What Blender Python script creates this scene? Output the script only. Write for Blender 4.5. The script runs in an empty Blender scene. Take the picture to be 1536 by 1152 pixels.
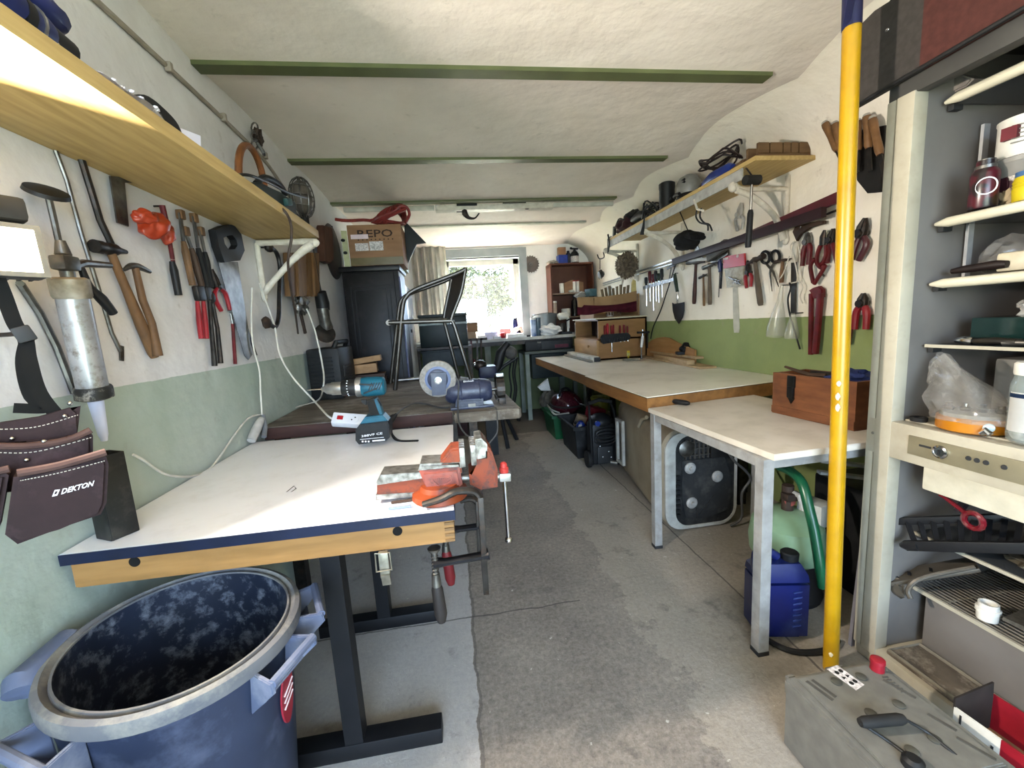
import bpy, bmesh, math, random
from mathutils import Vector, Matrix, Euler, Quaternion
from math import pi, sin, cos, tan, radians, degrees, sqrt, atan2
random.seed(7)
C = bpy.context.scene.collection
# ---------------------------------------------------------------- camera model (1536 x 1152 photograph)
FPX = 620.0; CAMZ = 1.2
def cam_axes(yaw=7.63, pitch=8.29, roll=-3.55):
    ya, p, r = radians(yaw), radians(pitch), radians(roll)
    f = Vector((sin(ya)*cos(p), cos(ya)*cos(p), -sin(p)))
    rt = Vector((cos(ya), -sin(ya), 0)); up = rt.cross(f)
    return rt*cos(r)+up*sin(r), -rt*sin(r)+up*cos(r), f
AR, AU, AF = cam_axes()
CO = Vector((0, 0, CAMZ))
def ray(px, py): return AR*((px-768)/FPX) - AU*((py-576)/FPX) + AF
def onx(px, py, x): d = ray(px, py); return CO + d*((x-CO.x)/d.x)
def ony(px, py, y): d = ray(px, py); return CO + d*((y-CO.y)/d.y)
def onz(px, py, z): d = ray(px, py); return CO + d*((z-CO.z)/d.z)
WL, WR, YB, YF = -.86, 1.92, 5.6, -1.5
def L(px, py, off=.02): return onx(px, py, WL+off)      # points measured on the left wall
def Rw(px, py, off=.02): return onx(px, py, WR-off)     # points measured on the right wall
# ---------------------------------------------------------------- materials
def lin(c):
    if isinstance(c, str):
        c = tuple(int(c[i:i+2], 16)/255 for i in (0, 2, 4))
    return tuple(x/12.92 if x <= .04045 else ((x+.055)/1.055)**2.4 for x in c)
MC = {}
def dk(c):
    k = .5+.5*min(1, (c[0]+c[1]+c[2])/3/.6); return tuple(x*k for x in c)
def mat(name, c1, c2=None, rough=.6, metal=0., scale=20., detail=6., bump=0., bscale=None, dirt=None, dscale=6., damt=.5, stretch=None, emis=None, alpha=None, spec=None, lo=.35, hi=.65, coat=0.):
    if name in MC: return MC[name]
    m = bpy.data.materials.new(name); m.use_nodes = True; MC[name] = m
    nt = m.node_tree; N = nt.nodes; K = nt.links; b = N['Principled BSDF']
    c1 = dk(lin(c1)); c2 = dk(lin(c2)) if c2 else tuple(x*.82 for x in c1)
    tc = N.new('ShaderNodeTexCoord'); mp = N.new('ShaderNodeMapping'); K.new(tc.outputs['Object'], mp.inputs[0])
    if stretch: mp.inputs['Scale'].default_value = stretch
    nz = N.new('ShaderNodeTexNoise'); nz.inputs['Scale'].default_value = scale; nz.inputs['Detail'].default_value = detail
    K.new(mp.outputs[0], nz.inputs['Vector'])
    rp = N.new('ShaderNodeValToRGB'); rp.color_ramp.elements[0].position = lo; rp.color_ramp.elements[1].position = hi
    rp.color_ramp.elements[0].color = (*c1, 1); rp.color_ramp.elements[1].color = (*c2, 1)
    K.new(nz.outputs[0], rp.inputs[0]); col = rp.outputs[0]
    if dirt:
        n2 = N.new('ShaderNodeTexNoise'); n2.inputs['Scale'].default_value = dscale; n2.inputs['Detail'].default_value = 10; n2.inputs['Roughness'].default_value = .7
        K.new(tc.outputs['Object'], n2.inputs['Vector'])
        r2 = N.new('ShaderNodeValToRGB'); r2.color_ramp.elements[0].position = .5; r2.color_ramp.elements[1].position = .68
        r2.color_ramp.elements[1].color = (damt, damt, damt, 1)
        K.new(n2.outputs[0], r2.inputs[0])
        mx = N.new('ShaderNodeMix'); mx.data_type = 'RGBA'; K.new(r2.outputs[0], mx.inputs[0]); K.new(col, mx.inputs[6]); mx.inputs[7].default_value = (*lin(dirt), 1)
        col = mx.outputs[2]
    K.new(col, b.inputs['Base Color'])
    b.inputs['Roughness'].default_value = rough; b.inputs['Metallic'].default_value = metal
    if spec is None and not metal and not coat and rough > .38: spec = .28
    if spec is not None: b.inputs['Specular IOR Level'].default_value = spec
    if coat: b.inputs['Coat Weight'].default_value = coat; b.inputs['Coat Roughness'].default_value = .15
    if bump:
        nb = N.new('ShaderNodeTexNoise'); nb.inputs['Scale'].default_value = bscale or scale*2; nb.inputs['Detail'].default_value = 8
        K.new(mp.outputs[0], nb.inputs['Vector'])
        bp = N.new('ShaderNodeBump'); bp.inputs['Strength'].default_value = bump; bp.inputs['Distance'].default_value = .01
        K.new(nb.outputs[0], bp.inputs['Height']); K.new(bp.outputs[0], b.inputs['Normal'])
    if emis: b.inputs['Emission Color'].default_value = (*lin(emis[0]), 1); b.inputs['Emission Strength'].default_value = emis[1]
    if alpha is not None: b.inputs['Alpha'].default_value = alpha
    return m
def glassy(name, color, rough=.05, alpha=.35):
    if name in MC: return MC[name]
    m = mat(name, color, rough=rough, spec=.8); b = m.node_tree.nodes['Principled BSDF']; b.inputs['Alpha'].default_value = alpha
    return m
# ---------------------------------------------------------------- mesh builder (world coordinates)
class MB:
    def __init__(s): s.bm = bmesh.new()
    def box(s, c, size, rot=None, bev=0.):
        r = bmesh.ops.create_cube(s.bm, size=1.)
        vs = r['verts']; bmesh.ops.scale(s.bm, vec=size, verts=vs)
        if bev:
            es = list({e for v in vs for e in v.link_edges})
            rr = bmesh.ops.bevel(s.bm, geom=es, offset=min(bev, min(size)*.45), segments=2, profile=.6, affect='EDGES')
            vs = list({v for f in rr['faces'] for v in f.verts} | {v for v in vs if v.is_valid})
        if rot is not None:
            M = rot if isinstance(rot, Matrix) else Euler(rot).to_matrix()
            bmesh.ops.rotate(s.bm, cent=(0, 0, 0), matrix=M.to_3x3(), verts=vs)
        bmesh.ops.translate(s.bm, vec=Vector(c), verts=vs); return s
    def bar(s, a, b, w, t, up=(0, 0, 1), bev=0.):
        """rectangular bar from a to b; w across (side), t along up"""
        a, b = Vector(a), Vector(b); d = b-a; y = d.normalized(); x = y.cross(Vector(up))
        if x.length < 1e-4: x = y.cross(Vector((1, 0, 0)))
        x.normalize(); z = x.cross(y)
        return s.box((a+b)/2, (w, d.length, t), Matrix((x, y, z)).transposed(), bev)
    def tube(s, pts, r, seg=10, cap=True, closed=False, flat=1., smooth=0):
        pts = [Vector(p) for p in pts]
        if smooth: 
            pts, r = spline(pts, smooth, r)
        n = len(pts); rs = r if isinstance(r, (list, tuple)) else [r]*n
        rings = []; prev = None
        for i, p in enumerate(pts):
            a = pts[i-1] if (i or closed) else p; b = pts[(i+1) % n] if (i < n-1 or closed) else p
            t = (b-a).normalized() if (b-a).length > 1e-9 else Vector((0, 0, 1))
            if prev is None:
                u = t.orthogonal().normalized()
                for cand in (Vector((0, 0, 1)), Vector((1, 0, 0))):
                    if abs(t.dot(cand)) < .9: u = (cand-t*cand.dot(t)).normalized(); break
            else:
                u = prev-t*prev.dot(t); u = u.normalized() if u.length > 1e-6 else t.orthogonal().normalized()
            prev = u; v = t.cross(u)
            rings.append([s.bm.verts.new(p+(u*cos(2*pi*k/seg)*flat+v*sin(2*pi*k/seg))*rs[i]) for k in range(seg)])
        m = n if closed else n-1
        for i in range(m):
            A, B = rings[i], rings[(i+1) % n]
            for k in range(seg): s.bm.faces.new((A[k], A[(k+1) % seg], B[(k+1) % seg], B[k]))
        if cap and not closed:
            s.bm.faces.new(rings[0][::-1]); s.bm.faces.new(rings[-1])
        return s
    def lathe(s, c, prof, axis=(0, 0, 1), seg=28, cap=True):
        """prof: list of (radius, distance along axis)"""
        c = Vector(c); z = Vector(axis).normalized(); x = z.orthogonal().normalized(); y = z.cross(x); rings = []
        for r, h in prof:
            rings.append([s.bm.verts.new(c+z*h+(x*cos(2*pi*k/seg)+y*sin(2*pi*k/seg))*max(r, 1e-4)) for k in range(seg)])
        for A, B in zip(rings, rings[1:]):
            for k in range(seg): s.bm.faces.new((A[k], A[(k+1) % seg], B[(k+1) % seg], B[k]))
        if cap:
            s.bm.faces.new(rings[0][::-1]); s.bm.faces.new(rings[-1])
        return s
    def cyl(s, a, b, r, seg=20):
        a, b = Vector(a), Vector(b); d = b-a
        return s.lathe(a, [(r, 0), (r, d.length)], d, seg)
    def prism(s, poly, ext, bev=0.):
        """polygon of 3-D points pushed along vector ext"""
        poly = [Vector(p) for p in poly]; e = Vector(ext)
        A = [s.bm.verts.new(p) for p in poly]; B = [s.bm.verts.new(p+e) for p in poly]; n = len(poly)
        fs = [s.bm.faces.new(A[::-1]), s.bm.faces.new(B)]
        for k in range(n): fs.append(s.bm.faces.new((A[k], A[(k+1) % n], B[(k+1) % n], B[k])))
        if bev:
            es = list({x for f in fs[:2] for x in f.edges})
            bmesh.ops.bevel(s.bm, geom=es, offset=bev, segments=2, affect='EDGES')
        return s
    def ring(s, outer, inner, ext):
        """flat ring polygon (same count) pushed along ext"""
        O = [Vector(p) for p in outer]; I = [Vector(p) for p in inner]; e = Vector(ext); n = len(O)
        v = [[s.bm.verts.new(p) for p in O], [s.bm.verts.new(p) for p in I], [s.bm.verts.new(p+e) for p in I], [s.bm.verts.new(p+e) for p in O]]
        for j in range(4):
            a, b = v[j], v[(j+1) % 4]
            for k in range(n): s.bm.faces.new((a[k], a[(k+1) % n], b[(k+1) % n], b[k]))
        return s
    def grid(s, fn, nu, nv, thick=0.):
        vs = [[s.bm.verts.new(fn(i/(nu-1), j/(nv-1))) for j in range(nv)] for i in range(nu)]
        fs = [s.bm.faces.new((vs[i][j], vs[i+1][j], vs[i+1][j+1], vs[i][j+1])) for i in range(nu-1) for j in range(nv-1)]
        if thick: bmesh.ops.solidify(s.bm, geom=fs, thickness=thick)
        return s
    def blob(s, c, r, sub=3, amp=0., f=6., rot=None, seed=0):
        from mathutils import noise
        q = bmesh.ops.create_icosphere(s.bm, subdivisions=sub, radius=1.)
        R = Euler(rot).to_matrix() if rot else None; c = Vector(c); r = Vector(r if isinstance(r, (tuple, list, Vector)) else (r,)*3)
        for v in q['verts']:
            n = v.co.normalized(); k = 1+amp*noise.noise(n*f*.4+Vector((seed, seed*2.3, 0)))
            p = Vector((n.x*r.x, n.y*r.y, n.z*r.z))*k
            if R: p = R @ p
            v.co = c+p
        return s
    def text(s, txt, org, right, up, size, depth=.0008, bold=0., shear=0., fit=None):
        cu = bpy.data.curves.new('t', 'FONT'); cu.body = txt; cu.size = 1; cu.extrude = .5; cu.offset = bold; cu.shear = shear; cu.resolution_u = 2
        o = bpy.data.objects.new('t', cu); me = o.to_mesh()
        x = Vector(right).normalized(); y = Vector(up).normalized(); z = x.cross(y); org = Vector(org)
        xs = [v.co.x for v in me.vertices]; k = (fit/(max(xs)-min(xs))) if fit and xs else size
        base = len(s.bm.verts); nv = [s.bm.verts.new(org+x*v.co.x*k+y*v.co.y*size+z*v.co.z*depth) for v in me.vertices]
        for p in me.polygons:
            try: s.bm.faces.new([nv[i] for i in p.vertices])
            except ValueError: pass
        o.to_mesh_clear(); bpy.data.objects.remove(o); bpy.data.curves.remove(cu); return s
    def xf(s, M):
        bmesh.ops.transform(s.bm, matrix=M, verts=s.bm.verts[:]); return s
def spline(pts, sub, r=None):
    """Catmull-Rom resample; returns points (and radii)"""
    P = [Vector(p) for p in pts]; n = len(P); out = []; rr = []
    rs = r if isinstance(r, (list, tuple)) else [r]*n
    for i in range(n-1):
        p0, p1, p2, p3 = P[max(i-1, 0)], P[i], P[i+1], P[min(i+2, n-1)]
        for k in range(sub):
            t = k/sub
            out.append(.5*((2*p1)+(p2-p0)*t+(2*p0-5*p1+4*p2-p3)*t*t+(3*p1-p0-3*p2+p3)*t**3))
            if rs[0] is not None: rr.append(rs[i]*(1-t)+rs[i+1]*t)
    out.append(P[-1]); rr.append(rs[-1])
    return (out, rr) if r is not None else out
ORG = {}
def wpos(o):
    return ORG.get(o.name, Vector((0, 0, 0)))
def obj(name, mb, m, parent=None, label=None, sharp=35, cat=None, group=None, kind=None):
    bm = mb.bm
    bmesh.ops.recalc_face_normals(bm, faces=bm.faces[:])
    me = bpy.data.meshes.new(name); 
    if parent is not None: org = wpos(parent)
    elif bm.verts:
        xs = [v.co.x for v in bm.verts]; ys = [v.co.y for v in bm.verts]; zs = [v.co.z for v in bm.verts]
        org = Vector(((min(xs)+max(xs))/2, (min(ys)+max(ys))/2, min(zs)))
    else: org = Vector()
    for v in bm.verts: v.co -= org
    bm.to_mesh(me); bm.free(); me.materials.append(m)
    me.polygons.foreach_set('use_smooth', [True]*len(me.polygons)); me.set_sharp_from_angle(angle=radians(sharp))
    o = bpy.data.objects.new(name, me); C.objects.link(o)
    if parent is not None: o.parent = parent
    else: o.location = org
    ORG[o.name] = org
    tag(o, label, cat, group, kind); return o
def tag(o, label=None, cat=None, group=None, kind=None):
    if label: o['label'] = label
    if cat: o['category'] = cat
    if group: o['group'] = group
    if kind: o['kind'] = kind
    return o
def thing(name, loc, label, cat, group=None):
    o = bpy.data.objects.new(name, None); C.objects.link(o); o.location = Vector(loc); o.empty_display_size = .05
    ORG[o.name] = Vector(loc); return tag(o, label, cat, group)
def single(name, mb, m, label, cat, group=None, sharp=35): return obj(name, mb, m, None, label, sharp, cat, group)
def struct(name, mb, m, parent=None, sharp=35): 
    return obj(name, mb, m, parent, None, sharp, None, None, None if parent else 'structure')
def dup(root, delta, label, rotz=0., group=None):
    r = root.copy(); C.objects.link(r); r.location = root.location+Vector(delta); r.rotation_euler = (0, 0, rotz)
    ORG[r.name] = Vector(r.location); r['label'] = label
    if group: r['group'] = group
    for ch in list(root.children):
        c = ch.copy(); C.objects.link(c); c.parent = r
        for g in list(ch.children):
            d = g.copy(); C.objects.link(d); d.parent = c
    return r
# ---------------------------------------------------------------- camera
cd = bpy.data.cameras.new('camera'); cam = bpy.data.objects.new('camera', cd); C.objects.link(cam)
cd.sensor_fit = 'HORIZONTAL'; cd.sensor_width = 36.; cd.lens = FPX/1536*36; cd.clip_start = .02
cam.matrix_world = Matrix.Translation(CO) @ Matrix((AR, AU, -AF)).transposed().to_4x4()
bpy.context.scene.camera = cam
sc = bpy.context.scene
sc.view_settings.view_transform = 'Standard'; sc.view_settings.look = 'None'; sc.view_settings.gamma = 1; sc.view_settings.use_curve_mapping = False
UZ = Vector((0, 0, 1)); UX = Vector((1, 0, 0)); UY = Vector((0, 1, 0))
def onp(px, py, p0, n):
    d = ray(px, py); n = Vector(n); return CO + d*(((Vector(p0)-CO).dot(n))/d.dot(n))
def zat(p, z): return Vector((p.x, p.y, z))
# ---- tools hanging on a wall; fn(px, py, off) gives the wall point
def hammer(fn, h0, h1, a, b, hr, wr, label, mh, mw, group=None, name='hammer', off=.02, flat=1., peen=True):
    """head from pixel h0 to h1, handle from pixel a to b"""
    A, B = fn(*a, off), fn(*b, off); t = thing(name, fn(*a, 0), label, 'hammer', group)
    p0, p1 = fn(*h0, off), fn(*h1, off)
    q = lambda k: p0.lerp(p1, k)
    prof = [hr, hr, hr*.8, hr*.95, hr*.95, hr*.6, hr*.35] if peen else [hr]*7
    hw = q(.5); obj('nail', MB().cyl(Vector((WL-.01 if hw.x < 0 else WR+.01, hw.y, hw.z)), hw, .003, 8), M_dsteel, t)
    obj('head', MB().tube([q(0), q(.22), q(.3), q(.4), q(.62), q(.75), q(1)], prof, 14), mh, t)
    d = (B-A)
    obj('handle', MB().tube([A-d*.04, A, A+d*.3, A+d*.7, A+d*.95, B], [wr*.8, wr*.75, wr*.8, wr*1.1, wr*1.05, wr*.8], 12, flat=flat), mw, t)
    return t
def pliers(fn, joint, tip, h1, h2, jr, hr, label, mj, mh, group=None, name='pliers', off=.018, cat='pliers'):
    J, T = fn(*joint, off), fn(*tip, off); t = thing(name, fn(*joint, 0), label, cat, group)
    d = (T-J).normalized(); s = Vector((0, d.z, -d.y)).normalized()
    mb = MB()
    for k in (-1, 1):
        mb.tube([J-d*jr*.6, J+s*k*jr*.35, J+(T-J)*.45+s*k*jr*.38, T+s*k*jr*.12], [jr*.6, jr*.62, jr*.5, jr*.22], 8)
    mb.lathe(J-UX*jr*.9, [(jr*.6, 0), (jr*.62, jr*.4), (jr*.62, jr*1.4), (jr*.5, jr*1.8)], UX, 14)
    obj('jaws', mb, mj, t)
    for h in (h1, h2):
        pts = [J]+[fn(*p, off) for p in h]; n = len(pts)
        obj('grip', MB().tube(pts, [hr*.7]+[hr]*(n-2)+[hr*.85], 10, smooth=5), mh, t)
    return t
# ================================================================ SETTING
sc.view_settings.exposure = 0.8
w = bpy.data.worlds.new('world'); sc.world = w; w.use_nodes = True
wn = w.node_tree; bg = wn.nodes['Background']; bg.inputs[0].default_value = (.56, .75, 1.0, 1); bg.inputs[1].default_value = 13.0
# ---- materials of the shell
def wall_mat(name, white, white2, green, green2, zline, grime):
    m = bpy.data.materials.new(name); m.use_nodes = True; nt = m.node_tree; N = nt.nodes; K = nt.links; b = N['Principled BSDF']
    geo = N.new('ShaderNodeNewGeometry'); sx = N.new('ShaderNodeSeparateXYZ'); K.new(geo.outputs['Position'], sx.inputs[0])
    nz = N.new('ShaderNodeTexNoise'); nz.inputs['Scale'].default_value = 2.2; nz.inputs['Detail'].default_value = 9; nz.inputs['Roughness'].default_value = .65; K.new(geo.outputs['Position'], nz.inputs['Vector'])
    def ramp(c1, c2):
        r = N.new('ShaderNodeValToRGB'); r.color_ramp.elements[0].position = .38; r.color_ramp.elements[1].position = .62
        r.color_ramp.elements[0].color = (*lin(c1), 1); r.color_ramp.elements[1].color = (*lin(c2), 1); K.new(nz.outputs[0], r.inputs[0]); return r.outputs[0]
    wv = N.new('ShaderNodeTexNoise'); wv.inputs['Scale'].default_value = 25; K.new(geo.outputs['Position'], wv.inputs['Vector'])
    ma = N.new('ShaderNodeMath'); ma.operation = 'MULTIPLY_ADD'; ma.inputs[1].default_value = .006; K.new(wv.outputs[0], ma.inputs[0]); K.new(sx.outputs[2], ma.inputs[2])
    gt = N.new('ShaderNodeMath'); gt.operation = 'GREATER_THAN'; gt.inputs[1].default_value = zline; K.new(ma.outputs[0], gt.inputs[0])
    mx = N.new('ShaderNodeMix'); mx.data_type = 'RGBA'; K.new(gt.outputs[0], mx.inputs[0]); K.new(ramp(green, green2), mx.inputs[6]); K.new(ramp(white, white2), mx.inputs[7])
    # small stains
    n3 = N.new('ShaderNodeTexNoise'); n3.inputs['Scale'].default_value = 10; n3.inputs['Detail'].default_value = 12; n3.inputs['Roughness'].default_value = .75; K.new(geo.outputs['Position'], n3.inputs['Vector'])
    r3 = N.new('ShaderNodeValToRGB'); r3.color_ramp.elements[0].position = .595; r3.color_ramp.elements[1].position = .72; r3.color_ramp.elements[1].color = (.45,)*3+(1,); K.new(n3.outputs[0], r3.inputs[0])
    m2 = N.new('ShaderNodeMix'); m2.data_type = 'RGBA'; K.new(r3.outputs[0], m2.inputs[0]); K.new(mx.outputs[2], m2.inputs[6]); m2.inputs[7].default_value = (*lin(grime), 1)
    K.new(m2.outputs[2], b.inputs['Base Color']); b.inputs['Roughness'].default_value = .72
    nb = N.new('ShaderNodeTexNoise'); nb.inputs['Scale'].default_value = 9; nb.inputs['Detail'].default_value = 7; K.new(geo.outputs['Position'], nb.inputs['Vector'])
    bp = N.new('ShaderNodeBump'); bp.inputs['Strength'].default_value = .45; bp.inputs['Distance'].default_value = .02; K.new(nb.outputs[0], bp.inputs['Height']); K.new(bp.outputs[0], b.inputs['Normal'])
    return m
M_wl = wall_mat('left wall paint', 'd6d4d4', 'c8c5c4', 'a7b0a6', '98a598', 1.105, '8d8478')
M_wr = wall_mat('right wall paint', 'f3ecde', 'eae2d1', '8b985f', '808e58', 1.142, '9c8f78')
M_wb = wall_mat('back wall paint', 'f0efeb', 'e6e5e0', '66724a', '5c6844', .98, 'a8a49a')
M_ceil = wall_mat('ceiling paint', 'e3d9cf', 'd8cec3', '808a60', '808a60', -5, '9a9286')
M_beam = mat('green beam paint', '717850', '676e49', rough=.45, scale=8)
def floor_mat():
    m = bpy.data.materials.new('worn concrete'); m.use_nodes = True; nt = m.node_tree; N = nt.nodes; K = nt.links; b = N['Principled BSDF']
    geo = N.new('ShaderNodeNewGeometry'); sx = N.new('ShaderNodeSeparateXYZ'); K.new(geo.outputs['Position'], sx.inputs[0])
    def noise(s, d, r=.6):
        n = N.new('ShaderNodeTexNoise'); n.inputs['Scale'].default_value = s; n.inputs['Detail'].default_value = d; n.inputs['Roughness'].default_value = r; K.new(geo.outputs['Position'], n.inputs['Vector']); return n.outputs[0]
    def ramp(src, a, ca, bb, cb):
        r = N.new('ShaderNodeValToRGB'); r.color_ramp.elements[0].position = a; r.color_ramp.elements[1].position = bb
        r.color_ramp.elements[0].color = (*ca, 1); r.color_ramp.elements[1].color = (*cb, 1); K.new(src, r.inputs[0]); return r.outputs[0]
    def mix(f, a, c, mode='MIX'):
        x = N.new('ShaderNodeMix'); x.data_type = 'RGBA'; x.blend_type = mode
        if isinstance(f, float): x.inputs[0].default_value = f
        else: K.new(f, x.inputs[0])
        for s, v in ((6, a), (7, c)):
            if isinstance(v, tuple): x.inputs[s].default_value = (*v, 1)
            else: K.new(v, x.inputs[s])
        return x.outputs[2]
    def math_(op, a, c):
        x = N.new('ShaderNodeMath'); x.operation = op
        for i, v in enumerate((a, c)):
            if isinstance(v, (int, float)): x.inputs[i].default_value = v
            else: K.new(v, x.inputs[i])
        return x.outputs[0]
    base = ramp(noise(2.1, 10, .7), .36, lin('5e5650'), .64, lin('8f867b'))
    fine = ramp(noise(60, 8, .8), .35, lin('47413c'), .7, lin('aaa195'))
    col = mix(.5, base, fine)
    # paler repaired slab under the left bench; lamplit strip painted along the right tables
    wob = noise(7, 5); xx = math_('ADD', sx.outputs[0], math_('MULTIPLY', wob, .05))
    pale = math_('LESS_THAN', xx, 0.005); col = mix(math_('MULTIPLY', pale, .5), col, lin('b9b8b7'))
    lit_strip = math_('GREATER_THAN', math_('ADD', sx.outputs[0], math_('MULTIPLY', noise(3, 9, .7), .55)), .92); col = mix(math_('MULTIPLY', lit_strip, .34), col, lin('a89f90'))
    # dark damp streak and stains
    st = ramp(noise(3.3, 12, .75), .56, (0, 0, 0), .66, (.6, .6, .6)); col = mix(st, col, lin('4a4541'))
    sp = ramp(noise(38, 4, .5), .70, (0, 0, 0), .74, (.7, .7, .7)); col = mix(sp, col, lin('c4bfb4'))
    # slab joint
    dy = math_('ABSOLUTE', math_('SUBTRACT', math_('ADD', sx.outputs[1], math_('MULTIPLY', noise(9, 4), .03)), 1.60), 0.)
    j = math_('MULTIPLY', math_('LESS_THAN', dy, .004), math_('LESS_THAN', sx.outputs[0], .45)); col = mix(math_('MULTIPLY', j, .7), col, lin('35312e'))
    dx = math_('ABSOLUTE', math_('SUBTRACT', xx, .012), 0.); j2 = math_('LESS_THAN', dx, .005); col = mix(math_('MULTIPLY', j2, .5), col, lin('3c3835'))
    dx3 = math_('ABSOLUTE', math_('SUBTRACT', math_('ADD', sx.outputs[0], math_('MULTIPLY', wob, .02)), 1.13), 0.); j3 = math_('LESS_THAN', dx3, .004); col = mix(math_('MULTIPLY', j3, .7), col, lin('2f2b28'))
    fy = math_('GREATER_THAN', math_('ADD', sx.outputs[1], math_('MULTIPLY', noise(2.5, 5), .25)), 4.5); col = mix(math_('MULTIPLY', fy, .6), col, lin('38302b'))
    K.new(col, b.inputs['Base Color']); b.inputs['Roughness'].default_value = .75
    bp = N.new('ShaderNodeBump'); bp.inputs['Strength'].default_value = .5; bp.inputs['Distance'].default_value = .01; K.new(noise(30, 10, .75), bp.inputs['Height']); K.new(bp.outputs[0], b.inputs['Normal'])
    return m
struct('floor', MB().box(((WL+WR)/2, (YF+YB)/2, -.05), (WR-WL+.4, YB-YF+.4, .1)), floor_mat())
struct('wall_left', MB().box((WL-.08, (YF+YB)/2, 1.15), (.16, YB-YF+.4, 2.5)), M_wl)
# right wall with the coved top
ZC = 2.235
prof = [(WR, 0), (WR, 1.90)]
for k in range(0, 11):
    a = k/10*pi/2; prof.append((WR-.50*(1-cos(a)), 1.90+.345*sin(a)))
pf = [(WR+.2, 0)]+[(WR+.2, 2.5), (1.41, 2.5)]+[p for p in prof[::-1]]
struct('wall_right', MB().prism([(x, YF, z) for x, z in pf], (0, YB-YF, 0)), M_wr, sharp=60)
# vaulted ceiling: shallow arches between the steel beams
BY = [.06, .94, 1.82, 2.715, 3.56, 4.38]
def ceil_z(y):
    ys = [-.85]+BY+[5.65]
    for a, b in zip(ys, ys[1:]):
        if a <= y <= b: t = (y-a)/(b-a); return 2.212+.022*(1-(2*t-1)**2)
    return 2.212
mb = MB(); n = 150
mb.grid(lambda u, v: Vector((WL-.1+(1.72-WL+.1)*u, YF-.1+(YB-YF+.2)*v, ceil_z(YF-.1+(YB-YF+.2)*v))), 2, n)
mb.grid(lambda u, v: Vector((WL-.1+(WR-WL+.3)*u, YF-.1+(YB-YF+.2)*v, 2.5)), 2, 2)
struct('ceiling', mb, M_ceil, sharp=60)
for i, y in enumerate(BY):
    m_ = M_beam if y < 4 else mat('white beam paint', 'c9c8b8', 'bdbcab', rough=.5)
    struct('trim_%d' % (i+1), MB().box(((WL+1.47)/2, y, 2.211), (1.47-WL, .062, .022)), M_beam if y < 4 else m_)
# ---- back wall with the window opening
wx0, wx1, wz0, wz1 = -.06, .945, 1.03, 2.09
mb = MB(); yb = YB+.12; bx0, bx1 = WL-.2, WR+.2
mb.box(((bx0+wx0)/2, yb, 1.2), (wx0-bx0, .24, 2.6)); mb.box(((bx1+wx1)/2, yb, 1.2), (bx1-wx1, .24, 2.6))
mb.box(((wx0+wx1)/2, yb, wz0/2-.05), (wx1-wx0, .24, wz0+.1)); mb.box(((wx0+wx1)/2, yb, (wz1+2.5)/2), (wx1-wx0, .24, 2.5-wz1))
struct('wall_back', mb, M_wb)
M_frame = mat('blue grey frame paint', '9aa3a6', '8c9699', rough=.5, scale=5); M_sash = mat('white sash paint', 'dddcd2', 'cfcec3', rough=.4, scale=9)
mb = MB(); t = .1
y0 = YB-.012
mb.box(((wx0+wx1)/2, y0, wz1+t/2), (wx1-wx0+2*t, .03, t)); mb.box((wx0-t/2, y0, (wz0+wz1)/2), (t, .03, wz1-wz0)); mb.box((wx1+t/2, y0, (wz0+wz1)/2), (t, .03, wz1-wz0)); mb.box(((wx0+wx1)/2, y0, wz0-t/2), (wx1-wx0+2*t, .03, t))
win = struct('window_1', mb, M_frame)
mb = MB(); s = .075; ys = YB+.06; a0, a1, b0, b1 = wx0+.005, wx1-.005, wz0+.005, wz1-.03
for (x0, x1, z0, z1) in ((a0, a1, b1-s, b1), (a0, a1, b0, b0+s), (a0, a0+s, b0, b1), (a1-s, a1, b0, b1)): mb.box(((x0+x1)/2, ys, (z0+z1)/2), (x1-x0, .05, z1-z0), bev=.004)
struct('window_sash', mb, M_sash, win)
def pane_mat():
    m = bpy.data.materials.new('dusty pane'); m.use_nodes = True; N = m.node_tree.nodes; K = m.node_tree.links; out = N['Material Output']
    N.remove(N['Principled BSDF']); tr = N.new('ShaderNodeBsdfTransparent'); gl = N.new('ShaderNodeBsdfGlossy'); gl.inputs['Roughness'].default_value = .05
    df = N.new('ShaderNodeBsdfTranslucent'); df.inputs[0].default_value = (.9, .9, .9, 1); m1 = N.new('ShaderNodeMixShader'); m2 = N.new('ShaderNodeMixShader'); m1.inputs[0].default_value = .05; m2.inputs[0].default_value = .006
    K.new(tr.outputs[0], m1.inputs[1]); K.new(gl.outputs[0], m1.inputs[2]); K.new(m1.outputs[0], m2.inputs[1]); K.new(df.outputs[0], m2.inputs[2]); K.new(m2.outputs[0], out.inputs[0]); return m
struct('window_pane', MB().box(((wx0+wx1)/2, ys, (b0+b1)/2), (a1-a0-2*s+.01, .006, b1-b0-2*s+.01)), pane_mat(), win)
struct('window_seal', MB().box(((wx0+wx1)/2, YB+.01, wz1-.012), (wx1-wx0, .02, .014)), mat('dark gap', '3a3a3a', rough=.8), win)
# front wall behind the camera with the wide open door
dx0, dx1, dz1 = -.80, 1.1, 2.02
mb = MB(); yf = YF-.1
mb.box(((bx0+dx0)/2, yf, 1.2), (dx0-bx0, .2, 2.6)); mb.box(((bx1+dx1)/2, yf, 1.2), (bx1-dx1, .2, 2.6)); mb.box(((dx0+dx1)/2, yf, (dz1+2.5)/2), (dx1-dx0, .2, 2.5-dz1))
struct('wall_front', mb, M_wb)
# ground outside
struct('ground', MB().box((0, 2, -.12), (60, 60, .04)), mat('yard ground', '8f9484', '7d8370', rough=.9, scale=2))
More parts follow.
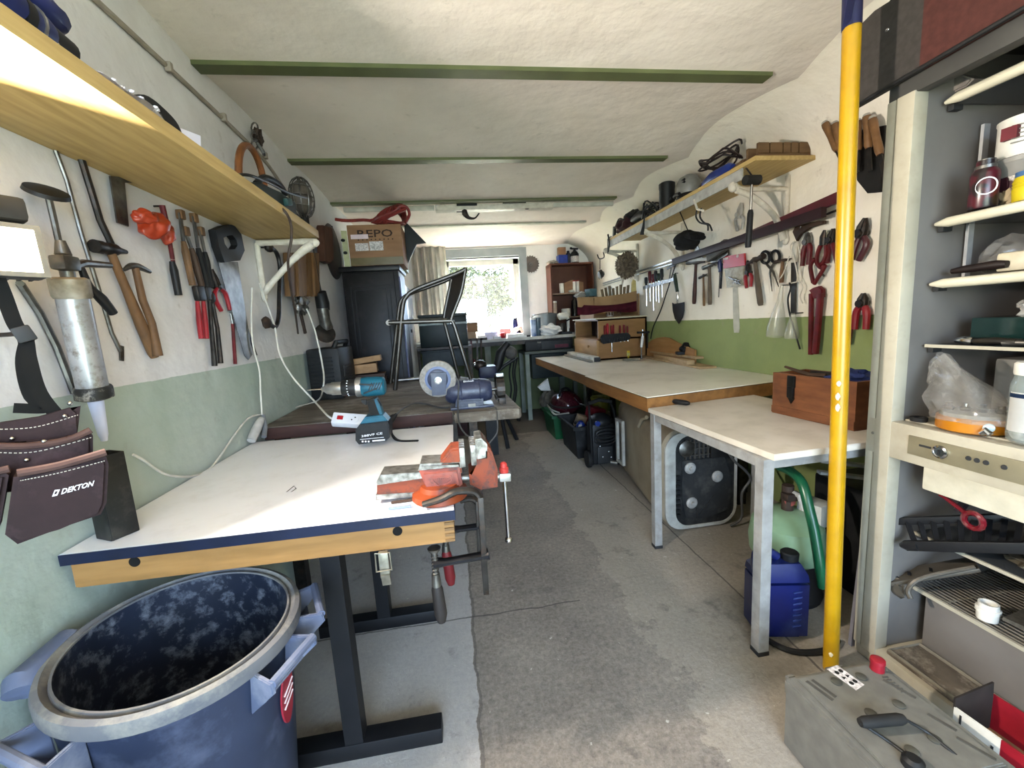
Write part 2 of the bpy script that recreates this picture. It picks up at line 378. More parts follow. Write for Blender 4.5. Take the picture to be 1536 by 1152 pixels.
# portals guide the sky light through the two openings
def portal(loc, rot, sx_, sy_):
    l = bpy.data.lights.new('daylight_portal', 'AREA'); l.shape = 'RECTANGLE'; l.size = sx_; l.size_y = sy_; l.cycles.is_portal = True
    o = bpy.data.objects.new('daylight_portal', l); o.location = loc; o.rotation_euler = rot; C.objects.link(o)
portal(((dx0+dx1)/2, YF-.12, dz1/2), (radians(90), 0, 0), dx1-dx0, dz1)
portal(((wx0+wx1)/2, YB+.14, (wz0+wz1)/2), (radians(-90), 0, 0), wx1-wx0, wz1-wz0)

sn = bpy.data.lights.new('sun', 'SUN'); sn.energy = 100; sn.angle = radians(1.5); sn.color = (1, .95, .84); so = bpy.data.objects.new('sun', sn); C.objects.link(so)
so.rotation_euler = Vector((.10, -.60, -.80)).to_track_quat('-Z', 'Y').to_euler()
# ================================================================ LED work lamp on the left wall
M_black = mat('black plastic', '1c1c1d', '242425', rough=.5, scale=30); M_dgrey = mat('dark grey plastic', '3a3b3c', '333435', rough=.55); M_alu = mat('aluminium', 'b6b6b4', 'a2a2a0', rough=.35, metal=.9, scale=40)
M_steel = mat('worn steel', '8f8d88', '6e6b66', rough=.38, metal=.9, scale=30, dirt='4b433c', dscale=25, damt=.4); M_dsteel = mat('dark steel', '4d4a47', '393634', rough=.45, metal=.8, scale=30, dirt='5a4334', dscale=20, damt=.5)
M_chrome = mat('chrome', 'c9c9c9', 'b5b5b5', rough=.15, metal=1.); M_rust = mat('rusty steel', '5d4a3d', '473a33', rough=.65, metal=.5, scale=40)
lc = onx(-6, 373, WL+.115); ld = Vector((.80, -.56, .06)).normalized(); lr = Vector((0, 0, 1)).cross(ld).normalized(); lu = ld.cross(lr)   # lamp faces the room
Rl = Matrix((lr, ld, -lr.cross(ld)*-1)).transposed()
lamp = thing('work_lamp', lc-ld*.05, 'lit LED floodlight glowing white on the left wall, with grey sensor box above', 'lamp')
mb = MB().box(lc-ld*.022, (.112, .04, .088), Rl, .006)
for k in range(7): mb.box(lc-ld*.048+lr*(-.045+k*.015), (.004, .02, .085), Rl)
obj('lamp_housing', mb, M_dgrey, lamp)
obj('bezel', MB().ring([lc+lr*a*.056+lu*b*.045 for a, b in ((-1, -1), (1, -1), (1, 1), (-1, 1))], [lc+lr*a*.048+lu*b*.037 for a, b in ((-1, -1), (1, -1), (1, 1), (-1, 1))], ld*.006), mat('grey bezel', '8e8a80', rough=.4), lamp)
obj('led_panel', MB().box(lc+ld*.001, (.097, .004, .075), Rl), mat('lit led panel', 'fff3d8', emis=('fff0d0', 14.)), lamp)
sp = lc+lu*.074-ld*.02
obj('motion_sensor', MB().box(sp, (.10, .04, .042), Rl, .01), M_dgrey, lamp); obj('sensor_lens', MB().blob(sp+ld*.018, (.016, .016, .014), 3), mat('sensor lens', '8d8f90', rough=.3), lamp)
obj('lamp_bracket', MB().bar(lc-ld*.05, Vector((WL, lc.y+.02, lc.z)), .03, .02), M_dgrey, lamp)
li = bpy.data.lights.new('led_light', 'AREA'); li.shape = 'RECTANGLE'; li.size = .094; li.size_y = .072; li.energy = 43; li.color = (1, .91, .80); li.spread = radians(176)
lo = bpy.data.objects.new('led_light', li); C.objects.link(lo); lo.matrix_world = Matrix.Translation(lc+ld*.012) @ Matrix((lr, -lu, -ld)).transposed().to_4x4()
# ================================================================ LEFT SIDE: shelf, bench, wall tools
M_pine = mat('pale pine board', 'cdb074', 'bd9f63', rough=.55, scale=7, stretch=(8, .7, 8), dirt='a08a60', dscale=4, damt=.25)
M_wood = mat('light beech wood', 'a87d4a', '98703f', rough=.5, scale=6, stretch=(1, 6, 8), dirt='8d6a42', dscale=7, damt=.4)
M_woodx = mat('honey plywood', 'b98a55', 'a97b48', rough=.5, scale=5, stretch=(5, 1, 6), dirt='8b683f', dscale=6, damt=.4)
M_oldwood = mat('old brown wood', '8a6744', '6d5037', rough=.6, scale=12, stretch=(3, 3, 1), dirt='3f2f22', dscale=20, damt=.5)
M_darkwood = mat('dark tool wood', '5a4332', '463327', rough=.6, scale=14, dirt='2c211a', dscale=20)
M_white = mat('white laminate', 'eeeef2', 'e6e6ea', rough=.22, scale=3, dirt='a9a49b', dscale=9, damt=.18)
M_wpaint = mat('white enamel paint', 'd4cdbf', 'c6beae', rough=.4, scale=25, dirt='9b8f7d', dscale=18, damt=.35)
M_cable = mat('white cable', 'd3cfc4', 'c4c0b4', rough=.45); M_bcable = mat('black cable', '222222', '2c2c2c', rough=.5); M_gcable = mat('grey cable', '5d5c5a', '515050', rough=.5)
M_red = mat('red plastic grip', 'b02a33', '9c222c', rough=.4, scale=15, dirt='5a1a1c', dscale=18, damt=.4); M_redd = mat('dark red paint', '7d2025', '6a1a20', rough=.5, scale=15, dirt='331314', dscale=16, damt=.5)
M_rub = mat('black rubber', '222120', '2b2927', rough=.75, scale=18)
# ---- shelf board with its painted bracket
SZ = 1.65
sh = thing('wall_shelf', (WL, 1.2, SZ), 'long pale pine shelf board on the left wall above the LED lamp', 'shelf')
obj('board', MB().box((-.7215, 1.23, SZ+.0175), (.277, 1.78, .035), bev=.003), M_pine, sh)
def bracket_left(y):
    mb = MB(); x0 = WL+.012
    mb.tube([(x0, y, 1.385), (x0, y, 1.45), (x0, y, 1.63)], [.014, .013, .012], 10)
    mb.tube([(x0, y, 1.632), (-.75, y, 1.632), (-.64, y, 1.632), (-.60, y, 1.625)], [.013, .013, .015, .02], 10)
    mb.tube([(x0, y, 1.41), (-.79, y, 1.47), (-.70, y, 1.555), (-.61, y, 1.622)], [.016, .013, .015, .022], 12, smooth=5)
    mb.blob((x0, y, 1.39), (.012, .02, .024), 2); mb.blob((-.60, y, 1.625), (.024, .018, .02), 2)
    obj('bracket', mb, M_wpaint, sh)
yb_ = L(385, 395, .0).y
bracket_left(yb_)
# ---- surface conduit high on the wall
cz = 2.095
p = MB().tube([(WL+.008, .2, cz+.02), (WL+.008, 1.0, cz+.01), (WL+.008, 1.9, cz), (WL+.008, 2.3, cz-.02), (WL+.008, 2.5, cz-.07), (WL+.012, 2.62, 1.97)], .008, 8, smooth=4)
for y in (1.0, 1.62, 1.95, 2.33): p.box((WL+.014, y, cz), (.02, .016, .03), bev=.003)
single('cable_conduit', p, mat('painted conduit', 'a99f92', '998f82', rough=.6), 'thin painted cable run clipped high along the left wall near the ceiling', 'cable')
# ---- white topped board bench
BT = .78
q0, q1, q2, q3 = Vector((-.852, .934, BT)), Vector((-.031, .924, BT)), Vector((-.031, 1.785, BT)), Vector((-.85, 1.80, BT))
bench = thing('drawing_board_bench', (-.37, 1.25, 0), 'white topped bench with blue-black front edge and honey wooden frame at left', 'workbench')
obj('board_top', MB().prism([q-UZ*.004 for q in (q0, q1, q2, q3)], (0, 0, .004)), M_white, bench)
mb = MB()
obj('edge_band', MB().prism([q-UZ*.024+d for q, d in ((q0, Vector((0, -.003, 0))), (q1, Vector((.002, -.003, 0))), (q2, Vector((.002, 0, 0))), (q3, Vector()))], (0, 0, .0235)), mat('blue black edge band', '1f2a4a', '171d33', rough=.4, scale=10), bench)
f0, f1 = Vector((-.838, .938, .728)), Vector((-.034, .928, .728)); FH = .058
mb = MB().prism([f0-UZ*.029, f1-UZ*.029, f1-UZ*.029+UY*.035, f0-UZ*.029+UY*.035], (0, 0, FH), .002)
mb.prism([q2-UZ*.081-UX*.003, q3-UZ*.081+UX*.012, q3-UZ*.081+UX*.012-UY*.035, q2-UZ*.081-UX*.003-UY*.035], (0, 0, FH), .002)
mb.box((-.052, 1.355, .728), (.033, .78, FH), bev=.002); mb.box((-.82, 1.37, .728), (.033, .78, FH), bev=.002)
obj('wooden_frame', mb, M_wood, bench)
for px, py in ((203, 842), (597, 794)):
    c = onp(px, py, f0, (0, 1, 0)); c.y = f0.lerp(f1, (c.x-f0.x)/(f1.x-f0.x)).y
    obj('finger_hole', MB().lathe(c-UY*.0015, [(.011, 0), (.011, .002)], (0, 1, 0), 20), mat('hole shadow', '0c0b0a', '151311', rough=.9), bench)
mb = MB()
for k in range(4): mb.box((-.045, .9265, .705+k*.014), (.022, .004, .006))
obj('finger_joint', mb, mat('end grain', '8a6a44', '7c5d3a', rough=.6), bench)
lc_ = onp(578, 830, f0+UY*.005, (0, 1, 0))
def latch(c):
    mb = MB().box(c+Vector((0, -.004, -.02)), (.022, .012, .062), bev=.002); mb.box(c+Vector((.001, -.008, -.056)), (.02, .006, .03), (.25, 0, 0), .001)
    mb.tube([c+Vector(v) for v in ((-.016, -.012, .012), (.016, -.012, .012), (.017, -.014, -.03), (-.017, -.014, -.03))], .0022, 8, closed=True)
    obj('latch', mb, mat('zinc latch', 'aaa698', '908b7c', rough=.35, metal=.8, scale=40), bench, label='zinc toggle latch')
latch(Vector((lc_.x, .925, .69)))
mb = MB()
for y in (1.10, 1.62):
    tr = MB().box((-.37, y, .36), (.05, .05, .66)).box((-.375, y, .025), (.50, .055, .05), bev=.004).box((-.37, y, .685), (.45, .05, .03))
    obj('trestle', tr, mat('black trestle steel', '131417', '1b1b1e', rough=.5, scale=15), bench)
# ---- grinder bench behind it
GT = .825
gb = thing('weathered_bench', (-.3, 2.4, 0), 'weathered grey-brown plank bench behind the white bench, carrying the grinder', 'workbench')
M_weath = mat('weathered bench wood', '857a6c', '645a4e', rough=.7, scale=5, stretch=(1, 5, 5), dirt='b0aca3', dscale=5, damt=.5, bump=.3)
g = [onz(405, 641, GT), onz(681, 612.5, GT), onz(682, 621, GT), onz(779, 613.5, GT), onz(742, 573, GT), onz(680, 556, GT)]
g[0] = Vector((WL+.012, g[0].y, GT)); g[1].y = g[0].y-.005; ye = 3.22
poly = [g[0], Vector((g[1].x, g[0].y, GT)), Vector((g[1].x, 1.80, GT)), Vector((.265, 1.785, GT)), Vector((.275, 1.80, GT)), Vector((.245, 2.72, GT)), Vector((.02, ye, GT)), Vector((WL+.012, ye, GT))]
obj('bench_top', MB().prism([v-UZ*.045 for v in poly], (0, 0, .045), .004), M_weath, gb)
obj('front_edge', MB().box(((WL+.02+g[1].x)/2, g[0].y-.004, GT-.028), (g[1].x-WL-.04, .012, .05), bev=.002), mat('reddish edge board', '5b3d35', '4a302b', rough=.65, scale=8, stretch=(1, 6, 6)), gb)
for x, y in ((-.80, 1.95), (.08, 2.55), (-.80, 3.1), (-.05, 3.1)): obj('leg', MB().box((x, y, (GT-.045)/2), (.05, .05, GT-.045)), M_dsteel, gb)
# ---- hand saw with black handle
t = thing('hand_saw', L(345, 400, 0), 'hand saw with bulky black grip and tapering silver blade, left wall beneath the bracket', 'saw')
o_ = .02
obj('blade', MB().prism([L(x, y, o_) for x, y in ((326, 392), (356, 393), (378, 532), (372, 540), (366, 533))], (.002, 0, 0)), M_steel, t)
def LL(pts, off): return [L(x, y, off) for x, y in pts]
obj('handle', MB().ring(LL(((312, 345), (326, 339), (340, 337), (352, 352), (357, 376), (350, 391), (326, 394), (317, 370)), o_-.008), LL(((324, 357), (331, 354), (338, 353), (344, 360), (346, 368), (342, 374), (332, 375), (326, 366)), o_-.008), (.026, 0, 0)), M_black, t)
# thin tools next to the saw blade
t = thing('flat_file', L(372, 500, 0), 'thin black file hanging just right of the saw blade, left wall', 'file')
obj('file_blade', MB().bar(L(362, 462, .018), L(377, 512, .018), .008, .004, UX), M_dsteel, t); obj('file_handle', MB().tube([L(377, 512, .018), L(384, 533, .018)], [.005, .006], 10), M_black, t)
# ---- pliers and cutters on the left wall
pliers(L, (327, 430), (318, 404), [(322, 445), (332, 466)], [(338, 440), (345, 465)], .016, .009, 'pliers with looped bright red grips, left wall left of the saw blade', M_dsteel, M_red)
t = thing('bolt_cutter', L(312, 440, 0), 'small red handled end cutter hanging below the row of files, left wall', 'pliers')
mb = MB().box(L(299, 440, .02), (.02, .045, .05), (0.1, 0, 0), .006).box(L(311, 440, .02), (.018, .03, .045), (.1, 0, 0), .005); obj('jaws', mb, M_dsteel, t)
for a, b in (((296, 452), (302, 508)), ((305, 452), (310, 508))): obj('grip', MB().tube([L(*a, .02), L((a[0]+b[0])/2, (a[1]+b[1])/2, .02), L(*b, .02)], [.006, .009, .008], 10), M_red, t)
t = thing('pincers', L(318, 450, 0), 'black iron pincers with two long bare handles, left wall by the red cutter', 'pincers')
obj('jaws', MB().blob(L(316, 446, .02), (.012, .022, .025), 2, .2), M_dsteel, t)
for a, m, b in (((314, 450), (317, 490), (322, 549)), ((318, 450), (326, 492), (331, 545))): obj('grip', MB().tube([L(*a, .02), L(*m, .02), L(*b, .02)], [.006, .007, .009], 10), M_dsteel, t)
obj('nail', MB().cyl(Vector((WL-.01, L(316, 446).y, L(316, 446).z)), L(316, 446, .02), .003, 8), M_dsteel, t)
t = thing('scraper_rod', L(350, 500, 0), 'slim purple-red rod handle hanging left of the saw blade tip', 'tool')
obj('rod', MB().tube([L(346, 470, .006), L(349, 486, .006)], .004, 8), M_steel, t); obj('grip', MB().tube([L(349, 486, .006), L(353, 546, .006)], [.006, .0065], 10), M_redd, t)
# ---- row of files with worn wooden handles
FL = [((270, 320), (275, 362), (289, 428), 'leftmost of the four worn files under the shelf, dark handle'), ((277, 345), (287, 372), (303, 430), 'second of the four worn files under the shelf, grey brown handle'), ((290, 325), (297, 372), (311, 430), 'third of the four worn files under the shelf, black handle'), ((300, 345), (307, 378), (317, 432), 'rightmost of the four worn files under the shelf, black handle')]
for i, (a, m, b, lab) in enumerate(FL):
    t = thing('file', L(*a, 0), lab, 'file', 'files under the left shelf')
    obj('file_blade', MB().bar(L(*a, .02), L(*m, .02), .014, .005, UX), M_steel, t)
    obj('file_handle', MB().tube([L(*m, .02), L((m[0]*3+b[0])/4, (m[1]*3+b[1])/4, .02), L(*b, .02)], [.007, .011, .010], 10), (M_oldwood, M_darkwood, M_rub, M_rub)[i], t)
    obj('hook', MB().box(L(a[0]+1, a[1]+2, .018), (.02, .022, .03), None, .004), M_oldwood, t)
# ---- orange rag on a black handled tool
t = thing('grabber_tool', L(255, 400, 0), 'tool with black grip and red shaft hanging through the orange cloth', 'tool')
obj('shaft', MB().tube([L(243, 308, .03), L(250, 335, .03), L(256, 372, .03), L(260, 395, .02)], [.008, .007, .006, .006], 10), M_redd, t)
obj('shaft_sleeve', MB().tube([L(257, 372, .024), L(259, 390, .022)], .0068, 10), mat('pale sleeve', 'b9b0a4'), t)
obj('grip', MB().tube([L(258, 392, .02), L(261, 405, .02), L(268, 443, .02)], [.007, .011, .010], 12), M_black, t)
obj('nail', MB().cyl(Vector((WL-.01, L(243, 309).y, L(243, 309).z)), L(243, 309, .03), .003, 8), M_dsteel, t)
mb = MB().blob(L(230, 338, .05), (.028, .05, .033), 4, .4, 4, (0.5, 0, 0), 3)
mb.blob(L(216, 326, .05), (.022, .03, .02), 4, .35, 4, None, 5); mb.blob(L(250, 350, .05), (.02, .022, .03), 4, .35, 4, None, 8)
single('orange_cloth', mb, mat('orange plastic cloth', 'bf4322', 'ad391b', rough=.35, scale=12), 'crumpled orange cloth hanging under the shelf between square and files', 'cloth')
# ---- two hammers
hammer(L, (141, 369), (189, 378), (166, 378), (232, 536), .016, .0125, 'large hammer with long pale wooden handle, left wall beside the caulking gun', M_dsteel, M_oldwood)
t = thing('upholstery_hammer', L(205, 405, 0), 'small hammer with thin curved steel head crossing the larger hammer', 'hammer')
obj('head', MB().tube(LL(((186, 405), (196, 399), (207, 400), (225, 408)), .035), [.004, .008, .009, .005], 10, smooth=4), M_steel, t)
obj('handle', MB().tube(LL(((203, 402), (214, 450), (228, 485), (237, 534)), .036), [.008, .009, .009, .012], 12), M_oldwood, t)
# ---- steel square
single('try_square', MB().prism(LL(((163, 264), (233, 270), (222, 276), (185, 274), (191, 340), (174, 334)), .012), (.004, 0, 0)), M_steel, 'grey steel angle square hanging under the shelf, left wall', 'square')
# ---- long rods
single('long_drill_rod', MB().tube(LL(((80, 216), (100, 270), (122, 350), (150, 440), (168, 500), (181, 527)), .0045), .0045, 8).box(L(182.5, 530, .0045), (.004, .012, .04), (-.25, 0, 0), .001), M_steel, 'long thin steel rod with flat looped tip, passing behind the caulking gun', 'rod')
single('iron_bar', MB().tube(LL(((122, 238), (138, 290), (150, 330), (168, 368)), .014), .0075, 8), M_dsteel, 'thick dark iron bar hanging above the large hammer', 'bar')
t = thing('flat_disc_tool', L(70, 288, 0), 'rod topped with a flat oval black disc beside the LED lamp', 'tool')
obj('disc', MB().lathe(L(70, 288, .05), [(.004, -.006), (.036, -.004), (.034, .004), (.012, .008)], (.5, -.3, .9), 24), M_black, t); obj('rod', MB().tube([L(72, 292, .04), L(82, 335, .03), L(92, 380, .025)], .006, 8), M_steel, t)
# ---- caulking gun
t = thing('caulking_gun', L(120, 500, 0), 'silver caulking gun with white nozzle hanging on the left wall beside the lamp', 'caulking gun')
ga, gb_ = onx(106, 432, WL+.075), onx(141, 590, WL+.06); gd = (gb_-ga); gl = gd.length; gn = gd.normalized()
M_gun = mat('splattered aluminium tube', 'b9b9bb', 'a7a7a9', rough=.35, metal=.6, scale=12, dirt='7a7266', dscale=60, damt=.9)
obj('barrel', MB().lathe(ga, [(.027, 0), (.027, gl*.94)], gn, 32), M_gun, t)
obj('collar', MB().lathe(ga-gn*.022, [(.024, 0), (.032, .004), (.032, .038), (.029, .044)], gn, 32), mat('stained collar', 'b2aa9b', '8b7f6b', rough=.5, metal=.4, scale=30), t)
obj('front_cap', MB().lathe(gb_-gn*.016, [(.031, 0), (.033, .004), (.033, .026), (.024, .03)], gn, 32), mat('smeared black cap', '262525', '37352f', rough=.5, scale=20, dirt='b9b4a8', dscale=40, damt=.7), t)
obj('nozzle', MB().lathe(gb_+gn*.012, [(.014, 0), (.013, .02), (.009, .085), (.007, .093), (.006, .10)], gn, 18), mat('white nozzle', 'c9cde0', 'bfc3d6', rough=.4), t)
h0 = ga-gn*.02
mb = MB().tube([h0, h0-gn*.05, h0-gn*.075], [.012, .013, .008], 12); mb.box(h0-gn*.03, (.03, .04, .03), None, .006)
mb.tube([h0-gn*.02, onx(125, 395, WL+.05), onx(165, 398, WL+.05)], [.010, .009, .007], 10)
for k in range(5): mb.lathe(h0-gn*(.018+k*.008), [(.012, 0), (.014, .002), (.012, .004)], gn, 14)
obj('gun_frame', mb, M_steel, t)
obj('trigger', MB().tube([onx(122, 402, WL+.08), onx(134, 430, WL+.08), onx(152, 448, WL+.08), onx(170, 470, WL+.08)], [.006, .008, .011, .009], 12, smooth=4), M_black, t)
# ---- tool belt hanging in front of the wall
P0 = Vector((-.745, .86, 1.0)); PN = Vector((.62, -.78, 0)); PR = Vector((.78, .62, 0))
def bp_(px, py, out=0.): return onp(px, py, P0+PN*out, PN)
M_lea = mat('dark brown nubuck', '3d2a2c', '322224', rough=.8, scale=18, dirt='5d474a', dscale=9, damt=.4, bump=.15); M_lea2 = mat('brown edge binding', '6b5049', '5c433e', rough=.8); M_stit = mat('pale stitching', 'cfc6b8', 'bfb6a8', rough=.7)
belt = thing('tool_pouch', P0, 'dark brown leather tool pouch with pale stitching hanging by its black strap at far left', 'tool pouch')
def pouch(poly, out, th, name, m=M_lea):
    return obj(name, MB().prism([bp_(x, y, out) for x, y in poly], PN*th, .006), m, belt)
pouch(((-40, 640), (0, 633), (60, 629), (108, 615), (121, 608), (116, 650), (112, 670), (0, 690), (-40, 700)), 0, .018, 'back_panel')
pouch(((-40, 664), (40, 666), (100, 658), (134, 645), (139, 652), (139, 690), (130, 720), (-40, 740)), .016, .03, 'middle_pocket')
pouch(((24, 708), (90, 696), (157, 678), (161, 690), (158, 745), (150, 762), (90, 782), (30, 804), (12, 790)), .046, .05, 'front_pocket')
pouch(((-60, 715), (12, 702), (17, 706), (4, 780), (-60, 812)), .046, .045, 'side_pocket')
def edge(pts, out, r, name, m): obj(name, MB().tube([bp_(x, y, out) for x, y in pts], r, 8, smooth=5), m, belt)
edge(((-40, 668), (40, 669), (100, 660), (136, 645)), .046, .006, 'binding', M_lea2); edge(((26, 710), (90, 698), (159, 678)), .096, .007, 'binding', M_lea2); edge(((-50, 718), (14, 703)), .092, .006, 'binding', M_lea2)
def stitch(pts, out):
    P, _ = spline([bp_(x, y, out) for x, y in pts], 12, .001); mb = MB()
    acc = 0
    for a, b in zip(P, P[1:]):
        n = max(1, int((b-a).length/.006))
        for k in range(n): u = a.lerp(b, (k+.1)/n); v = a.lerp(b, (k+.7)/n); mb.bar(u, v, .0012, .0012, PN)
    obj('stitching', mb, M_stit, belt)
stitch(((-30, 644), (50, 641), (118, 622)), .0185); stitch(((-30, 677), (50, 678), (138, 656)), .0465); stitch(((30, 721), (90, 709), (158, 691)), .0965)
obj('logo_text', MB().ring([bp_(*p, .0966) for p in ((78, 745), (86, 743), (90, 734), (82, 735))], [bp_(*p, .0966) for p in ((81, 742), (84.5, 741), (87, 736.5), (83, 737))], PN*.001).text('DEKTON', bp_(91, 741.5, .0966), (bp_(142, 728, .0966)-bp_(78, 745, .0966)), (bp_(78, 700, .0966)-bp_(78, 745, .0966)), .0125, .001, .022, .3, fit=(bp_(141, 728, .0966)-bp_(91, 741.5, .0966)).length), mat('white print', 'e6e6e8', 'e0e0e2', rough=.5), belt, label='white printed lettering on the front pocket')
for x, y, o in ((18, 658, .02), (66, 662, .048), (40, 690, .048), (105, 605, .02), (97, 624, .02)): obj('rivet', MB().blob(bp_(x, y, o), .004, 2), M_chrome, belt)
def strap(pts, w, out=0.):
    P, _ = spline([bp_(x, y, out) for x, y in pts], 6, .01); mb = MB()
    def f(u, v):
        i = min(int(u*(len(P)-1)), len(P)-2); k = u*(len(P)-1)-i; p = P[i].lerp(P[i+1], k); d = (P[i+1]-P[i]).normalized(); s = d.cross(PN).normalized()
        return p+s*w*(v-.5)
    mb.grid(f, len(P), 3, .003); obj('strap', mb, M_rub, belt)
strap(((-20, 380), (5, 440), (22, 485), (38, 508), (44, 540), (60, 590), (92, 630)), .020, .0); strap(((42, 505), (34, 545), (46, 595), (70, 612), (20, 612)), .018, -.012)
obj('buckle', MB().bar(bp_(28, 490, .004), bp_(44, 512, .004), .024, .012, PN, .003), M_dgrey, belt)
hk_ = bp_(36, 500); obj('hook', MB().tube([hk_, Vector((WL, hk_.y+.03, hk_.z))], .004, 8), M_dsteel, belt)
# slim grey rod right of the strap
single('grey_rod', MB().tube(LL(((30, 425), (60, 470), (85, 520), (112, 590)), .007), .007, 8).cyl(L(30, 425, -.01), L(30, 425, .012), .006), M_steel, 'slim grey metal rod slanting between tool pouch strap and caulking gun', 'rod')
# ---- black steel channel standing on the bench
c0 = onz(186, 788, BT); yaw = radians(35)
Rz = Matrix.Rotation(radians(-28), 3, 'Z'); cc = Vector((-.79, 1.005, BT+.001))
mb = MB(); w_, d_, h_ = .055, .05, .19
for (dx, dy, sx_, sy_) in ((0, d_/2, w_, .004), (w_/2, 0, .004, d_), (0, -d_/2, w_, .004), (-w_/2, 0, .004, d_)):
    if dy > 0 and dx == 0: pass
    mb.box(cc+Rz @ Vector((dx, dy, 0))+UZ*h_/2, (sx_, sy_, h_), Rz, .0012)
single('steel_tube', mb, mat('black oily steel', '232323', '2f2e2c', rough=.55, metal=.4, scale=20, dirt='4a4742', dscale=12, damt=.6), 'short square black steel tube standing upright on the white bench behind the pouch', 'tube')
# ---- white plug adaptor and the cables on the wall
M_plug = mat('grubby white plastic', 'c4c2bd', 'a9a7a1', rough=.5, scale=15)
t = thing('cable_coupling', onz(385, 668, BT), 'grubby white cable coupling lying at the wall on the white bench', 'plug')
a, b = onz(378, 668, BT)+UZ*.02, onx(392, 628, WL+.03)
obj('body', MB().tube([a, a.lerp(b, .25), a.lerp(b, .8), b], [.016, .019, .017, .012], 14), M_plug, t)
obj('sleeve', MB().tube([onx(396, 655, WL+.05), onx(398, 640, WL+.04), onx(395, 622, WL+.03)], [.010, .009, .007], 10), mat('grey sleeve', '8d8f92'), t)
def lcab(name, pts, r, m, label, cat='cable'): single(name, MB().tube(pts, r, 8, smooth=6), m, label, cat)
lcab('white_cable', LL(((378, 432), (377, 480), (380, 520), (389, 555), (391, 590), (393, 622)), .03), .0035, M_cable, 'white cable dropping straight from the bracket to the coupling on the bench')
lcab('white_cable', LL(((390, 622), (372, 628), (350, 655), (318, 700), (290, 714), (250, 712), (215, 690), (200, 682)), .012), .0035, M_cable, 'white cable looping in a wide curve across the green wall above the bench')
# ================================================================ on the left benches
def Y(px, py, y): return ony(px, py, y)
def yp(pts, y): return [ony(a, b, y) for a, b in pts]
def nail(t, p):
    obj('nail', MB().cyl(Vector((WL-.01 if p.x < 0 else WR+.01, p.y, p.z)), p, .003, 8), M_dsteel, t)
# ---- cordless drill standing on its battery
M_teal = mat('teal blue plastic', '1f6f88', '1b6078', rough=.4, scale=15, dirt='123e4b', dscale=25, damt=.3)
dy = 1.585; dth = .045
drill = thing('cordless_drill', onz(558, 668, BT), 'teal and black cordless drill standing upright on its battery on the white bench', 'drill')
obj('battery', MB().prism(yp(((533, 645), (539, 637), (581, 632), (584, 640), (584, 657), (579, 661.5), (538, 667), (533, 661)), dy-dth-.002), (0, .085, 0), .003), M_black, drill)
mb = MB().text('388VF CE', Y(542, 656, dy-dth-.0035), UX+UZ*.06, UZ-UX*.06, .011, .0008, .006, fit=.075); mb.box(Y(568, 660.6, dy-dth-.003), (.045, .001, .005)); [mb.box(Y(x, 662.2, dy-dth-.003), (.006, .001, .006)) for x in (544, 548.5, 553)]; mb.box(Y(558, 657.6, dy-dth-.003), (.085, .001, .0015))
obj('battery_print', mb, mat('white print', 'e6e6e8', 'e0e0e2', rough=.5), drill)
obj('battery_seat', MB().prism(yp(((539, 637), (547, 626), (574, 623), (582, 632)), dy-.04), (0, .07, 0), .004), M_teal, drill)
obj('grip', MB().prism(yp(((549, 602), (563, 596), (570, 608), (575, 628), (556, 630), (553, 615)), dy-.02), (0, .036, 0), .007), M_rub, drill)
obj('grip_side', MB().prism(yp(((564, 598), (570, 609), (575, 626), (570, 627), (565, 611), (560, 600)), dy-.022), (0, .04, 0), .003), M_teal, drill)
obj('trigger', MB().prism(yp(((541, 600), (549, 600), (549, 608), (543, 605)), dy-.01), (0, .02, 0), .003), M_black, drill)
A = Y(578, 578.5, dy); B = Y(480, 584, dy); ax = (B-A); al = ax.length; an = ax.normalized()
def at_(px): return al*(578-px)/98
obj('motor_housing', MB().lathe(A, [(.026, 0), (.034, .006), (.036, .03), (.037, at_(550)), (.034, at_(542)), (.033, at_(540))], an, 24), M_teal, drill)
mb = MB()
for k in range(5): mb.box(A+an*(.012+.009*k)+Vector((0, -.0345, .004)), (.003, .008, .03), (0, .5, 0), .001)
mb.box(A+an*.06+Vector((0, -.036, .012)), (.05, .006, .006), (0, .15, 0), .002); mb.box(A+an*.05+Vector((0, -.035, -.012)), (.05, .006, .005), (0, -.3, 0), .002)
obj('housing_ribs', mb, M_dgrey, drill)
obj('mode_ring', MB().lathe(A, [(.034, at_(543)), (.036, at_(541)), (.036, at_(535)), (.034, at_(534))], an, 24), M_alu, drill)
obj('torque_ring', MB().lathe(A, [(.031, at_(534)), (.032, at_(532)), (.030, at_(516)), (.028, at_(513))], an, 24), M_black, drill)
mb = MB()
for k in range(7): mb.box(A+an*at_(523)+Vector((0, -.031*cos((k-3)*.35), .031*sin((k-3)*.35))), (.004, .002, .003))
obj('torque_marks', mb, mat('white print', 'e6e6e8'), drill)
obj('chuck', MB().lathe(A, [(.024, at_(513)), (.024, at_(498)), (.021, at_(496)), (.019, at_(490)), (.007, at_(484)), (.006, at_(482))], an, 24), M_alu, drill)
obj('drill_bit', MB().tube([A+an*at_(484), A+an*at_(462)], [.003, .002], 8), M_chrome, drill)
single('tool_strap', MB().tube([Y(585, 643, dy), onz(590, 655, BT+.012), onz(600, 661, BT+.004), onz(627, 661, BT+.003)], .004, 8, smooth=6, flat=2.), M_rub, 'black strap lying on the white bench right of the drill battery', 'strap')
single('pencil_mark', MB().tube([onz(430, 738, BT), onz(441, 729, BT), onz(444, 733, BT), onz(437, 738, BT)], .0012, 6), M_dgrey, 'small bent wire lying in the middle of the white bench', 'wire')
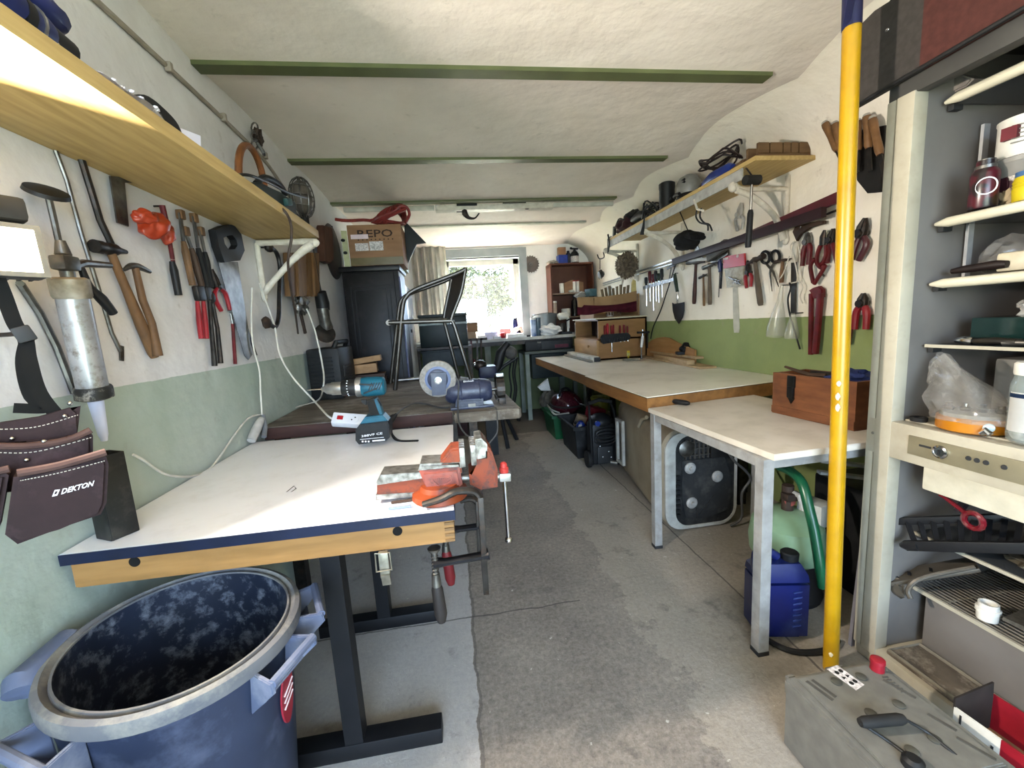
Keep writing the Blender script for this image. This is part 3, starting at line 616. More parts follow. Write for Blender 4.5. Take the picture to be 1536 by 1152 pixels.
# ---- power strip with its plug
t = thing('power_strip', Y(520, 635, 1.80), 'white power strip with red switch leaning on the grey-brown bench edge behind the drill', 'power strip')
a, b = Y(499, 629, 1.775)+UZ*.0, Y(572, 634, 1.775); dn = Vector((.05, -.72, .70)); sd = (b-a).normalized(); sd2 = dn.cross(sd).normalized()
obj('strip_body', MB().bar(a, b, .052, .036, dn, .006), mat('white strip plastic', 'd9d9dc', 'cfcfd2', rough=.35), t)
obj('switch', MB().box(a.lerp(b, .17)+dn*.018, (.024, .018, .006), Matrix((sd, sd2, dn.normalized())).transposed(), .002), mat('red rocker', 'c81e2b', 'b51a26', rough=.3), t)
for k in (.44, .70, .93):
    c = a.lerp(b, k)+dn*.0178
    s_ = obj('socket', MB().lathe(c, [(.021, -.002), (.0215, .0015), (.0185, .0015), (.0175, -.0005)], dn, 24), mat('white strip plastic', 'd9d9dc'), t)
    mb = MB()
    for j in (-1, 1): mb.lathe(c+sd*j*.0085*.7+sd2*j*.0085*.7, [(.003, 0), (.003, .0012)], dn, 10)
    obj('contact_hole', mb, M_black, s_)
t = thing('power_plug', Y(585, 632, 1.76), 'black angled power plug sitting in the strip beside the drill grip', 'plug')
obj('plug_body', MB().tube([Y(574, 637, 1.72), Y(584, 631, 1.74), Y(592, 624, 1.75)], [.016, .019, .011], 14), M_black, t)
obj('plug_boot', MB().tube([Y(590, 626, 1.75), Y(595, 621, 1.755)], [.010, .006], 12), M_rub, t)
lcab('grinder_cable', [Y(595, 621, 1.755), onz(606, 612, GT+.02), onz(622, 605, GT+.02), onz(640, 606, GT+.006), onz(660, 611, GT+.006), onz(674, 611.5, GT+.006)], .004, M_gcable, 'dark cable arching from the plug to the bench grinder base', 'cable')
lcab('white_cable', [L(389, 425, .03), L(400, 455, .03), L(412, 490, .05), onx(420, 532, WL+.07), onx(440, 567, WL+.10), Y(470, 600, 2.05), Y(490, 622, 1.80), Y(500, 629, 1.775)], .0042, M_cable, 'white cable sweeping down from the shelf bracket to the power strip')
lcab('white_cable', [L(440, 425, .04), L(455, 452, .06), onx(472, 495, WL+.12), onx(484, 550, WL+.16), onx(485, 580, WL+.2), onz(476, 601, GT+.01), onz(440, 612, GT+.005), onz(405, 628, GT+.005)], .0042, M_cable, 'white cable hanging over the black vented case down to the rear bench')
# ---- bench grinder
M_gblue = mat('dark blue hammered paint', '3a4260', '323a56', rough=.38, scale=60, dirt='7d7f88', dscale=20, damt=.3)
gy = 1.93
gr = thing('bench_grinder', Y(705, 620, gy), 'dark blue bench grinder with large wet stone standing at the bench end', 'grinder')
A = Y(668, 588, gy); B = Y(737, 584, gy); B.y = gy; A = Vector((A.x, gy, B.z)); 
ln = B.x-A.x
obj('motor_body', MB().lathe(A, [(.034, 0), (.046, .012), (.052, .03), (.054, .05), (.056, ln*.34), (.056, ln*.74), (.053, ln*.86), (.046, ln*.97), (.038, ln)], UX, 32), M_gblue, gr)
mb = MB()
for k in (.34, .74): obj('housing_seam', MB().lathe(A+UX*ln*k, [(.057, -.004), (.0585, 0), (.057, .004)], UX, 32), M_gblue, gr)
obj('pedestal', MB().prism([Y(684, 600, gy-.055), Y(725, 598, gy-.055), zat(Y(727, 619, gy-.055), GT+.002), zat(Y(683, 621, gy-.055), GT+.002)], (0, .11, 0), .008), M_gblue, gr)
mb = MB().box(Vector((A.x+ln*.55, gy, GT+.006)), (.20, .125, .012), None, .004); obj('base_plate', mb, M_gblue, gr)
obj('switch', MB().box(Y(708, 609, gy-.058), (.034, .008, .022), None, .002), mat('grey label plate', 'a9aaa6', '93948f', rough=.4), gr)
obj('name_print', MB().text('Einhell', Y(695, 573.5, gy-.0575), UX, UZ, .011, .001, .008, fit=.045), mat('white print', 'e6e6e8'), gr)
wc = Y(657, 568, gy-.02)
obj('wet_stone', MB().lathe(wc, [(.045, -.02), (.080, -.02), (.083, -.017), (.083, .017), (.080, .02), (.045, .02)], UY, 48), mat('pale grindstone', 'aaa59e', '98938b', rough=.85, scale=80, dirt='77706a', dscale=20, damt=.4), gr)
obj('stone_flange', MB().lathe(wc-UY*.02, [(.058, .004), (.058, -.002), (.05, -.004)], UY, 40), mat('blue grey flange', '7f8db0', '7482a5', rough=.5), gr)
obj('stone_hub', MB().lathe(wc-UY*.022, [(.046, .004), (.046, -.006), (.042, -.008)], UY, 36), M_gblue, gr)
obj('gear_housing', MB().prism([Y(646, 560, gy-.075), Y(669, 559, gy-.075), Y(669, 592, gy-.075), Y(648, 594, gy-.075)], (0, .04, 0), .005), M_gblue, gr)
nc = Y(657, 571, gy-.077); obj('wheel_nut', MB().lathe(nc, [(.016, 0), (.016, -.004), (.010, -.005), (.009, -.012)], UY, 24), M_chrome, gr)
obj('gear_arm', MB().tube([Vector((wc.x+.03, gy, A.z)), A+UX*.02], .034, 16), M_gblue, gr)
dw = Y(748, 578, gy); dw = Vector((B.x+.04, gy, B.z))
obj('shaft', MB().cyl(B-UX*.01, dw+UX*.02, .009), M_steel, gr)
obj('dry_stone', MB().lathe(dw-UX*.011, [(.02, 0), (.058, 0), (.059, .002), (.059, .020), (.058, .022), (.02, .022)], UX, 40), mat('pale grindstone', 'aaa59e'), gr)
mb = MB()
for k in range(15):
    a0, a1 = radians(-40+k*17), radians(-40+(k+1)*17)
    mb.bar(dw+Vector((0, -cos(a0), sin(a0)))*.066 if False else dw+Vector((0, cos(a0), sin(a0)))*.067, dw+Vector((0, cos(a1), sin(a1)))*.067, .036, .004, Vector((0, cos((a0+a1)/2), sin((a0+a1)/2))))
obj('wheel_guard', mb, M_dsteel, gr)
mb = MB().box(dw+Vector((-.005, -.082, -.03)), (.04, .035, .004), None, .001).box(dw+Vector((-.024, -.03, -.035)), (.004, .11, .02)).box(dw+Vector((0, -.078, -.045)), (.032, .028, .028), None, .003)
obj('tool_rest', mb, M_dsteel, gr); obj('spark_bracket', MB().box(dw+Vector((.0, -.03, .068)), (.036, .03, .014), None, .003), M_alu, gr)
lcab('grinder_cable', [Y(684, 566, gy-.07), Y(688, 575, gy-.075), Y(687, 600, gy-.075), Y(688, 632, 1.76), Y(697, 650, 1.72), Y(712, 662, 1.70), Y(716, 690, 1.72)], .0035, M_gcable, 'grey cable dangling over the bench edge from the grinder motor')
lcab('grinder_cable', [onz(735, 612, GT+.006), onz(744, 612, GT+.006), Y(746, 630, 1.76), Y(745, 650, 1.76), Y(732, 668, 1.74), Y(725, 690, 1.72)], .0035, M_gcable, 'thin cable looping under the weathered bench corner right of the grinder')
# ---- vise
M_or = mat('worn orange red paint', '94421f', '85391f', rough=.45, scale=12, dirt='2b2625', dscale=26, damt=1.)
M_or2 = mat('faded pink orange paint', '985a50', '9c4a3c', rough=.45, scale=14, dirt='3b3232', dscale=26, damt=.9); M_jaw = mat('scuffed jaw steel', 'a8a5a0', '77736d', rough=.35, metal=.8, scale=60)
vy = 1.04
vi = thing('bench_vise', Vector((.0, vy, BT)), 'orange red bench vise with open jaws at the right front corner of the white bench', 'vise')
vb = onz(660, 756, BT)
obj('swivel_base', MB().lathe(Vector((vb.x, vb.y+.045, BT)), [(.066, 0), (.070, .004), (.068, .018), (.05, .024), (.045, .035)], UZ, 36), M_or, vi)
obj('slide_bar', MB().prism(yp(((565, 726), (570, 716), (640, 711), (640, 744), (565, 750)), vy-.03), (0, .06, 0), .004), M_or, vi)
mb = MB().prism(yp(((564, 724), (570, 713), (640, 708), (640, 717), (566, 728)), vy-.034), (0, .068, 0), .002).prism(yp(((563, 743), (640, 738), (640, 745), (563, 751)), vy-.034), (0, .068, 0), .002); obj('slide_rail', mb, M_jaw, vi)
obj('vise_body', MB().prism(yp(((628, 708), (689, 702), (694, 728), (668, 752), (648, 752), (641, 738)), vy-.045), (0, .09, 0), .008), M_or2, vi)
mb = MB().ring(yp(((646, 716), (677, 714), (678, 721), (665, 733), (660, 733), (646, 722)), vy-.0475), yp(((649, 718), (675, 716.5), (675.5, 720.5), (664, 730), (661, 730), (649, 721)), vy-.0475), (0, .004, 0))
[mb.box(Y(650.5+k*3.1, 718.8-.15*k, vy-.047), (.0032, .003, .006)) for k in range(8)]; obj('cast_badge', mb, M_or2, vi)
obj('anvil', MB().prism(yp(((627, 707), (630, 697), (690, 694), (692, 703)), vy-.04), (0, .08, 0), .005), M_jaw, vi)
obj('fixed_jaw', MB().prism(yp(((656, 700), (676, 674), (692, 672), (693, 710), (672, 712)), vy-.035), (0, .07, 0), .005), M_or, vi)
def jawplate(x0, x1, yt, yb_, n=4):
    mb = MB(); 
    for k in range(n):
        mb.box((Y((x0+x1)/2, (yt+yb_)/2, vy)).xyz+Vector((0, -.045+.09*(k+.5)/n, 0)), ((x1-x0)/620*vy, .09/n-.002, (yb_-yt)/620*vy), None, .0015)
    return mb
obj('jaw_plate', jawplate(689, 697, 664, 694), M_jaw, vi); obj('jaw_plate', jawplate(705, 713, 660, 691), M_jaw, vi)
obj('moving_jaw', MB().prism(yp(((713, 662), (725, 660), (739, 680), (747, 705), (747, 732), (722, 736), (705, 728), (704, 712), (718, 700)), vy-.042), (0, .084, 0), .006), M_or, vi)
obj('jaw_top', MB().prism(yp(((713, 660), (722, 658), (731, 667), (731, 688), (714, 692)), vy-.046), (0, .092, 0), .004), M_jaw, vi)
obj('lead_screw', MB().cyl(Y(690, 717, vy), Y(756, 714, vy), .013), M_steel, vi)
obj('spindle_head', MB().box(Y(757, 714, vy-.0), (.030, .03, .022), (0, .05, 0), .003), M_alu, vi)
hp, hq = Y(755, 694, vy), Y(763, 810, vy)
obj('handle_bar', MB().cyl(hp, hq, .006), M_chrome, vi); obj('handle_knob', MB().lathe(Y(756, 709, vy), [(.012, 0), (.0125, .014), (.010, .016), (.009, .026), (.004, .03)], hp-hq, 18), mat('red knob', 'd2453e', 'c23c36', rough=.4), vi); obj('handle_ball', MB().blob(hq, .0105, 3), M_chrome, vi)
# ---- clamps fixing the vise
def clamp(name, arm, bar, slide, screw, grip, y, mgrip, label):
    t = thing(name, Y(*bar[-1], y), label, 'clamp')
    mb = MB().tube(yp(arm+bar[:1], y), [.009, .011]+[.011]*(len(arm)-1), 10, smooth=4, flat=.8); obj('fixed_arm', mb, M_dsteel, t)
    obj('bar', MB().bar(Y(*bar[0], y)+UZ*.01, Y(*bar[1], y), .014, .024, UY, .002), M_dsteel, t)
    obj('sliding_arm', MB().tube(yp(slide, y), [.017, .012, .011, .016], 10, flat=.8), mat('blackened steel arm', '33343a', '2a2a2e', rough=.3, metal=.7), t)
    mb = MB().cyl(Y(*screw[0], y), Y(*screw[1], y), .0075)
    n = 9
    for k in range(n):
        c = Y(*screw[0], y).lerp(Y(*screw[1], y), (k+.5)/n); mb.lathe(c, [(.0075, -.002), (.009, 0), (.0075, .002)], UZ, 12)
    mb.lathe(Y(*screw[0], y), [(.016, 0), (.014, .006), (.008, .01)], -UZ, 16); obj('spindle', mb, M_steel, t)
    obj('ferrule', MB().tube([Y(*screw[1], y)+UZ*.01, Y(*grip[0], y)], [.010, .012], 12), M_steel, t)
    g0, g1 = Y(*grip[0], y), Y(*grip[1], y)
    obj('clamp_grip', MB().tube([g0, g0.lerp(g1, .1), g0.lerp(g1, .8), g1], [.011, .014, .0155, .010], 14), mgrip, t); return t
clamp('screw_clamp', [(634, 757), (662, 748), (682, 738), (702, 736), (714, 739)], [(721, 750), (729, 888)], [(733, 830), (720, 834), (668, 843), (650, 845)], [(651, 822), (654, 866)], [(655, 878), (663, 932)], .945, mat('dark stained grip', '3b3431', '322c29', rough=.6, scale=20), 'black steel screw clamp with dark wooden grip holding the vise to the bench')
clamp('screw_clamp', [(690, 752), (700, 748), (708, 748), (712, 750)], [(717, 755), (720, 830)], [(722, 789), (714, 790), (690, 793), (676, 795)], [(668, 805), (669, 822)], [(669, 826), (677, 876)], 1.13, M_redd, 'clamp with red grip half hidden behind the black screw clamp')
# ---- carpenter marks beside the vise
single('flat_pencil', MB().bar(onz(583, 763, BT+.004), onz(617, 759, BT+.004), .007, .005), mat('blue pencil', '8290c4', '7886ba', rough=.5), 'blue flat pencil lying on the white bench in front of the vise', 'pencil')
single('flat_pencil', MB().bar(onz(587, 754, BT+.004), onz(618, 750, BT+.004), .005, .005), M_darkwood, 'brown pencil lying under the vise slide bar on the white bench', 'pencil')
# ---- big bins under the bench front
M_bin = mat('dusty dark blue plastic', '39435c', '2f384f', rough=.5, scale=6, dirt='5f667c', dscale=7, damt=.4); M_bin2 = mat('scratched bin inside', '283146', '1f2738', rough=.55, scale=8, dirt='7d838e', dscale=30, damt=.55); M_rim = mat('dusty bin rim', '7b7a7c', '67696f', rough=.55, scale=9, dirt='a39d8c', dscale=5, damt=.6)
bc = Vector((-.600, .872, .617)); bn = Vector((.078, -.026, 1)).normalized(); R_ = .215
bin_ = thing('rubbish_bin', (bc.x-.05, bc.y, 0), 'large round dark blue plastic bin with pale dusty rim in front of the white bench', 'bin')
dn_ = .59
obj('bin_body', MB().lathe(bc, [(R_-.012, -.02), (R_-.022, -.10), (R_-.024, -.16), (R_-.034, -dn_), (R_-.04, -dn_-.002), (.001, -dn_-.002)], bn, 56, cap=False), M_bin, bin_)
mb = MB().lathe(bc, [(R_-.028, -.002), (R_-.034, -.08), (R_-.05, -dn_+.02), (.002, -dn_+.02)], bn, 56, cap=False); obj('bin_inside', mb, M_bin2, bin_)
obj('bin_rim', MB().lathe(bc, [(R_-.027, -.016), (R_-.028, .002), (R_-.024, .002), (R_-.022, -.006), (R_-.012, .004), (R_-.003, .000), (R_, -.010), (R_-.001, -.026), (R_-.008, -.03), (R_-.02, -.022)], bn, 64, cap=False), M_rim, bin_)
bx_ = Vector((1, 0, -.078)).normalized(); by_ = bn.cross(bx_)
def onrim(ang, r, h): return bc+bn*h+(bx_*cos(ang)+by_*sin(ang))*r
def bhandle(px, py, name='bin_handle'):
    # angle of the rim point nearest that pixel
    best = min(range(360), key=lambda k: (prj(onrim(radians(k), R_, -.03))-Vector((px, py))).length); a = radians(best); w = .05
    mb = MB()
    for s in (-1, 1):
        aa = a+s*w/R_
        mb.prism([onrim(aa-.02, R_-.014, -.025), onrim(aa-.02, R_+.045, -.025), onrim(aa-.02, R_+.05, -.045), onrim(aa-.02, R_-.02, -.12)], (onrim(aa+.02, R_, 0)-onrim(aa-.02, R_, 0)), .002)
    mb.tube([onrim(a-w/R_, R_+.042, -.03), onrim(a+w/R_, R_+.042, -.03)], .009, 10); mb.prism([onrim(a-w/R_, R_-.012, -.105), onrim(a+w/R_, R_-.012, -.105), onrim(a+w/R_, R_+.022, -.07), onrim(a-w/R_, R_+.022, -.07)], -bn*.006)
    obj(name, mb, mat('dusty blue grey plastic', '727b94', '646d86', rough=.5, scale=9, dirt='9b9ca0', dscale=8, damt=.4), bin_)
def prj(p):
    v = p-CO; d = v.dot(AF); return Vector((768+FPX*v.dot(AR)/d, 576-FPX*v.dot(AU)/d))
bhandle(463, 905); bhandle(418, 985); bhandle(70, 1110)
# roller housing at the wall side
obj('lid_hinge', MB().tube([Vector((-.812, .770, .605)), Vector((-.817, .780, .612)), Vector((-.825, .885, .612)), Vector((-.825, .895, .606))], [.022, .029, .029, .022], 18), mat('dusty blue grey plastic', '727b94'), bin_)
best = min(range(360), key=lambda k: (prj(onrim(radians(k), R_-.028, -.15))-Vector((408, 1022))).length); a = radians(best)
def stk(i, j): 
    rr = R_-.0255-(.0001+.10*0)  # follows the flank
    h = -.10-.135*j; return onrim(a+(i-.5)*.40, R_-.019-(.135*j)*.024-.0, h)
mb = MB(); pts = []
for k in range(28):
    th = 2*pi*k/28; i = .5+.5*cos(th)*(1 if True else 1)*.62; j = .5+.5*sin(th); pts.append((i, j))
mb.prism([stk(i, j) for i, j in pts], (onrim(a, .004, 0)-onrim(a, 0, 0))); obj('sticker', mb, mat('red sticker', 'a92d3c', '992634', rough=.4), bin_, label='red oval sticker with pale stripes')
mb = MB()
for k in range(3): mb.bar(stk(.28+.0*k, .42+.12*k)+(onrim(a, .005, 0)-onrim(a, 0, 0)), stk(.74, .30+.12*k)+(onrim(a, .005, 0)-onrim(a, 0, 0)), .003, .002, bn)
obj('sticker_stripe', mb, mat('pale stripe', 'd9c4c0'), bin_)
# second bin at far left
b2 = Vector((-.66, .36, .62))
t = thing('rubbish_bin', (b2.x, b2.y, 0), 'second dark blue bin at the far left, only its pale curved rim showing', 'bin')
obj('bin_body', MB().lathe(Vector((b2.x, b2.y, .0)), [(.145, 0), (.17, .50), (.185, .53)], UZ, 48), M_bin, t)
obj('bin_rim', MB().lathe(Vector((b2.x, b2.y, .54)), [(.172, -.02), (.175, .004), (.188, .008), (.198, -.004), (.196, -.02), (.18, -.024)], UZ, 56, cap=False), M_rim, t)
# ================================================================ LEFT SHELF CONTENTS
SX = -.64; ST = SZ+.035
M_navy = mat('navy tool plastic', '2e3a78', '263168', rough=.4, scale=15)
t = thing('power_tool', onx(45, 55, SX), 'navy and black corded power tool lying at the near end of the left shelf', 'power tool')
a, b, c, d = onx(-60, -60, SX), onx(10, 15, SX), onx(62, 52, SX), onx(106, 84, SX)
obj('tool_body', MB().tube([a, a.lerp(b, .5), b], [.034, .036, .033], 18), M_navy, t)
obj('body_band', MB().tube([b.lerp(a, .05), b.lerp(c, .22)], [.035, .034], 18), M_black, t)
obj('gear_case', MB().tube([b.lerp(c, .2), b.lerp(c, .75), c], [.032, .030, .026], 18), M_navy, t)
obj('nose', MB().tube([c.lerp(b, .1), c.lerp(d, .3), c.lerp(d, .85), d], [.026, .024, .022, .012], 16), M_black, t)
obj('clamp_ring', MB().tube([b.lerp(c, .45), b.lerp(c, .53)], .0335, 18), M_alu, t)
obj('spindle', MB().tube([onx(84, 63, SX+.02), onx(98, 85, SX+.02), onx(112, 97, SX+.02)], [.003, .004, .005], 8), M_chrome, t)
obj('motor_lump', MB().blob(onx(50, 8, SX-.03), (.03, .06, .028), 3, .15), M_navy, t)
# bubble wrap
mb = MB(); rnd = random.Random(3)
c = onx(180, 133, SX+.02)
mb.grid(lambda u, v: Vector((SX-.10+.14*v, c.y-.10+.2*u, ST+.006+.062*sin(pi*u)*(.6+.4*sin(3*v+4*u)))), 26, 16, .002)
for i in range(150):
    u, v = rnd.random(), rnd.random(); mb.blob(Vector((SX-.10+.14*v, c.y-.10+.2*u, ST+.010+.062*sin(pi*u)*(.6+.4*sin(3*v+4*u)))), (.006, .006, .005), 1)
single('bubble_wrap', mb, mat('bubble wrap', 'c9c6cf', 'dcdae0', rough=.15, spec=.8, scale=60), 'glossy sheet of bubble wrap lying on the left shelf', 'packaging')
t = thing('strap_bundle', onx(230, 178, SX), 'bundle of black straps and buckles between bubble wrap and white card', 'strap')
mb = MB().tube([onx(165, 150, SX), onx(190, 160, SX), onx(222, 158, SX), onx(240, 170, SX), onx(258, 188, SX), onx(264, 200, SX)], .010, 8, smooth=4, flat=2)
mb.tube([onx(178, 155, SX), onx(210, 172, SX), onx(235, 180, SX), onx(260, 195, SX)], .009, 8, smooth=4); mb.tube([onx(215, 160, SX-.02), onx(235, 165, SX-.02), onx(245, 185, SX-.02)], .014, 8, smooth=4)
obj('strap', mb, M_rub, t); obj('buckle', MB().tube([onx(222, 176, SX+.012), onx(240, 172, SX+.012), onx(250, 190, SX+.012)], .003, 8), M_chrome, t)
single('white_card', MB().box(onx(286, 212, SX), (.002, .05, .045), (.0, .2, -.5)), mat('white card', 'd5d2de', 'c9c6d2', rough=.5), 'small white printed card standing at the edge of the left shelf', 'card')
single('wood_wedge', MB().prism([onx(292, 222, SX+.01), onx(302, 224, SX+.01), onx(316, 240, SX+.01), onx(296, 228, SX+.01)], (-.05, 0, 0)), M_redd, 'small red-brown wedge beside the white card on the left shelf', 'wedge')
# wooden hoop on the wall above the shelf
mb = MB(); pts = [onx(378+19*cos(a)+7*sin(a), 275+57*sin(a)+6*cos(a), WL+.06) for a in [2*pi*k/28 for k in range(28)]]
mb.tube(pts, .014, 10, closed=True); single('wooden_hoop', mb, mat('orange brown wood', 'a3663a', '8d5630', rough=.45, scale=12, dirt='5f3c24', dscale=12), 'orange-brown wooden hoop standing on the left shelf against the wall', 'hoop')
t = thing('hose_clamp', L(386, 208, 0), 'rusty grey clamp cluster clipped on the cable run above the hoop', 'clamp')
obj('body', MB().blob(L(387, 205, .03), (.02, .03, .035), 3, .7, 8, None, 2), M_rust, t); mb = MB()
for k in range(3): mb.tube([L(382+5*cos(a), 192+k*12+8*sin(a), .03) for a in [2*pi*j/10 for j in range(10)]], .004, 6, closed=True)
mb.tube([L(386, 215, .03), L(395, 228, .05), L(396, 232, .03)], .008, 6); obj('chain', mb, M_steel, t)
# planer with its cable
t = thing('electric_planer', onx(405, 295, -.68), 'dark green electric planer on the left shelf in front of the hoop', 'power tool')
px_ = -.66; a, b = onx(375, 272, px_), onx(440, 312, px_)
obj('planer_body', MB().prism([onx(x, y, px_) for x, y in ((374, 274), (392, 273), (420, 288), (444, 303), (446, 326), (420, 312), (386, 291))], (-.07, 0, 0), .006), mat('dark green plastic', '2a3c38', '22322f', rough=.45), t)
obj('planer_handle', MB().tube([onx(384, 276, px_-.03), onx(398, 266, px_-.03), onx(420, 278, px_-.03), onx(428, 292, px_-.03)], .012, 10, smooth=4), M_black, t)
obj('planer_shoe', MB().bar(onx(380, 288, px_+.004), onx(440, 326, px_+.004), .012, .012, UZ), M_steel, t)
obj('chip_outlet', MB().box(onx(432, 303, px_+.01), (.02, .06, .03), (.3, 0, 0), .006), mat('blue green plastic', '3f6a66', '355a57', rough=.4), t)
lcab('black_cable', [onx(352, 264, px_), onx(360, 262, px_), onx(378, 264, px_+.02), onx(405, 275, px_+.02), onx(430, 288, px_+.02), onx(460, 297, px_+.02)], .005, M_bcable, 'black cable trailing along the left shelf over the planer')
# wire guarded inspection lamp
t = thing('inspection_lamp', onx(452, 300, -.74), 'wire guarded grey inspection lamp at the far end of the left shelf', 'lamp')
c = onx(453, 297, -.74)
obj('lamp_glass', MB().blob(c, (.05, .07, .09), 3), mat('smoky lamp body', '6f675d', '625a51', rough=.5), t)
mb = MB()
for k in range(5): 
    a = pi*k/5; mb.tube([c+Vector((.06*cos(a)*cos(u), .085*sin(a)*cos(u), .105*sin(u))) for u in [2*pi*j/20 for j in range(20)]], .003, 6, closed=True)
for z in (-.05, 0, .05): mb.tube([c+Vector((.058*sqrt(1-(z/.105)**2)*cos(u), .083*sqrt(1-(z/.105)**2)*sin(u), z)) for u in [2*pi*j/20 for j in range(20)]], .003, 6, closed=True)
obj('wire_guard', mb, M_steel, t); obj('lamp_handle', MB().tube([c-UZ*.09, Vector((c.x, c.y+.02, ST))], [.022, .016], 12), M_rub, t)
lcab('brown_cable', [onx(410, 302, -.62), onx(428, 318, -.575), onx(436, 335, -.572), onx(437, 358, -.572), onx(432, 392, -.60), onx(436, 430, -.64), onx(443, 470, -.7), L(447, 500, .02)], .005, mat('brown cable', '5b4a40', '4d3f37', rough=.5), 'brown cable hanging over the left shelf edge beside the bracket')
# ================================================================ left wall beyond the bracket
t = thing('hand_brace', L(418, 430, 0), 'dark cranked iron brace hanging beyond the white bracket, left wall', 'brace')
obj('crank', MB().tube(LL(((404, 372), (414, 378), (420, 400), (419, 440), (418, 475), (413, 490), (404, 486)), .045), .010, 10, smooth=4), M_dsteel, t)
obj('head', MB().blob(L(404, 372, .045), (.02, .03, .02), 2), M_dsteel, t); obj('chuck', MB().blob(L(400, 484, .045), (.018, .03, .028), 2, .3), M_rust, t); nail(t, L(405, 371, .04))
t = thing('mitre_box', L(450, 415, 0), 'brown wooden trough hanging open side out on the left wall', 'box')
M_pl = mat('brown plank', '8f6b45', '7a5939', rough=.55, scale=9, stretch=(3, 3, .6), dirt='4a3423', dscale=9, damt=.4)
for i, (x0, x1) in enumerate(((424, 437), (437, 452), (452, 462), (462, 472))): obj('plank', MB().prism(LL(((x0, 379), (x1-.6, 380), (x1+.5, 444), (x0+3, 445)), .03+.012*(i % 2)), (.03, 0, 0), .003), M_pl, t)
nail(t, L(447, 380, .03))
hp_ = ((455, 440), (462, 455), (467, 470))
t = thing('hanging_tool', L(452, 460, 0), 'cluster of grey and black metal fittings hanging under the wooden trough', 'fitting')
obj('body', MB().blob(L(452, 458, .05), (.03, .07, .05), 3, .6, 8, None, 4), M_steel, t); obj('bracket_arm', MB().bar(L(445, 445, .03), L(458, 500, .03), .02, .012, UX), M_rust, t)
t = thing('angle_grinder', L(485, 470, 0), 'black and grey angle grinder hanging on the left wall beside the locker', 'power tool')
obj('motor', MB().tube([L(480, 438, .08), L(484, 455, .08), L(485, 465, .08)], [.035, .04, .038], 14), M_black, t); obj('gear_head', MB().tube([L(484, 462, .08), L(487, 480, .08), L(490, 492, .08)], [.036, .034, .04], 14), M_steel, t)
obj('disc', MB().lathe(L(488, 500, .08), [(.06, -.004), (.062, 0), (.02, .006)], (.5, -.7, .3), 24), M_dsteel, t); nail(t, L(480, 438, .06))
t = thing('leather_holster', L(480, 365, 0), 'old brown leather holster hanging between shelf end and dark disc', 'holster'); obj('sheath', MB().prism(LL(((474, 338), (488, 342), (490, 390), (484, 396), (476, 392)), .02), (.05, 0, 0), .006), mat('old brown leather', '6d4736', '5a392b', rough=.7, scale=14), t); nail(t, L(481, 341, .02))
lcab('black_cable', LL(((468, 365), (473, 390), (478, 420), (483, 445)), .07), .005, M_bcable, 'black cable hanging past the wooden trough to the angle grinder')
single('round_disc', MB().lathe(onx(498, 378, WL), [(.002, 0), (.20, 0), (.205, .006), (.20, .014), (.18, .02), (.03, .016), (.002, .016)], UX, 48).cyl(onx(498, 340, WL-.01), onx(498, 340, WL+.03), .006), mat('dark disc', '4a4240', '3d3635', rough=.5, metal=.3, scale=10), 'large dark round disc hanging on the left wall beside the locker', 'disc')
# ================================================================ locker, boxes and cases
M_lock = mat('brown black plastic', '211d1d', '1b1818', rough=.42, scale=12, dirt='453f3d', dscale=5, damt=.35)
ly = 3.34; lx0, lx1, lz1 = -.795, -.375, 1.66
lk = thing('locker', (-.58, 3.55, 0), 'tall brown-black plastic locker with panelled door behind the grinder bench', 'locker')
obj('locker_body', MB().box(((lx0+lx1)/2, ly+.215, lz1/2), (lx1-lx0, .41, lz1), None, .012), M_lock, lk)
obj('locker_top', MB().box(((lx0+lx1)/2, ly+.21, lz1+.018), (lx1-lx0+.03, .45, .04), None, .012), M_lock, lk)
obj('door', MB().box(((lx0+lx1)/2-.01, ly, lz1/2+.01), (lx1-lx0-.05, .02, lz1-.06), None, .005), M_lock, lk)
mb = MB()
def rect(x0, x1, z0, z1, y): return [Vector((x0, y, z0)), Vector((x1, y, z0)), Vector((x1, y, z1)), Vector((x0, y, z1))]
for i in (0, 1):
    o1 = .055+.028*i; mb.ring(rect(lx0+o1, lx1-o1-.015, .85+o1*.4, lz1-.05-o1, ly-.011), rect(lx0+o1+.008, lx1-o1-.023, .858+o1*.4, lz1-.058-o1, ly-.011), (0, -.006, 0))
obj('door_panel', mb, mat('black groove', '171515', '1b1919', rough=.5), lk)
obj('side_reflection', MB().box((lx1+.004, ly+.02, .83), (.012, .05, 1.56), None, .003), mat('violet reflection colour', '6d6f92', '60627f', rough=.4), lk)  # purple-blue reflection on the locker side, put into the strip's colour
t = thing('white_cabinet', (-.37, 4.1, 0), 'narrow white cabinet side gleaming blue behind the dark locker', 'cabinet')
obj('side', MB().box((-.45, 4.12, .80), (.13, .62, 1.6), None, .012), mat('glossy white cabinet', 'd6dee8', 'cad3df', rough=.12), t); obj('catch', MB().box((-.38, 4.0, 1.19), (.012, .03, .03), None, .003), M_black, t)
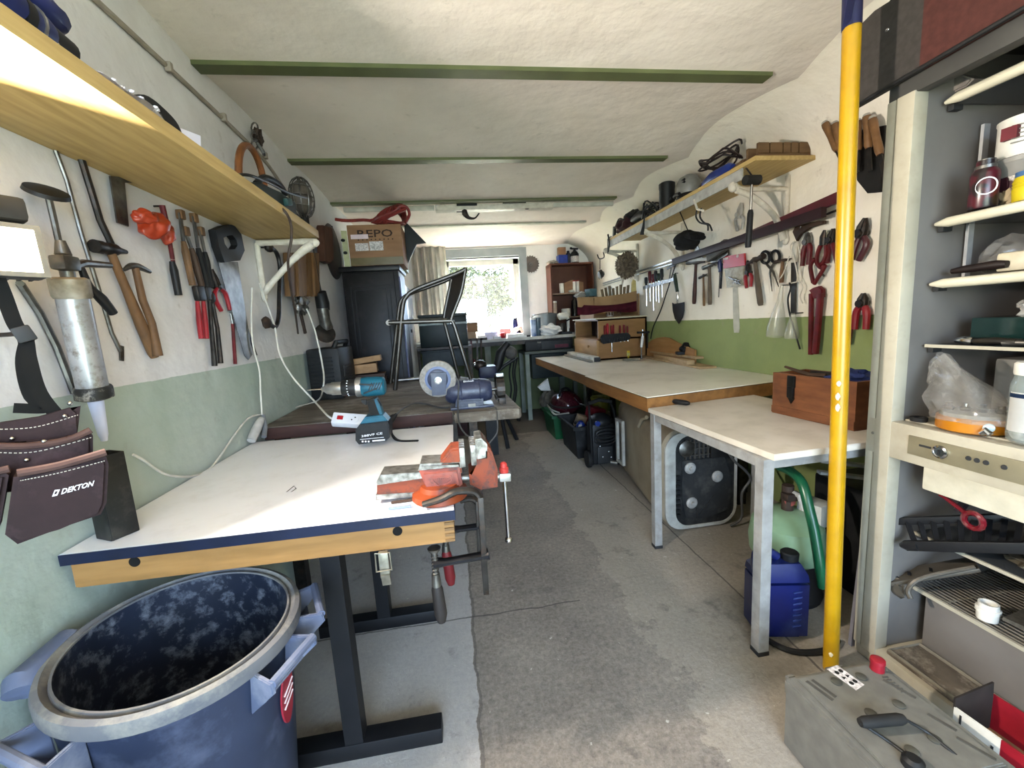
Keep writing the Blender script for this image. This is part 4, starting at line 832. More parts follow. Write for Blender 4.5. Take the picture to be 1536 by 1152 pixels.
# boxes on the locker
BT2 = lz1+.039
M_card = mat('brown cardboard', 'a8805f', '9c7555', rough=.75, scale=5, stretch=(1, 1, 4), dirt='8a664a', dscale=4, damt=.3)
bx = thing('cardboard_box', (-.52, 3.5, BT2), 'brown cardboard box with printed letters on top of the locker', 'box')
by = 3.33; cx0, cx1, cz0, cz1 = -.715, -.325, BT2, BT2+.295
obj('carton', MB().box(((cx0+cx1)/2, by+.16, (cz0+cz1)/2), (cx1-cx0, .32, cz1-cz0), None, .003), M_card, bx)
obj('base_tape', MB().box(((cx0+cx1)/2, by-.001, cz0+.03), (cx1-cx0-.006, .004, .055)), mat('olive tape', '7f7045', '75673e', rough=.3), bx)
mb = MB().text('REPO', Vector((cx0+.065, by-.0015, cz0+.205)), UX, UZ, .075, .001, .012, fit=.255); [mb.box((cx0+.075+.031*k, by-.0015, cz0+.187), (.009, .001, .008)) for k in range(9)]
obj('box_print', mb, mat('dark brown print', '4a3529', rough=.7), bx)
obj('label', MB().box((cx0+.085, by-.002, cz0+.21), (.125, .004, .032)), mat('pinkish label', 'dcc8cc', 'd2bdc1', rough=.6), bx)
obj('label', MB().box((cx0+.095, by-.002, cz0+.135), (.095, .004, .055)), mat('white label', 'ddd6d2', 'a9a29f', rough=.6, scale=140), bx); obj('label', MB().box((cx0+.20, by-.002, cz0+.14), (.10, .004, .066)), mat('speckled label', 'd8d3cf', 'a39e9b', rough=.6, scale=90), bx)
t = thing('pale_green_box', (-.54, 3.8, BT2), 'pale yellow-green box with black knobs behind the cardboard box on the locker', 'box')
obj('case', MB().box((-.555, 3.79, BT2+.15), (.42, .22, .30), None, .006), mat('pale yellow green', 'bcbd92', 'afb085', rough=.5), t); obj('side_flap', MB().box((-.745, 3.36, BT2+.13), (.04, .03, .26), (0, 0, .2)), mat('pale yellow green', 'bcbd92'), t)
obj('knob', MB().blob((-.745, 3.335, BT2+.10), (.016, .014, .012), 2), M_black, t); obj('knob', MB().blob((-.752, 3.335, BT2+.19), (.016, .014, .012), 2), M_black, t)
mb = MB(); rnd = random.Random(11); M_hose = mat('red hose', '9c3a35', '8b302d', rough=.4, scale=20, dirt='5c2523', dscale=10)
P = [Y(503, 329, 3.40), Y(520, 331, 3.40), Y(545, 330, 3.42)]
for k in range(9):
    f = k/8; P += [Y(560+6*k, 330-2*k, 3.45), Y(575+3*k, 318-1.2*k-2*(k % 2), 3.50), Y(588+2*k, 314-.6*k, 3.6), Y(600+k, 322, 3.68), Y(606, 334+(k % 3), 3.55), Y(590-4*k, 333, 3.42)]
P += [Y(590, 318, 3.45), Y(600, 310, 3.45), Y(610, 311, 3.45), Y(614, 322, 3.45), Y(608, 334, 3.42)]
single('red_hose', mb.tube(P, .012, 8, smooth=3), M_hose, 'coil of dull red hose heaped on top of the cardboard box', 'hose')
single('black_sheet', MB().prism([Y(606, 334, 3.60), Y(625, 366, 3.60), Y(612, 395, 3.60), Y(609, 380, 3.60)], (0, .02, .0)).prism([Y(600, 319, 3.64), Y(606, 330, 3.64), Y(639, 364, 3.64), Y(625, 366, 3.64), Y(604, 336, 3.64)], (0, .03, 0)), mat('black sheet', '222322', '1b1c1b', rough=.5), 'black folded sheet with pointed corner leaning right of the cardboard box', 'sheet')
# black vented case on the rear bench
M_case = mat('dull black case', '1c1d1d', '171818', rough=.55, scale=20, dirt='3d3d3b', dscale=6, damt=.5)
vc = thing('vented_case', (-.74, 2.66, GT), 'black vented machine case on the weathered bench against the left wall', 'case')
vx0, vx1, vy0, vy1, vz = -.84, -.66, 2.50, 2.85, 1.125
obj('case_body', MB().box(((vx0+vx1)/2, (vy0+vy1)/2, (GT+vz)/2), (vx1-vx0, vy1-vy0, vz-GT), None, .015), M_case, vc)
mb = MB()
for i in range(9): mb.box(((vx0+vx1)/2-.01, vy0-.003, GT+.07+i*.022), (.12, .012, .010))
obj('vent_slats', mb, mat('vent black', '101111', '141515', rough=.6), vc)
mb = MB()
for i in range(9): mb.box((vx1+.002, vy0+.16, GT+.04+i*.018), (.008, .2, .007))
obj('side_ribs', mb, M_case, vc)
obj('carry_handle', MB().tube([(vx1-.04, vy0+.04, vz-.01), (vx1-.02, vy0+.05, vz+.03), (vx1-.02, vy1-.06, vz+.03), (vx1-.04, vy1-.04, vz-.01)], .014, 10), M_case, vc)
obj('badge', MB().box((vx1+.004, vy0+.07, GT+.16), (.006, .025, .06), None, .003), M_dgrey, vc)
# wooden blocks
M_beech = mat('raw beech', 'c39a6c', 'b48a5d', rough=.6, scale=8, stretch=(1, 5, 5), dirt='8c6742', dscale=8)
t = thing('wood_pile', (-.5, 3.0, GT), 'dark scrap boards stacked beside the vented case', 'boards')
for k in range(3): obj('scrap_board', MB().box((-.62+.01*k, 3.02, GT+.016+.030*k), (.24-.02*k, .16, .028), (0, 0, .1*k-.1), .002), M_darkwood, t)
bz = GT+.097
single('wood_block', MB().box((-.63, 3.0, bz+.033), (.17, .11, .062), (0, -.03, .1), .004).box((-.63, 2.944, bz+.03), (.008, .004, .04)), M_beech, 'lower pale beech block on the dark scrap boards', 'block')
single('wood_block', MB().box((-.615, 2.99, bz+.092), (.21, .09, .038), (0, -.10, .06), .003), M_beech, 'upper pale beech strip lying tilted on the beech block', 'block')
single('steel_pipe', MB().cyl(Vector((-.47, 3.12, GT+.013)), Vector((-.17, 3.14, GT+.013)), .0125), M_alu, 'short bright steel tube lying on the weathered bench behind the drill', 'pipe')
# ================================================================ tubular chair standing on the weathered bench
ch = thing('bistro_chair', (-.2, 2.85, GT), 'grey-brown tubular metal armchair standing on the weathered bench', 'chair')
M_tube = mat('brown grey tube', '655e55', '565047', rough=.3, metal=.7, scale=20); M_seat = mat('grey mesh seat', '5f5953', '524d47', rough=.65, scale=120)
yn, yf = 2.70, 3.08
def ground(p): return Vector((p.x, p.y, GT))
s0, s1, bt = Y(583, 484, yn), Y(678, 481, yn), Y(697, 404, yn)
sides = ((yn, (604, 462), (592.5, 583), [(609, 446), (622, 435), (660, 420), (686, 410), (698, 404)], [(691, 440), (677, 478), (682, 490), (708, 572)], s0, s1),
         (yf, (598, 468), (586, 574), [(602, 451), (614, 441), (650, 428), (668, 421), (678, 416)], [(673, 440), (666, 477), (669, 492), (688, 562)], Y(581, 484, yf), Y(667, 479, yf)))
M_tube2 = M_tube
for y, e, f, arm, rear, r0_, r1_ in sides:
    f1, f2 = Y(*e, y), ground(Y(*f, y))
    obj('arm_leg_tube', MB().tube([f2, f2.lerp(f1, .5), f1]+[Y(*p, y) for p in arm], .0135, 10, smooth=4), M_tube, ch)
    obj('rear_leg', MB().tube([Y(*arm[-1], y)]+[Y(*p, y) for p in rear[:3]]+[ground(Y(*rear[3], y))], .0125, 10, smooth=4), M_tube, ch)
    obj('seat_rail', MB().tube([r0_, r1_], .013, 10), M_tube, ch)
fa0, fa1, na0, na1 = Y(581, 484, yf), Y(667, 479, yf), s0, s1
obj('seat', MB().prism([v-UZ*.006 for v in (na0, na1, fa1, fa0)], (0, 0, .016), .004), M_seat, ch)
obj('seat_front', MB().tube([na0, fa0], .018, 12), M_tube, ch)
obj('backrest', MB().prism([Y(678, 476, yn), Y(698, 406, yn), Y(678, 418, yf), Y(667, 477, yf)], (.012, 0, 0), .003), M_seat, ch)
obj('top_rail', MB().tube([Y(698, 404, yn), Y(678, 416, yf)], .015, 12), M_tube, ch)
# ================================================================ RIGHT SIDE: shelf on brackets
M_steelgrey = mat('pale grey painted steel', 'b9b8b2', 'aaa9a3', rough=.45, scale=20, dirt='847f76', dscale=20, damt=.35)
RZ = 1.938; RXF = 1.575
rs = thing('wall_shelf', (WR, 3.0, RZ), 'pine shelf with grey steel front lip on white curved brackets, right wall', 'shelf')
obj('board', MB().box(((RXF+WR)/2-.002, 3.03, RZ+.011), (WR-RXF-.004, 2.02, .022), None, .002), M_pine, rs)
obj('front_lip', MB().box((RXF+.006, 3.08, RZ-.03), (.008, 1.92, .058)), M_steelgrey, rs)
def bracket_right(y):
    mb = MB(); xw = WR-.012
    mb.tube([(xw, y, RZ-.02), (xw, y, RZ-.2), (xw, y, 1.57)], [.014, .013, .014], 10)
    mb.tube([(xw, y, RZ-.09), (1.75, y, RZ-.088), (1.62, y, RZ-.085), (1.575, y, RZ-.06)], [.013, .013, .016, .022], 12, smooth=4)
    mb.tube([(1.60, y, RZ-.09), (1.70, y, RZ-.13), (1.83, y, RZ-.23), (1.895, y, RZ-.36)], [.018, .016, .016, .02], 12, smooth=5)
    mb.blob((1.575, y, RZ-.075), (.025, .02, .028), 2); mb.blob((xw, y, 1.575), (.014, .022, .03), 2)
    obj('bracket', mb, M_wpaint, rs)
for y in (2.19, 3.26, 4.10): bracket_right(y)
def S(px, py, x=1.66): return onx(px, py, x)
RT = RZ+.0225
# mitre box at the near end
mb = thing('mitre_box', ony(1195, 230, 2.09), 'notched wooden mitre box lying across the near end of the right shelf', 'box')
xa, xb = 1.605, 1.90
M_mit = mat('old mitre box wood', '8a6b48', '76593b', rough=.6, scale=9, stretch=(.6, 4, 4), dirt='4c3826', dscale=9, damt=.4)
b_ = MB()
for y in (2.045, 2.12):
    xs = [xa, 1.665, 1.672, 1.74, 1.747, 1.785, 1.792, 1.83, 1.837, xb]
    for i in range(0, 10, 2): b_.box(((xs[i]+xs[i+1])/2, y, RT+.042), (xs[i+1]-xs[i], .016, .054))
    b_.box(((xa+xb)/2, y, RT+.009), (xb-xa, .016, .018))
obj('side_boards', b_, M_mit, mb); obj('bottom_board', MB().box(((xa+xb)/2, 2.083, RT+.008), (xb-xa, .06, .015)), M_mit, mb)
t = thing('wood_chisel', S(1140, 225, 1.64), 'chisel with brown turned handle lying beside the mitre box on the right shelf', 'chisel')
a, b = Vector((1.63, 2.16, RT+.022)), Vector((1.66, 2.34, RT+.022))
obj('handle', MB().tube([a, a.lerp(b, .2), a.lerp(b, .7), b], [.016, .021, .018, .012], 14), M_oldwood, t); obj('blade', MB().bar(b, b+Vector((.02, .15, -.004)), .02, .005), M_steel, t)
def corded(name, body, label, col, cat='power tool'):
    pass
# blue drill with its cord
t = thing('power_drill', S(1085, 262), 'blue corded drill with black cord heaped on it, right shelf beside the chisel', 'power tool')
c = Vector((1.65, 2.42, RT+.04))
obj('drill_body', MB().tube([c+Vector((0, -.13, -.005)), c+Vector((0, -.10, 0)), c+Vector((0, .05, 0)), c+Vector((.01, .15, -.005))], [.022, .036, .04, .028], 16), mat('strong blue plastic', '1f3f9c', '1a3585', rough=.35), t)
obj('drill_handle', MB().tube([c+Vector((.03, -.04, 0)), c+Vector((.10, -.06, -.02)), c+Vector((.15, -.07, -.02))], [.024, .02, .024], 12), M_black, t)
obj('drill_nose', MB().tube([c+Vector((.01, .15, -.005)), c+Vector((.012, .21, -.01))], [.02, .014], 12), M_dsteel, t)
def coil(c, rx, ry, rz, n, r, seed=0, loops=5):
    rr = random.Random(seed); P = []
    for i in range(loops*8):
        a = 2*pi*i/8; k = .7+.3*rr.random(); P.append(c+Vector((rx*cos(a)*k, ry*sin(a)*k, rz*(rr.random()))))
    return P
single('black_cable', MB().tube(coil(Vector((1.67, 2.44, RT+.10)), .09, .17, .085, 5, .006, 4, 5), .0055, 7, smooth=3), mat('dark cord', '2b2323', '3b2a28', rough=.5), 'dark tangled cord heaped on the blue drill, right shelf', 'cable')
# grey sander
t = thing('orbital_sander', S(1038, 275), 'grey rounded orbital sander with black base on the right shelf', 'power tool')
c = Vector((1.66, 2.76, RT))
obj('sander_body', MB().lathe(c+UZ*.035, [(.075, 0), (.082, .03), (.078, .07), (.06, .105), (.03, .122), (.004, .126)], UZ, 28), mat('grey tool plastic', '8b8983', '7d7b75', rough=.35), t)
obj('sander_pad', MB().lathe(c, [(.078, 0), (.082, .012), (.072, .024), (.07, .036)], UZ, 28), M_black, t)
mb_ = MB()
for k in range(2):
    for j in range(2): mb_.box(c+Vector((-.062+.012*0-.0, -.045+.03*k, .115-.016*j)), (.012, .022, .010), (0, .7, 0))
obj('vent', mb_, M_black, t)
obj('grip', MB().tube([c+Vector((-.085, -.03, .03)), c+Vector((-.09, 0, .034)), c+Vector((-.085, .035, .03))], .012, 10), M_black, t)
# black router
t = thing('router', S(1005, 285), 'tall black router standing on the right shelf next to the grey sander', 'power tool')
c = Vector((1.66, 3.05, RT))
obj('router_motor', MB().lathe(c+UZ*.03, [(.05, 0), (.055, .03), (.055, .12), (.058, .135), (.058, .165), (.04, .175)], UZ, 24), M_black, t)
obj('router_base', MB().lathe(c, [(.07, 0), (.07, .012), (.05, .016), (.05, .04)], UZ, 24), M_dgrey, t)
for s in (-1, 1): obj('side_grip', MB().tube([c+Vector((0, s*.05, .06)), c+Vector((0, s*.095, .07))], [.014, .02], 12), M_black, t)
single('black_cable', MB().tube(coil(Vector((1.66, 3.27, RT+.012)), .07, .13, .13, 5, .006, 9, 6), .006, 7, smooth=3), M_bcable, 'black cord pile between the router and the dark red bag', 'cable')
t = thing('heat_gun', S(975, 300), 'black gun shaped power tool lying among the cords on the right shelf', 'power tool')
obj('gun_body', MB().tube([(1.66, 3.42, RT+.075), (1.65, 3.48, RT+.08), (1.64, 3.60, RT+.07)], [.03, .04, .026], 14), M_black, t); obj('gun_grip', MB().tube([(1.67, 3.44, RT+.06), (1.76, 3.42, RT+.028)], [.022, .026], 12), M_dgrey, t)
# dark red bag
t = thing('tool_bag', S(940, 335), 'dark red and black soft bag slumped at the far end of the right shelf', 'bag')
obj('bag_body', MB().blob(Vector((1.69, 3.80, RT+.07)), (.10, .16, .09), 4, .35, 6, None, 3), mat('maroon fabric', '4a2428', '381c20', rough=.85, scale=20), t)
obj('bag_top', MB().blob(Vector((1.70, 3.72, RT+.13)), (.08, .10, .05), 3, .4, 6, None, 6), M_rub, t); obj('bag_strap', MB().tube([(1.60, 3.70, RT+.10), (1.595, 3.80, RT+.13), (1.60, 3.92, RT+.06)], .007, 8, smooth=4), M_rub, t)
t = thing('black_bracket_tool', S(900, 350), 'black square frame tool standing at the far tip of the right shelf', 'tool')
obj('frame', MB().box((1.63, 4.00, RT+.055), (.02, .045, .11), (.15, 0, 0), .004), M_black, t); obj('wire_loop', MB().tube([(1.60, 4.0, RT+.02), (1.57, 4.02, RT-.0), (1.565, 4.02, RT-.14)], .004, 6), M_dsteel, t)
# tools hanging from the shelf lip
t = thing('rubber_mallet', Vector((1.52, 2.13, 1.75)), 'black rubber mallet hanging head up from the near end of the right shelf', 'mallet')
m0, m1, m2 = ony(1128, 270, 2.06), ony(1126, 315, 2.06), ony(1122, 371, 2.06)
obj('head', MB().tube([m0-UX*.045, m0-UX*.04, m0+UX*.04, m0+UX*.045], [.018, .024, .024, .018], 18), M_rub, t); obj('shaft', MB().tube([m0, m1], .007, 10), M_chrome, t); obj('handle', MB().tube([m1, m1.lerp(m2, .1), m1.lerp(m2, .9), m2], [.011, .015, .016, .014], 14), M_black, t)
obj('hook', MB().tube([m0+UZ*.02, Vector((RXF, m0.y+.02, RZ-.02)), Vector((RXF+.01, m0.y+.04, RZ-.01))], .004, 8), M_dsteel, t)
t = thing('hook_tool', onx(1050, 330, 1.57), 'pair of curved black hooks hanging from the right shelf lip above the cap', 'hook')
for dx in (0, 6): obj('hook', MB().tube([onx(1046+dx, 312, 1.565), onx(1044+dx, 325, 1.56), onx(1050+dx, 334, 1.56), onx(1061+dx*.5, 337, 1.56), onx(1062+dx, 346, 1.56)], .005, 8, smooth=4), M_black, t)
obj('hanger', MB().tube([onx(1041, 300, RXF), onx(1046, 314, 1.565), onx(1055, 316, 1.565)], .007, 8), M_wpaint, t)
t = thing('cap', onx(1030, 360, 1.74), 'black cap hanging under the right shelf between two brackets', 'cap'); c = onx(1030, 361, 1.74)
obj('crown', MB().blob(c, (.075, .12, .07), 4, .25, 5, None, 4), mat('black felt', '151416', '1b1a1c', rough=.95), t); obj('brim', MB().blob(c+Vector((-.03, -.16, .0)), (.05, .09, .03), 3, .35, 5, (.3, 0, 0), 7), mat('black felt', '151416'), t)
obj('cord', MB().tube([c+Vector((-.02, -.05, .06)), Vector((1.68, c.y, RZ-.0))], .004, 6), M_bcable, t)
t = thing('cord_weight', onx(964, 345, 1.57), 'small black tool hanging from the shelf lip by the middle bracket', 'tool'); obj('body', MB().tube([onx(967, 322, 1.565), onx(965, 340, 1.562), onx(963, 352, 1.56)], [.004, .010, .018], 10), M_black, t)
single('pulley_hook', MB().tube([onx(896, 382, 1.6), onx(899, 388, 1.6), onx(906, 386, 1.6), onx(905, 378, 1.6)], .006, 8, smooth=4).tube([onx(900, 388, 1.6), onx(900, 404, 1.6)], .004, 8).blob(onx(901, 412, 1.6), (.03, .05, .05), 2, .5, 7, None, 3), M_dsteel, 'black hook and pulley hanging from the far bracket of the right shelf', 'hook')
lcab('black_cable', [onx(912, 352, 1.57), onx(914, 365, 1.562), onx(912, 378, 1.56)], .008, M_bcable, 'black strap end hanging over the far end of the right shelf lip', 'strap')
# ================================================================ tools on the right wall
M_maroon = mat('maroon painted level', '6d2230', '5a1c28', rough=.35, scale=6, dirt='3a1219', dscale=6); M_dmar = mat('dark stained timber', '3f2226', '331b1f', rough=.55, scale=6)
single('spirit_level', MB().bar(Rw(1262, 294, .05), Rw(1098, 365, .05), .05, .022, UX, .002), M_maroon, 'long maroon spirit level slanting along the right wall under the shelf', 'spirit level')
single('timber_batten', MB().bar(Rw(1236, 318, .10), Rw(1010, 393, .075), .05, .03, UX, .003), M_dmar, 'dark maroon batten lying along the right wall below the maroon level', 'batten')
single('metal_rail', MB().bar(Rw(1040, 380, .035), Rw(905, 425, .035), .012, .02, UX).bar(Rw(1040, 386, .03), Rw(905, 428, .03), .006, .02, UX), M_alu, 'long thin bright metal rail along the right wall above the screwdrivers', 'rail')
single('metal_rod', MB().tube([Rw(1190, 340, .03), Rw(1254, 316, .03)], .006, 8), M_dsteel, 'thin dark rod on the right wall just below the maroon level', 'rod')
t = thing('duster', Rw(938, 398), 'fluffy beige round duster hanging under the far bracket, right wall', 'duster')
mb_ = MB().blob(Rw(940, 398, .16), (.09, .13, .12), 4, .35, 14, None, 5); rnd = random.Random(5); c = Rw(940, 398, .16)
for k in range(260):
    d = Vector((rnd.gauss(0, 1), rnd.gauss(0, 1), rnd.gauss(0, 1))).normalized(); p0 = c+Vector((d.x*.09, d.y*.12, d.z*.11)); p1 = c+Vector((d.x*.11, d.y*.155, d.z*.14)); mb_.tube([p0, p1], [.006, .001], 4)
obj('fluff', mb_, mat('beige fluff', '8d7c66', '6f6150', rough=.95, scale=40), t); obj('stem', MB().tube([Rw(936, 412, .08), Rw(930, 440, .03)], .012, 8), M_wpaint, t)
# screwdriver rack
rk = thing('tool_rail', Rw(985, 426), 'thin grey rail on the right wall holding a row of screwdrivers', 'rack')
obj('rail', MB().bar(Rw(965, 432, .03), Rw(1014, 418, .03), .03, .006, UX), M_steel, rk)
for p in ((967, 431), (1012, 419)): obj('rail_arm', MB().cyl(Rw(*p, .0), Rw(*p, .03), .004, 8), M_steel, rk)
SD = [(969, 416, 428, 459, M_dgrey, 'leftmost screwdriver in the wall rail, grey handle'), (974.5, 407, 425, 452, M_redd, 'second screwdriver in the wall rail, dark red handle'), (979.5, 411, 424, 466, M_redd, 'third and longest screwdriver in the wall rail, dark red handle'), (983.5, 406, 422, 452, M_black, 'fourth screwdriver in the wall rail, black handle'), (987.5, 410, 421, 454, mat('green grip', '3b4a3a', '2f3c2f', rough=.4), 'fifth screwdriver in the wall rail, green handle'), (992.5, 403, 420, 446, M_black, 'rightmost screwdriver in the wall rail, plump black handle')]
def screwdriver(fn, a, b, c, r, m, label, group=None, off=.03):
    A, B, D = fn(*a, off), fn(*b, off), fn(*c, off); t = thing('screwdriver', A, label, 'screwdriver', group)
    obj('handle', MB().tube([A, A.lerp(B, .12), A.lerp(B, .7), A.lerp(B, .85), B], [r*.7, r, r, r*.65, r*.8], 12), m, t); obj('shaft', MB().tube([B, D], [r*.28, r*.22], 8), M_chrome, t); return t
for x, y0_, y1_, y2_, m, lab in SD: screwdriver(Rw, (x, y0_), (x+.3, y1_), (x+1, y2_), .016, m, lab, 'screwdrivers in the wall rail')
# trowel
t = thing('garden_trowel', Rw(1016, 460), 'garden trowel with green grip and black blade, right wall beside the screwdrivers', 'trowel')
obj('grip', MB().tube([Rw(1012, 411, .03), Rw(1013, 420, .03), Rw(1016, 438, .03)], [.012, .016, .013], 12), mat('green grip', '3b4a3a'), t); obj('neck', MB().tube([Rw(1016, 438, .03), Rw(1017, 447, .03), Rw(1016, 455, .03)], [.009, .010, .006], 10), M_chrome, t)
tp = [(1008, 454), (1011, 456), (1016, 455), (1022, 454), (1026, 453), (1026, 466), (1024, 476), (1018, 486), (1012, 478), (1009, 466)]
obj('blade', MB().prism([Rw(x, y, .025) for x, y in tp], (.004, 0, 0)), mat('black coated blade', '232527', '1b1c1e', rough=.4), t); nail(t, Rw(1012, 410, .03))
t = thing('hoe_head', Rw(1008, 402), 'small hand hoe with T shaped head hanging above the trowel', 'hoe'); obj('head', MB().bar(Rw(1001, 403, .03), Rw(1014, 396, .03), .018, .01, UX), M_dsteel, t); obj('stem', MB().tube([Rw(1007, 400, .025), Rw(1004, 420, .03)], .006, 8), M_steel, t); nail(t, Rw(1007, 400, .02))
lcab('black_cable', [Rw(1014, 395, .02), Rw(1006, 420, .02), Rw(998, 445, .02), Rw(990, 468, .02), Rw(980, 490, .02), Rw(976, 508, .02)], .005, M_bcable, 'thin black cable slanting down the right wall left of the trowel')
# trowel plate and grey tool block
t = thing('pointing_trowel', Rw(1046, 378), 'pointed grey mason trowel standing above the hammers, right wall', 'trowel'); obj('blade', MB().prism([Rw(x, y, .06) for x, y in ((1037, 390), (1046, 366), (1055, 390))], (.004, 0, 0)), M_steel, t); obj('socket', MB().bar(Rw(1036, 391, .04), Rw(1066, 388, .04), .02, .05, UX), M_steelgrey, t)
t = thing('float_block', Rw(1080, 378), 'grey rubbing block with handle on the right wall beside the trowel', 'block'); obj('block', MB().bar(Rw(1062, 386, .06), Rw(1090, 366, .06), .07, .03, UX, .004), mat('grey block', '6e6d6a', '5e5d5a', rough=.7), t); obj('plate', MB().bar(Rw(1066, 388, .035), Rw(1092, 372, .035), .09, .012, UX), M_steel, t)
# hammers
hammer(Rw, (1031, 394), (1057, 393), (1044, 393), (1041, 456), .017, .014, 'hammer with dark reddish handle, leftmost of three hammers on the right wall', M_dsteel, mat('red brown handle', '5c332c', '482823', rough=.5), 'three hammers on the right wall', off=.05)
hammer(Rw, (1049, 417), (1061, 411), (1055, 413), (1056, 459), .010, .009, 'smallest of three hammers on the right wall, between two larger ones', M_dsteel, M_oldwood, 'three hammers on the right wall', off=.04)
hammer(Rw, (1055, 402), (1076, 394), (1064, 397), (1065, 457), .016, .014, 'hammer with grey weathered handle, rightmost of three hammers on the right wall', M_steel, mat('grey weathered handle', '7b6c5b', '68594a', rough=.65, scale=12), 'three hammers on the right wall', off=.05)
t = screwdriver(Rw, (1079, 384), (1080, 408), (1078, 446), .014, mat('dark blue grip', '27356e', '20295a', rough=.35), 'blue handled screwdriver hanging left of the red packet', off=.025); nail(t, Rw(1079, 386, .02))
t = thing('flat_chisel', Rw(1083, 410), 'dark flat tool blade hanging just behind the blue screwdriver', 'chisel'); obj('blade', MB().bar(Rw(1083, 395, .015), Rw(1081, 433, .015), .012, .006, UX), mat('dark blue steel', '2a2c36', '22242d', rough=.4, metal=.5), t); nail(t, Rw(1083, 397, .012))
# blister pack
t = thing('blister_pack', Rw(1100, 405), 'red topped blister packet of small fittings pinned on the right wall', 'packet')
obj('header_card', MB().prism([Rw(x, y, .03) for x, y in ((1084, 385), (1116, 380), (1117, 398), (1085, 403))], (.012, 0, 0)), mat('bright red card', 'cf1f2c', 'c01a27', rough=.35), t)
obj('clear_bag', MB().prism([Rw(x, y, .026) for x, y in ((1087, 404), (1115, 399), (1115, 428), (1090, 432))], (.01, 0, 0)), mat('cloudy packet', 'b9b39f', '9d9785', rough=.15, scale=50), t)
obj('hang_tab', MB().lathe(Rw(1106, 384, .032), [(.011, 0), (.011, .004)], UX, 14), mat('white label', 'ddd6d2'), t); obj('barcode_label', MB().prism([Rw(x, y, .0325) for x, y in ((1085, 387), (1092, 386), (1092, 389), (1085, 390))], (.003, 0, 0)), mat('white label', 'ddd6d2'), t)
mb_ = MB(); rnd = random.Random(2)
for k in range(7): mb_.tube([Rw(1092+rnd.random()*20, 415+rnd.random()*12, .034), Rw(1092+rnd.random()*20, 415+rnd.random()*12, .034)], .004, 6)
obj('fitting', mb_, M_chrome, t); nail(t, Rw(1106, 386, .02))
single('white_strap', MB().prism([Rw(x, y, .006) for x, y in ((1099, 432), (1106, 431), (1109, 492), (1108, 499), (1101, 499), (1100, 490))], (.005, 0, 0)), mat('greyish white strip', 'c4c1b0', 'b7b4a3', rough=.5), 'pale strip fixed vertically to the right wall below the red packet', 'strip')
pliers(Rw, (1123, 409), (1121, 391), [(1118, 416), (1120, 432)], [(1127, 415), (1126, 430)], .022, .012, 'small red pliers hanging between the red packet and the big hammer', M_dsteel, M_red, off=.03)
hammer(Rw, (1146, 384), (1120, 396), (1132, 389), (1141, 458), .017, .016, 'claw hammer with thick grey wooden handle beside the black scissors', M_rust, mat('grey weathered handle', '7b6c5b'), off=.045)
# scissors
t = thing('scissors', Rw(1155, 400), 'black handled scissors hanging open handles up on the right wall', 'scissors')
for (cx, cy), pts in (((1148, 385), ((1147, 393), (1155, 402), (1160, 408), (1168, 430))), ((1163, 384), ((1162, 393), (1157, 402), (1155, 410), (1158, 437)))):
    obj('loop', MB().tube([Rw(cx+6.5*cos(a), cy+9*sin(a)+1, .03) for a in [2*pi*k/16 for k in range(16)]], .008, 8, closed=True), M_black, t)
    obj('blade', MB().tube([Rw(*p, .03) for p in pts], [.009, .011, .009, .003], 8, flat=.4), M_steel, t)
nail(t, Rw(1155, 378, .03))
t = hammer(Rw, (1163, 393), (1187, 388), (1174, 390), (1172, 424), .010, .012, 'small pick headed hammer hanging between scissors and scraper', M_rust, M_oldwood, off=.04)
# scraper knife with white handle, hanging clear plastic cones and wire hanger
t = thing('putty_knife', Rw(1190, 420), 'long dark blade with white handle hanging behind the near shelf bracket', 'knife'); obj('handle', MB().bar(Rw(1195, 362, .02), Rw(1191, 394, .02), .034, .018, UX, .005), mat('cream handle', 'd5cfbf', 'c6c0b0', rough=.4), t); obj('blade', MB().bar(Rw(1191, 393, .02), Rw(1190, 472, .02), .034, .006, UX), mat('dull dark blade', '55524d', '46433f', rough=.5, metal=.6), t)
t = thing('hand_saw', Rw(1205, 340), 'small saw with dark wooden grip hanging under the maroon level by the bracket', 'saw'); obj('grip', MB().prism([Rw(x, y, .04) for x, y in ((1188, 348), (1194, 336), (1210, 334), (1235, 331), (1235, 336), (1213, 341), (1200, 350), (1194, 362))], (.02, 0, 0), .003), M_darkwood, t); obj('bolt', MB().blob(Rw(1201, 341, .045), .006, 2), M_chrome, t)
Mcl = glassy('cloudy clear plastic', 'c9c9b8', .2, .38)
for (a, b, r0_, r1_, lab) in (((1173, 428), (1163, 505), .016, .05, 'clear plastic cone hanging on the right wall left of the white handled blade'), ((1190, 470), (1187, 508), .02, .036, 'short cloudy plastic cup hanging below the white handled blade')):
    A, B = Rw(*a, .06), Rw(*b, .06); t = thing('plastic_cone', A, lab, 'funnel'); ln_ = (B-A).length
    obj('cone', MB().lathe(A, [(r0_*.5, 0), (r0_, ln_*.3), (r1_, ln_*.8), (r1_*.96, ln_)], B-A, 24, cap=False), Mcl, t); nail(t, A)
single('wire_hanger', MB().tube([Rw(*p, .05) for p in ((1184, 384), (1176, 408), (1168, 422), (1172, 426), (1190, 424), (1196, 420), (1194, 400), (1188, 380), (1186, 368), (1192, 362))], .0035, 8, smooth=4).tube([Rw(*p, .045) for p in ((1196, 362), (1200, 385), (1198, 415), (1204, 430), (1200, 445), (1204, 455))], .003, 8, smooth=4), M_wpaint, 'bent white wire hanger dangling beside the near shelf bracket', 'hanger')
